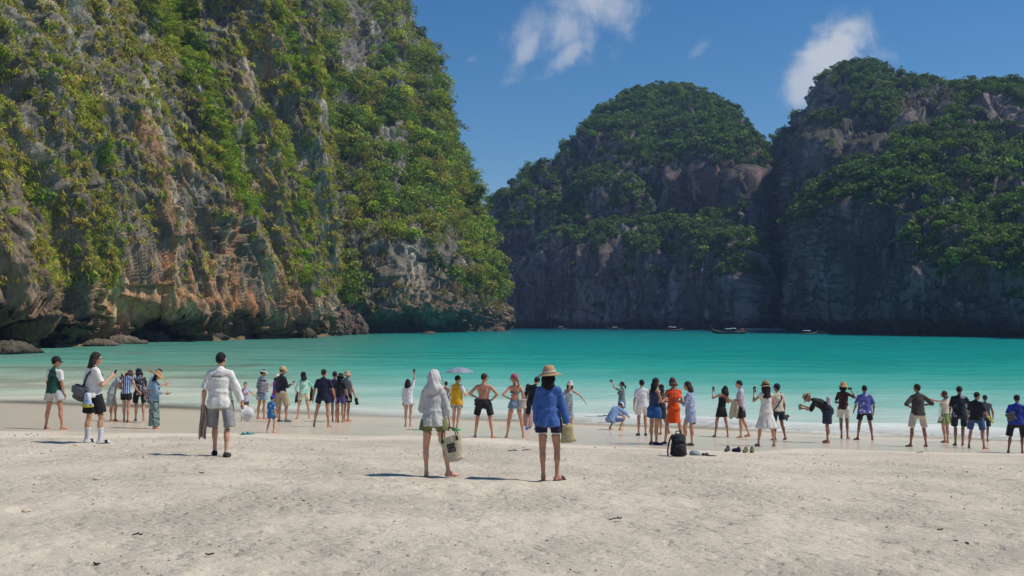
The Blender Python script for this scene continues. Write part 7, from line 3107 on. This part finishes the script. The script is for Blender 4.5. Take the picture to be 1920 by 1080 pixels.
def tree(name, label, cl, px, py, r, pal, leaf=.45, per=32, rise=.55, group='trees and shrubs on the cliffs', cat='tree', out=.35):
    p, nn = on_cliff(cl, px, py)
    root = empty(name, Vector(p))
    c = np.array([nn[0] * r * out, nn[1] * r * out, r * rise])
    mid = c * .5 + V3(0, 0, r * .06)
    parts = [tube([-nn * .6 * r * .3, mid * .6, mid, c], [.10 * r * .7, .08 * r * .7, .06 * r * .7, .03 * r], 7)]
    for k in range(5):
        a = rngT.uniform(0, 6.28)
        e = c + V3(math.cos(a) * r * .55, math.sin(a) * r * .55, r * rngT.uniform(.0, .45))
        parts.append(tube([mid, mid * .4 + e * .6 + V3(0, 0, -.05 * r), e], [.045 * r, .03 * r, .012 * r], 5))
    v, q, t = join(parts)
    link('trunk', mesh_np('trunk', v, q, t), BARK, root)
    C_, N_, S_, K_ = crown_leaves(c[None], np.array([r]), .8, per * 1.6, leaf, [pal], rngT, .3)
    v, q, k = cards(C_, N_, S_, K_, rngT)
    link('crown', mesh_np('crown', v, q, smooth=False, col=k), LEAF, root)
    tag(root, label, cat, group)


BRI = (0.125, 0.175, 0.016)
MIDG = (0.085, 0.135, 0.018)
DRK = (0.055, 0.095, 0.02)
for a in (
        ('tree', 'tree breaking the headland skyline near the top of the photo', cliffB, 803, 72, 3.6, DRK),
        ('tree', 'dark tree jutting from the headland skyline below the topmost one', cliffB, 816, 132, 3.4, DRK),
        ('tree', 'bushy tree on the headland skyline at mid height', cliffB, 833, 215, 3.6, MIDG),
        ('tree', 'pale green tree on the skyline where the headland bulges', cliffB, 846, 288, 3.8, MIDG),
        ('tree', 'tree overhanging the lower right edge of the headland against the sky', cliffB, 884, 392, 4.4, DRK),
        ('tree', 'tree in the notch between headland and far island', cliffB, 905, 450, 4.4, MIDG),
        ('tree', 'bright tree low on the right edge of the headland', cliffB, 922, 510, 4.6, BRI),
        ('tree', 'bright green tree above the sea at the tip of the headland', cliffB, 935, 556, 4.0, BRI),
        ('tree', 'dark spreading tree growing out of the grey rock band', cliffB, 820, 508, 4.6, DRK),
        ('tree', 'broad light crown in the middle of the headland forest', cliffB, 745, 345, 5.2, BRI),
        ('tree', 'round bright crown in the upper left of the headland forest', cliffB, 640, 250, 4.6, BRI),
        ('tree', 'rounded crown high in the centre of the headland forest', cliffB, 725, 215, 4.4, MIDG),
        ('tree', 'brownish crown in the upper headland forest', cliffB, 610, 130, 4.0, (0.12, 0.115, 0.035)),
        ('tree', 'leafy tree just above the rounded rocks at the gap', cliffB, 640, 560, 5.2, BRI),
        ('tree', 'leafy tree low in the gap beside the near wall', cliffB, 622, 515, 4.6, MIDG)):
    tree(*a)
for a in (
        ('shrub', 'lone bright green shrub right of the ochre wall', cliffA, 455, 352, 1.9, BRI),
        ('shrub', 'yellow green shrub on the far left ledge below the bare slab', cliffA, 52, 292, 1.6, BRI),
        ('shrub', 'leafy green shrub near the left edge above the mossy overhang', cliffA, 62, 388, 1.8, (0.10, 0.165, 0.018)),
        ('shrub', 'fresh green sapling above the left overhang', cliffA, 150, 392, 1.2, BRI),
        ('shrub', 'tiny yellow green tuft shrub beside the grey streaked wall', cliffA, 467, 450, 1.0, (0.17, 0.20, 0.016)),
        ('shrub', 'bright shrub at the lower end of the green creeper band', cliffA, 392, 232, 1.8, BRI),
        ('shrub', 'green shrub beside the creeper band near the top', cliffA, 360, 150, 2.0, (0.10, 0.165, 0.018)),
        ('shrub', 'green shrub low on the right edge of the near wall', cliffA, 580, 352, 1.8, MIDG)):
    tree(*a, leaf=.26, per=70, cat='shrub')

# =================================================================== BITS ON THE SAND
rngS = np.random.default_rng(5)


def debris(name, label, px, py, kind, size, c, rz, cat):
    g = ground_hit(px, py)
    if kind == 'leaf':
        U, W = np.meshgrid(np.linspace(-1, 1, 9), np.linspace(-1, 1, 5))
        x = U * size
        y = W * size * .42 * np.sqrt(np.maximum(1 - U ** 2 * .98, .02))
        z = size * (.35 * (W * .8) ** 2 + .28 * U ** 2 + .05 * np.sin(U * 5)) + .012
        f = np.stack([x, y, z], 2).reshape(-1, 3)
        q = grid_quads(5, 9)
        V, Q, T = np.concatenate([f, f - V3(0, 0, .004)]), np.concatenate([q, q[:, ::-1] + len(f)]), None
    elif kind == 'twig':
        pts = [(-size, 0, .012), (-size * .4, size * .12, .02), (size * .2, -size * .05, .028), (size * .7, size * .10, .02), (size, size * .05, .03)]
        a = rope(pts, size * .05 + .004)
        b = rope([(size * .2, -size * .05, .028), (size * .35, -size * .2, .04), (size * .45, -size * .34, .03)], size * .035 + .003, 5, 6)
        V, Q, T = join([a, b])
    else:
        V, Q = solid([EL((0, 0, size * .2), (size, size * .75, size * .5)), EL((size * .4, size * .2, size * .2), (size * .6, size * .5, size * .4))], size / 6, size * .3, size * .08, int(px))
        T = None
    o = wobj(name, V, Q, plain('litter', c, .9), g + Vector((0, 0, .004)), R(rz), T)
    tag(o, label, cat, 'bits lying on the sand')


for a in (
        ('dry_leaf', 'curled reddish brown dry leaf in the left foreground', 393, 1044, 'leaf', 0.034, (0.10, 0.035, 0.018), 20, 'leaf'),
        ('dry_leaf', 'small black dry leaf at the bottom left', 181, 1062, 'leaf', 0.031, (0.025, 0.018, 0.014), -15, 'leaf'),
        ('twig', 'thin curved twig in the left foreground', 257, 1007, 'twig', 0.053, (0.03, 0.025, 0.02), -20, 'twig'),
        ('coral_piece', 'pale tan coral lump on the left sand', 182, 900, 'lump', .05, (0.56, 0.47, 0.33), 10, 'coral'),
        ('coral_piece', 'pale tan coral lump in the left foreground', 49, 960, 'lump', .045, (0.56, 0.47, 0.34), 40, 'coral'),
        ('dry_leaf', 'small dark leaf left of the hooded woman', 378, 889, 'leaf', 0.037, (0.03, 0.02, 0.016), 5, 'leaf'),
        ('twig', 'short dark stick on the sand left of the blue shirt woman', 961, 847, 'twig', 0.099, (0.03, 0.025, 0.022), 2, 'twig'),
        ('twig', 'thin dark stick right of the short one behind the blue shirt woman', 986, 846, 'twig', 0.081, (0.035, 0.028, 0.024), -4, 'twig'),
        ('twig', 'forked twig in the centre right foreground', 1154, 977, 'twig', 0.068, (0.11, 0.075, 0.05), 12, 'twig'),
        ('dry_leaf', 'dark leaf scrap in the right foreground', 1763, 997, 'leaf', 0.037, (0.09, 0.075, 0.06), 25, 'leaf'),
        ('pebble', 'dark pebble in the right foreground, left of its twin', 1791, 1017, 'lump', .028, (0.05, 0.045, 0.045), 0, 'pebble'),
        ('pebble', 'dark pebble in the right foreground, right of its twin', 1813, 1021, 'lump', .03, (0.05, 0.045, 0.045), 60, 'pebble'),
        ('twig', 'dark stick at the water edge near the charcoal shirt man', 1725, 850, 'twig', 0.087, (0.03, 0.025, 0.022), 4, 'twig'),
        ('driftwood', 'slim driftwood stick leaning in the shallows beside the leftmost man', 131, 746, 'twig', 0.496, (0.10, 0.08, 0.055), 35, 'driftwood')):
    debris(*a)

# countless crumbs of bark, shell and coral
n = 1700
Yc = 6.2 + 18 * rngS.random(n) ** 1.3
Xc = (rngS.random(n) * 2 - 1) * (0.56 * Yc + 1)
keep = fbm(np.stack([Xc, Yc, Xc * 0], 1), (2.2, 2.2, 1), 3, .5, 401) + rngS.normal(0, .25, n) > -.05
keep &= (39.2 - .37 * Xc - Yc) > dry_edge(Xc) + 1
Xc, Yc = Xc[keep], Yc[keep]
n = len(Xc)
Zc = ground_z(Xc, Yc) + .006
sz = rngS.uniform(.004, .014, n) * (.6 + Yc / 22)
ang = rngS.random(n) * 6.28
el = rngS.uniform(.25, 1.0, n)
cc = np.array([(0.12, 0.09, 0.06), (0.22, 0.17, 0.12), (0.32, 0.27, 0.19), (0.08, 0.06, 0.05), (0.6, 0.56, 0.5), (0.22, 0.17, 0.11)])[rngS.integers(0, 6, n)]
V = []
for k, (ux, uy, uz) in enumerate([(1.6, 0, 0), (0, 1, 0), (-1.6, 0, 0), (0, -1, 0), (0, 0, .9), (0, 0, -.9)]):
    V.append(np.stack([Xc + sz * (ux * np.cos(ang) - uy * el * np.sin(ang)), Yc + sz * (ux * np.sin(ang) + uy * el * np.cos(ang)), Zc + sz * uz * .6], 1))
V = np.stack(V, 1).reshape(-1, 3)
b = (np.arange(n) * 6)[:, None]
T = np.concatenate([b + np.array(t) for t in ((0, 1, 4), (1, 2, 4), (2, 3, 4), (3, 0, 4), (1, 0, 5), (2, 1, 5), (3, 2, 5), (0, 3, 5))])
lm, ln, lo_ = new_mat('crumbs')
lb = ln.n('BsdfPrincipled')
ln.put(lb.inputs['Base Color'], ln.n('Attribute', attribute_name='col').outputs['Color'])
lb.inputs['Roughness'].default_value = .9
ln.link(lb.outputs[0], lo_.inputs[0])
o = link('beach_litter', mesh_np('beach_litter', V, None, T, smooth=False, col=np.repeat(cc, 6, 0)), lm)
tag(o, 'crumbs of bark, shell and coral scattered over the dry sand', 'litter', kind='stuff')

build_beach()
build_water()
build_haze()
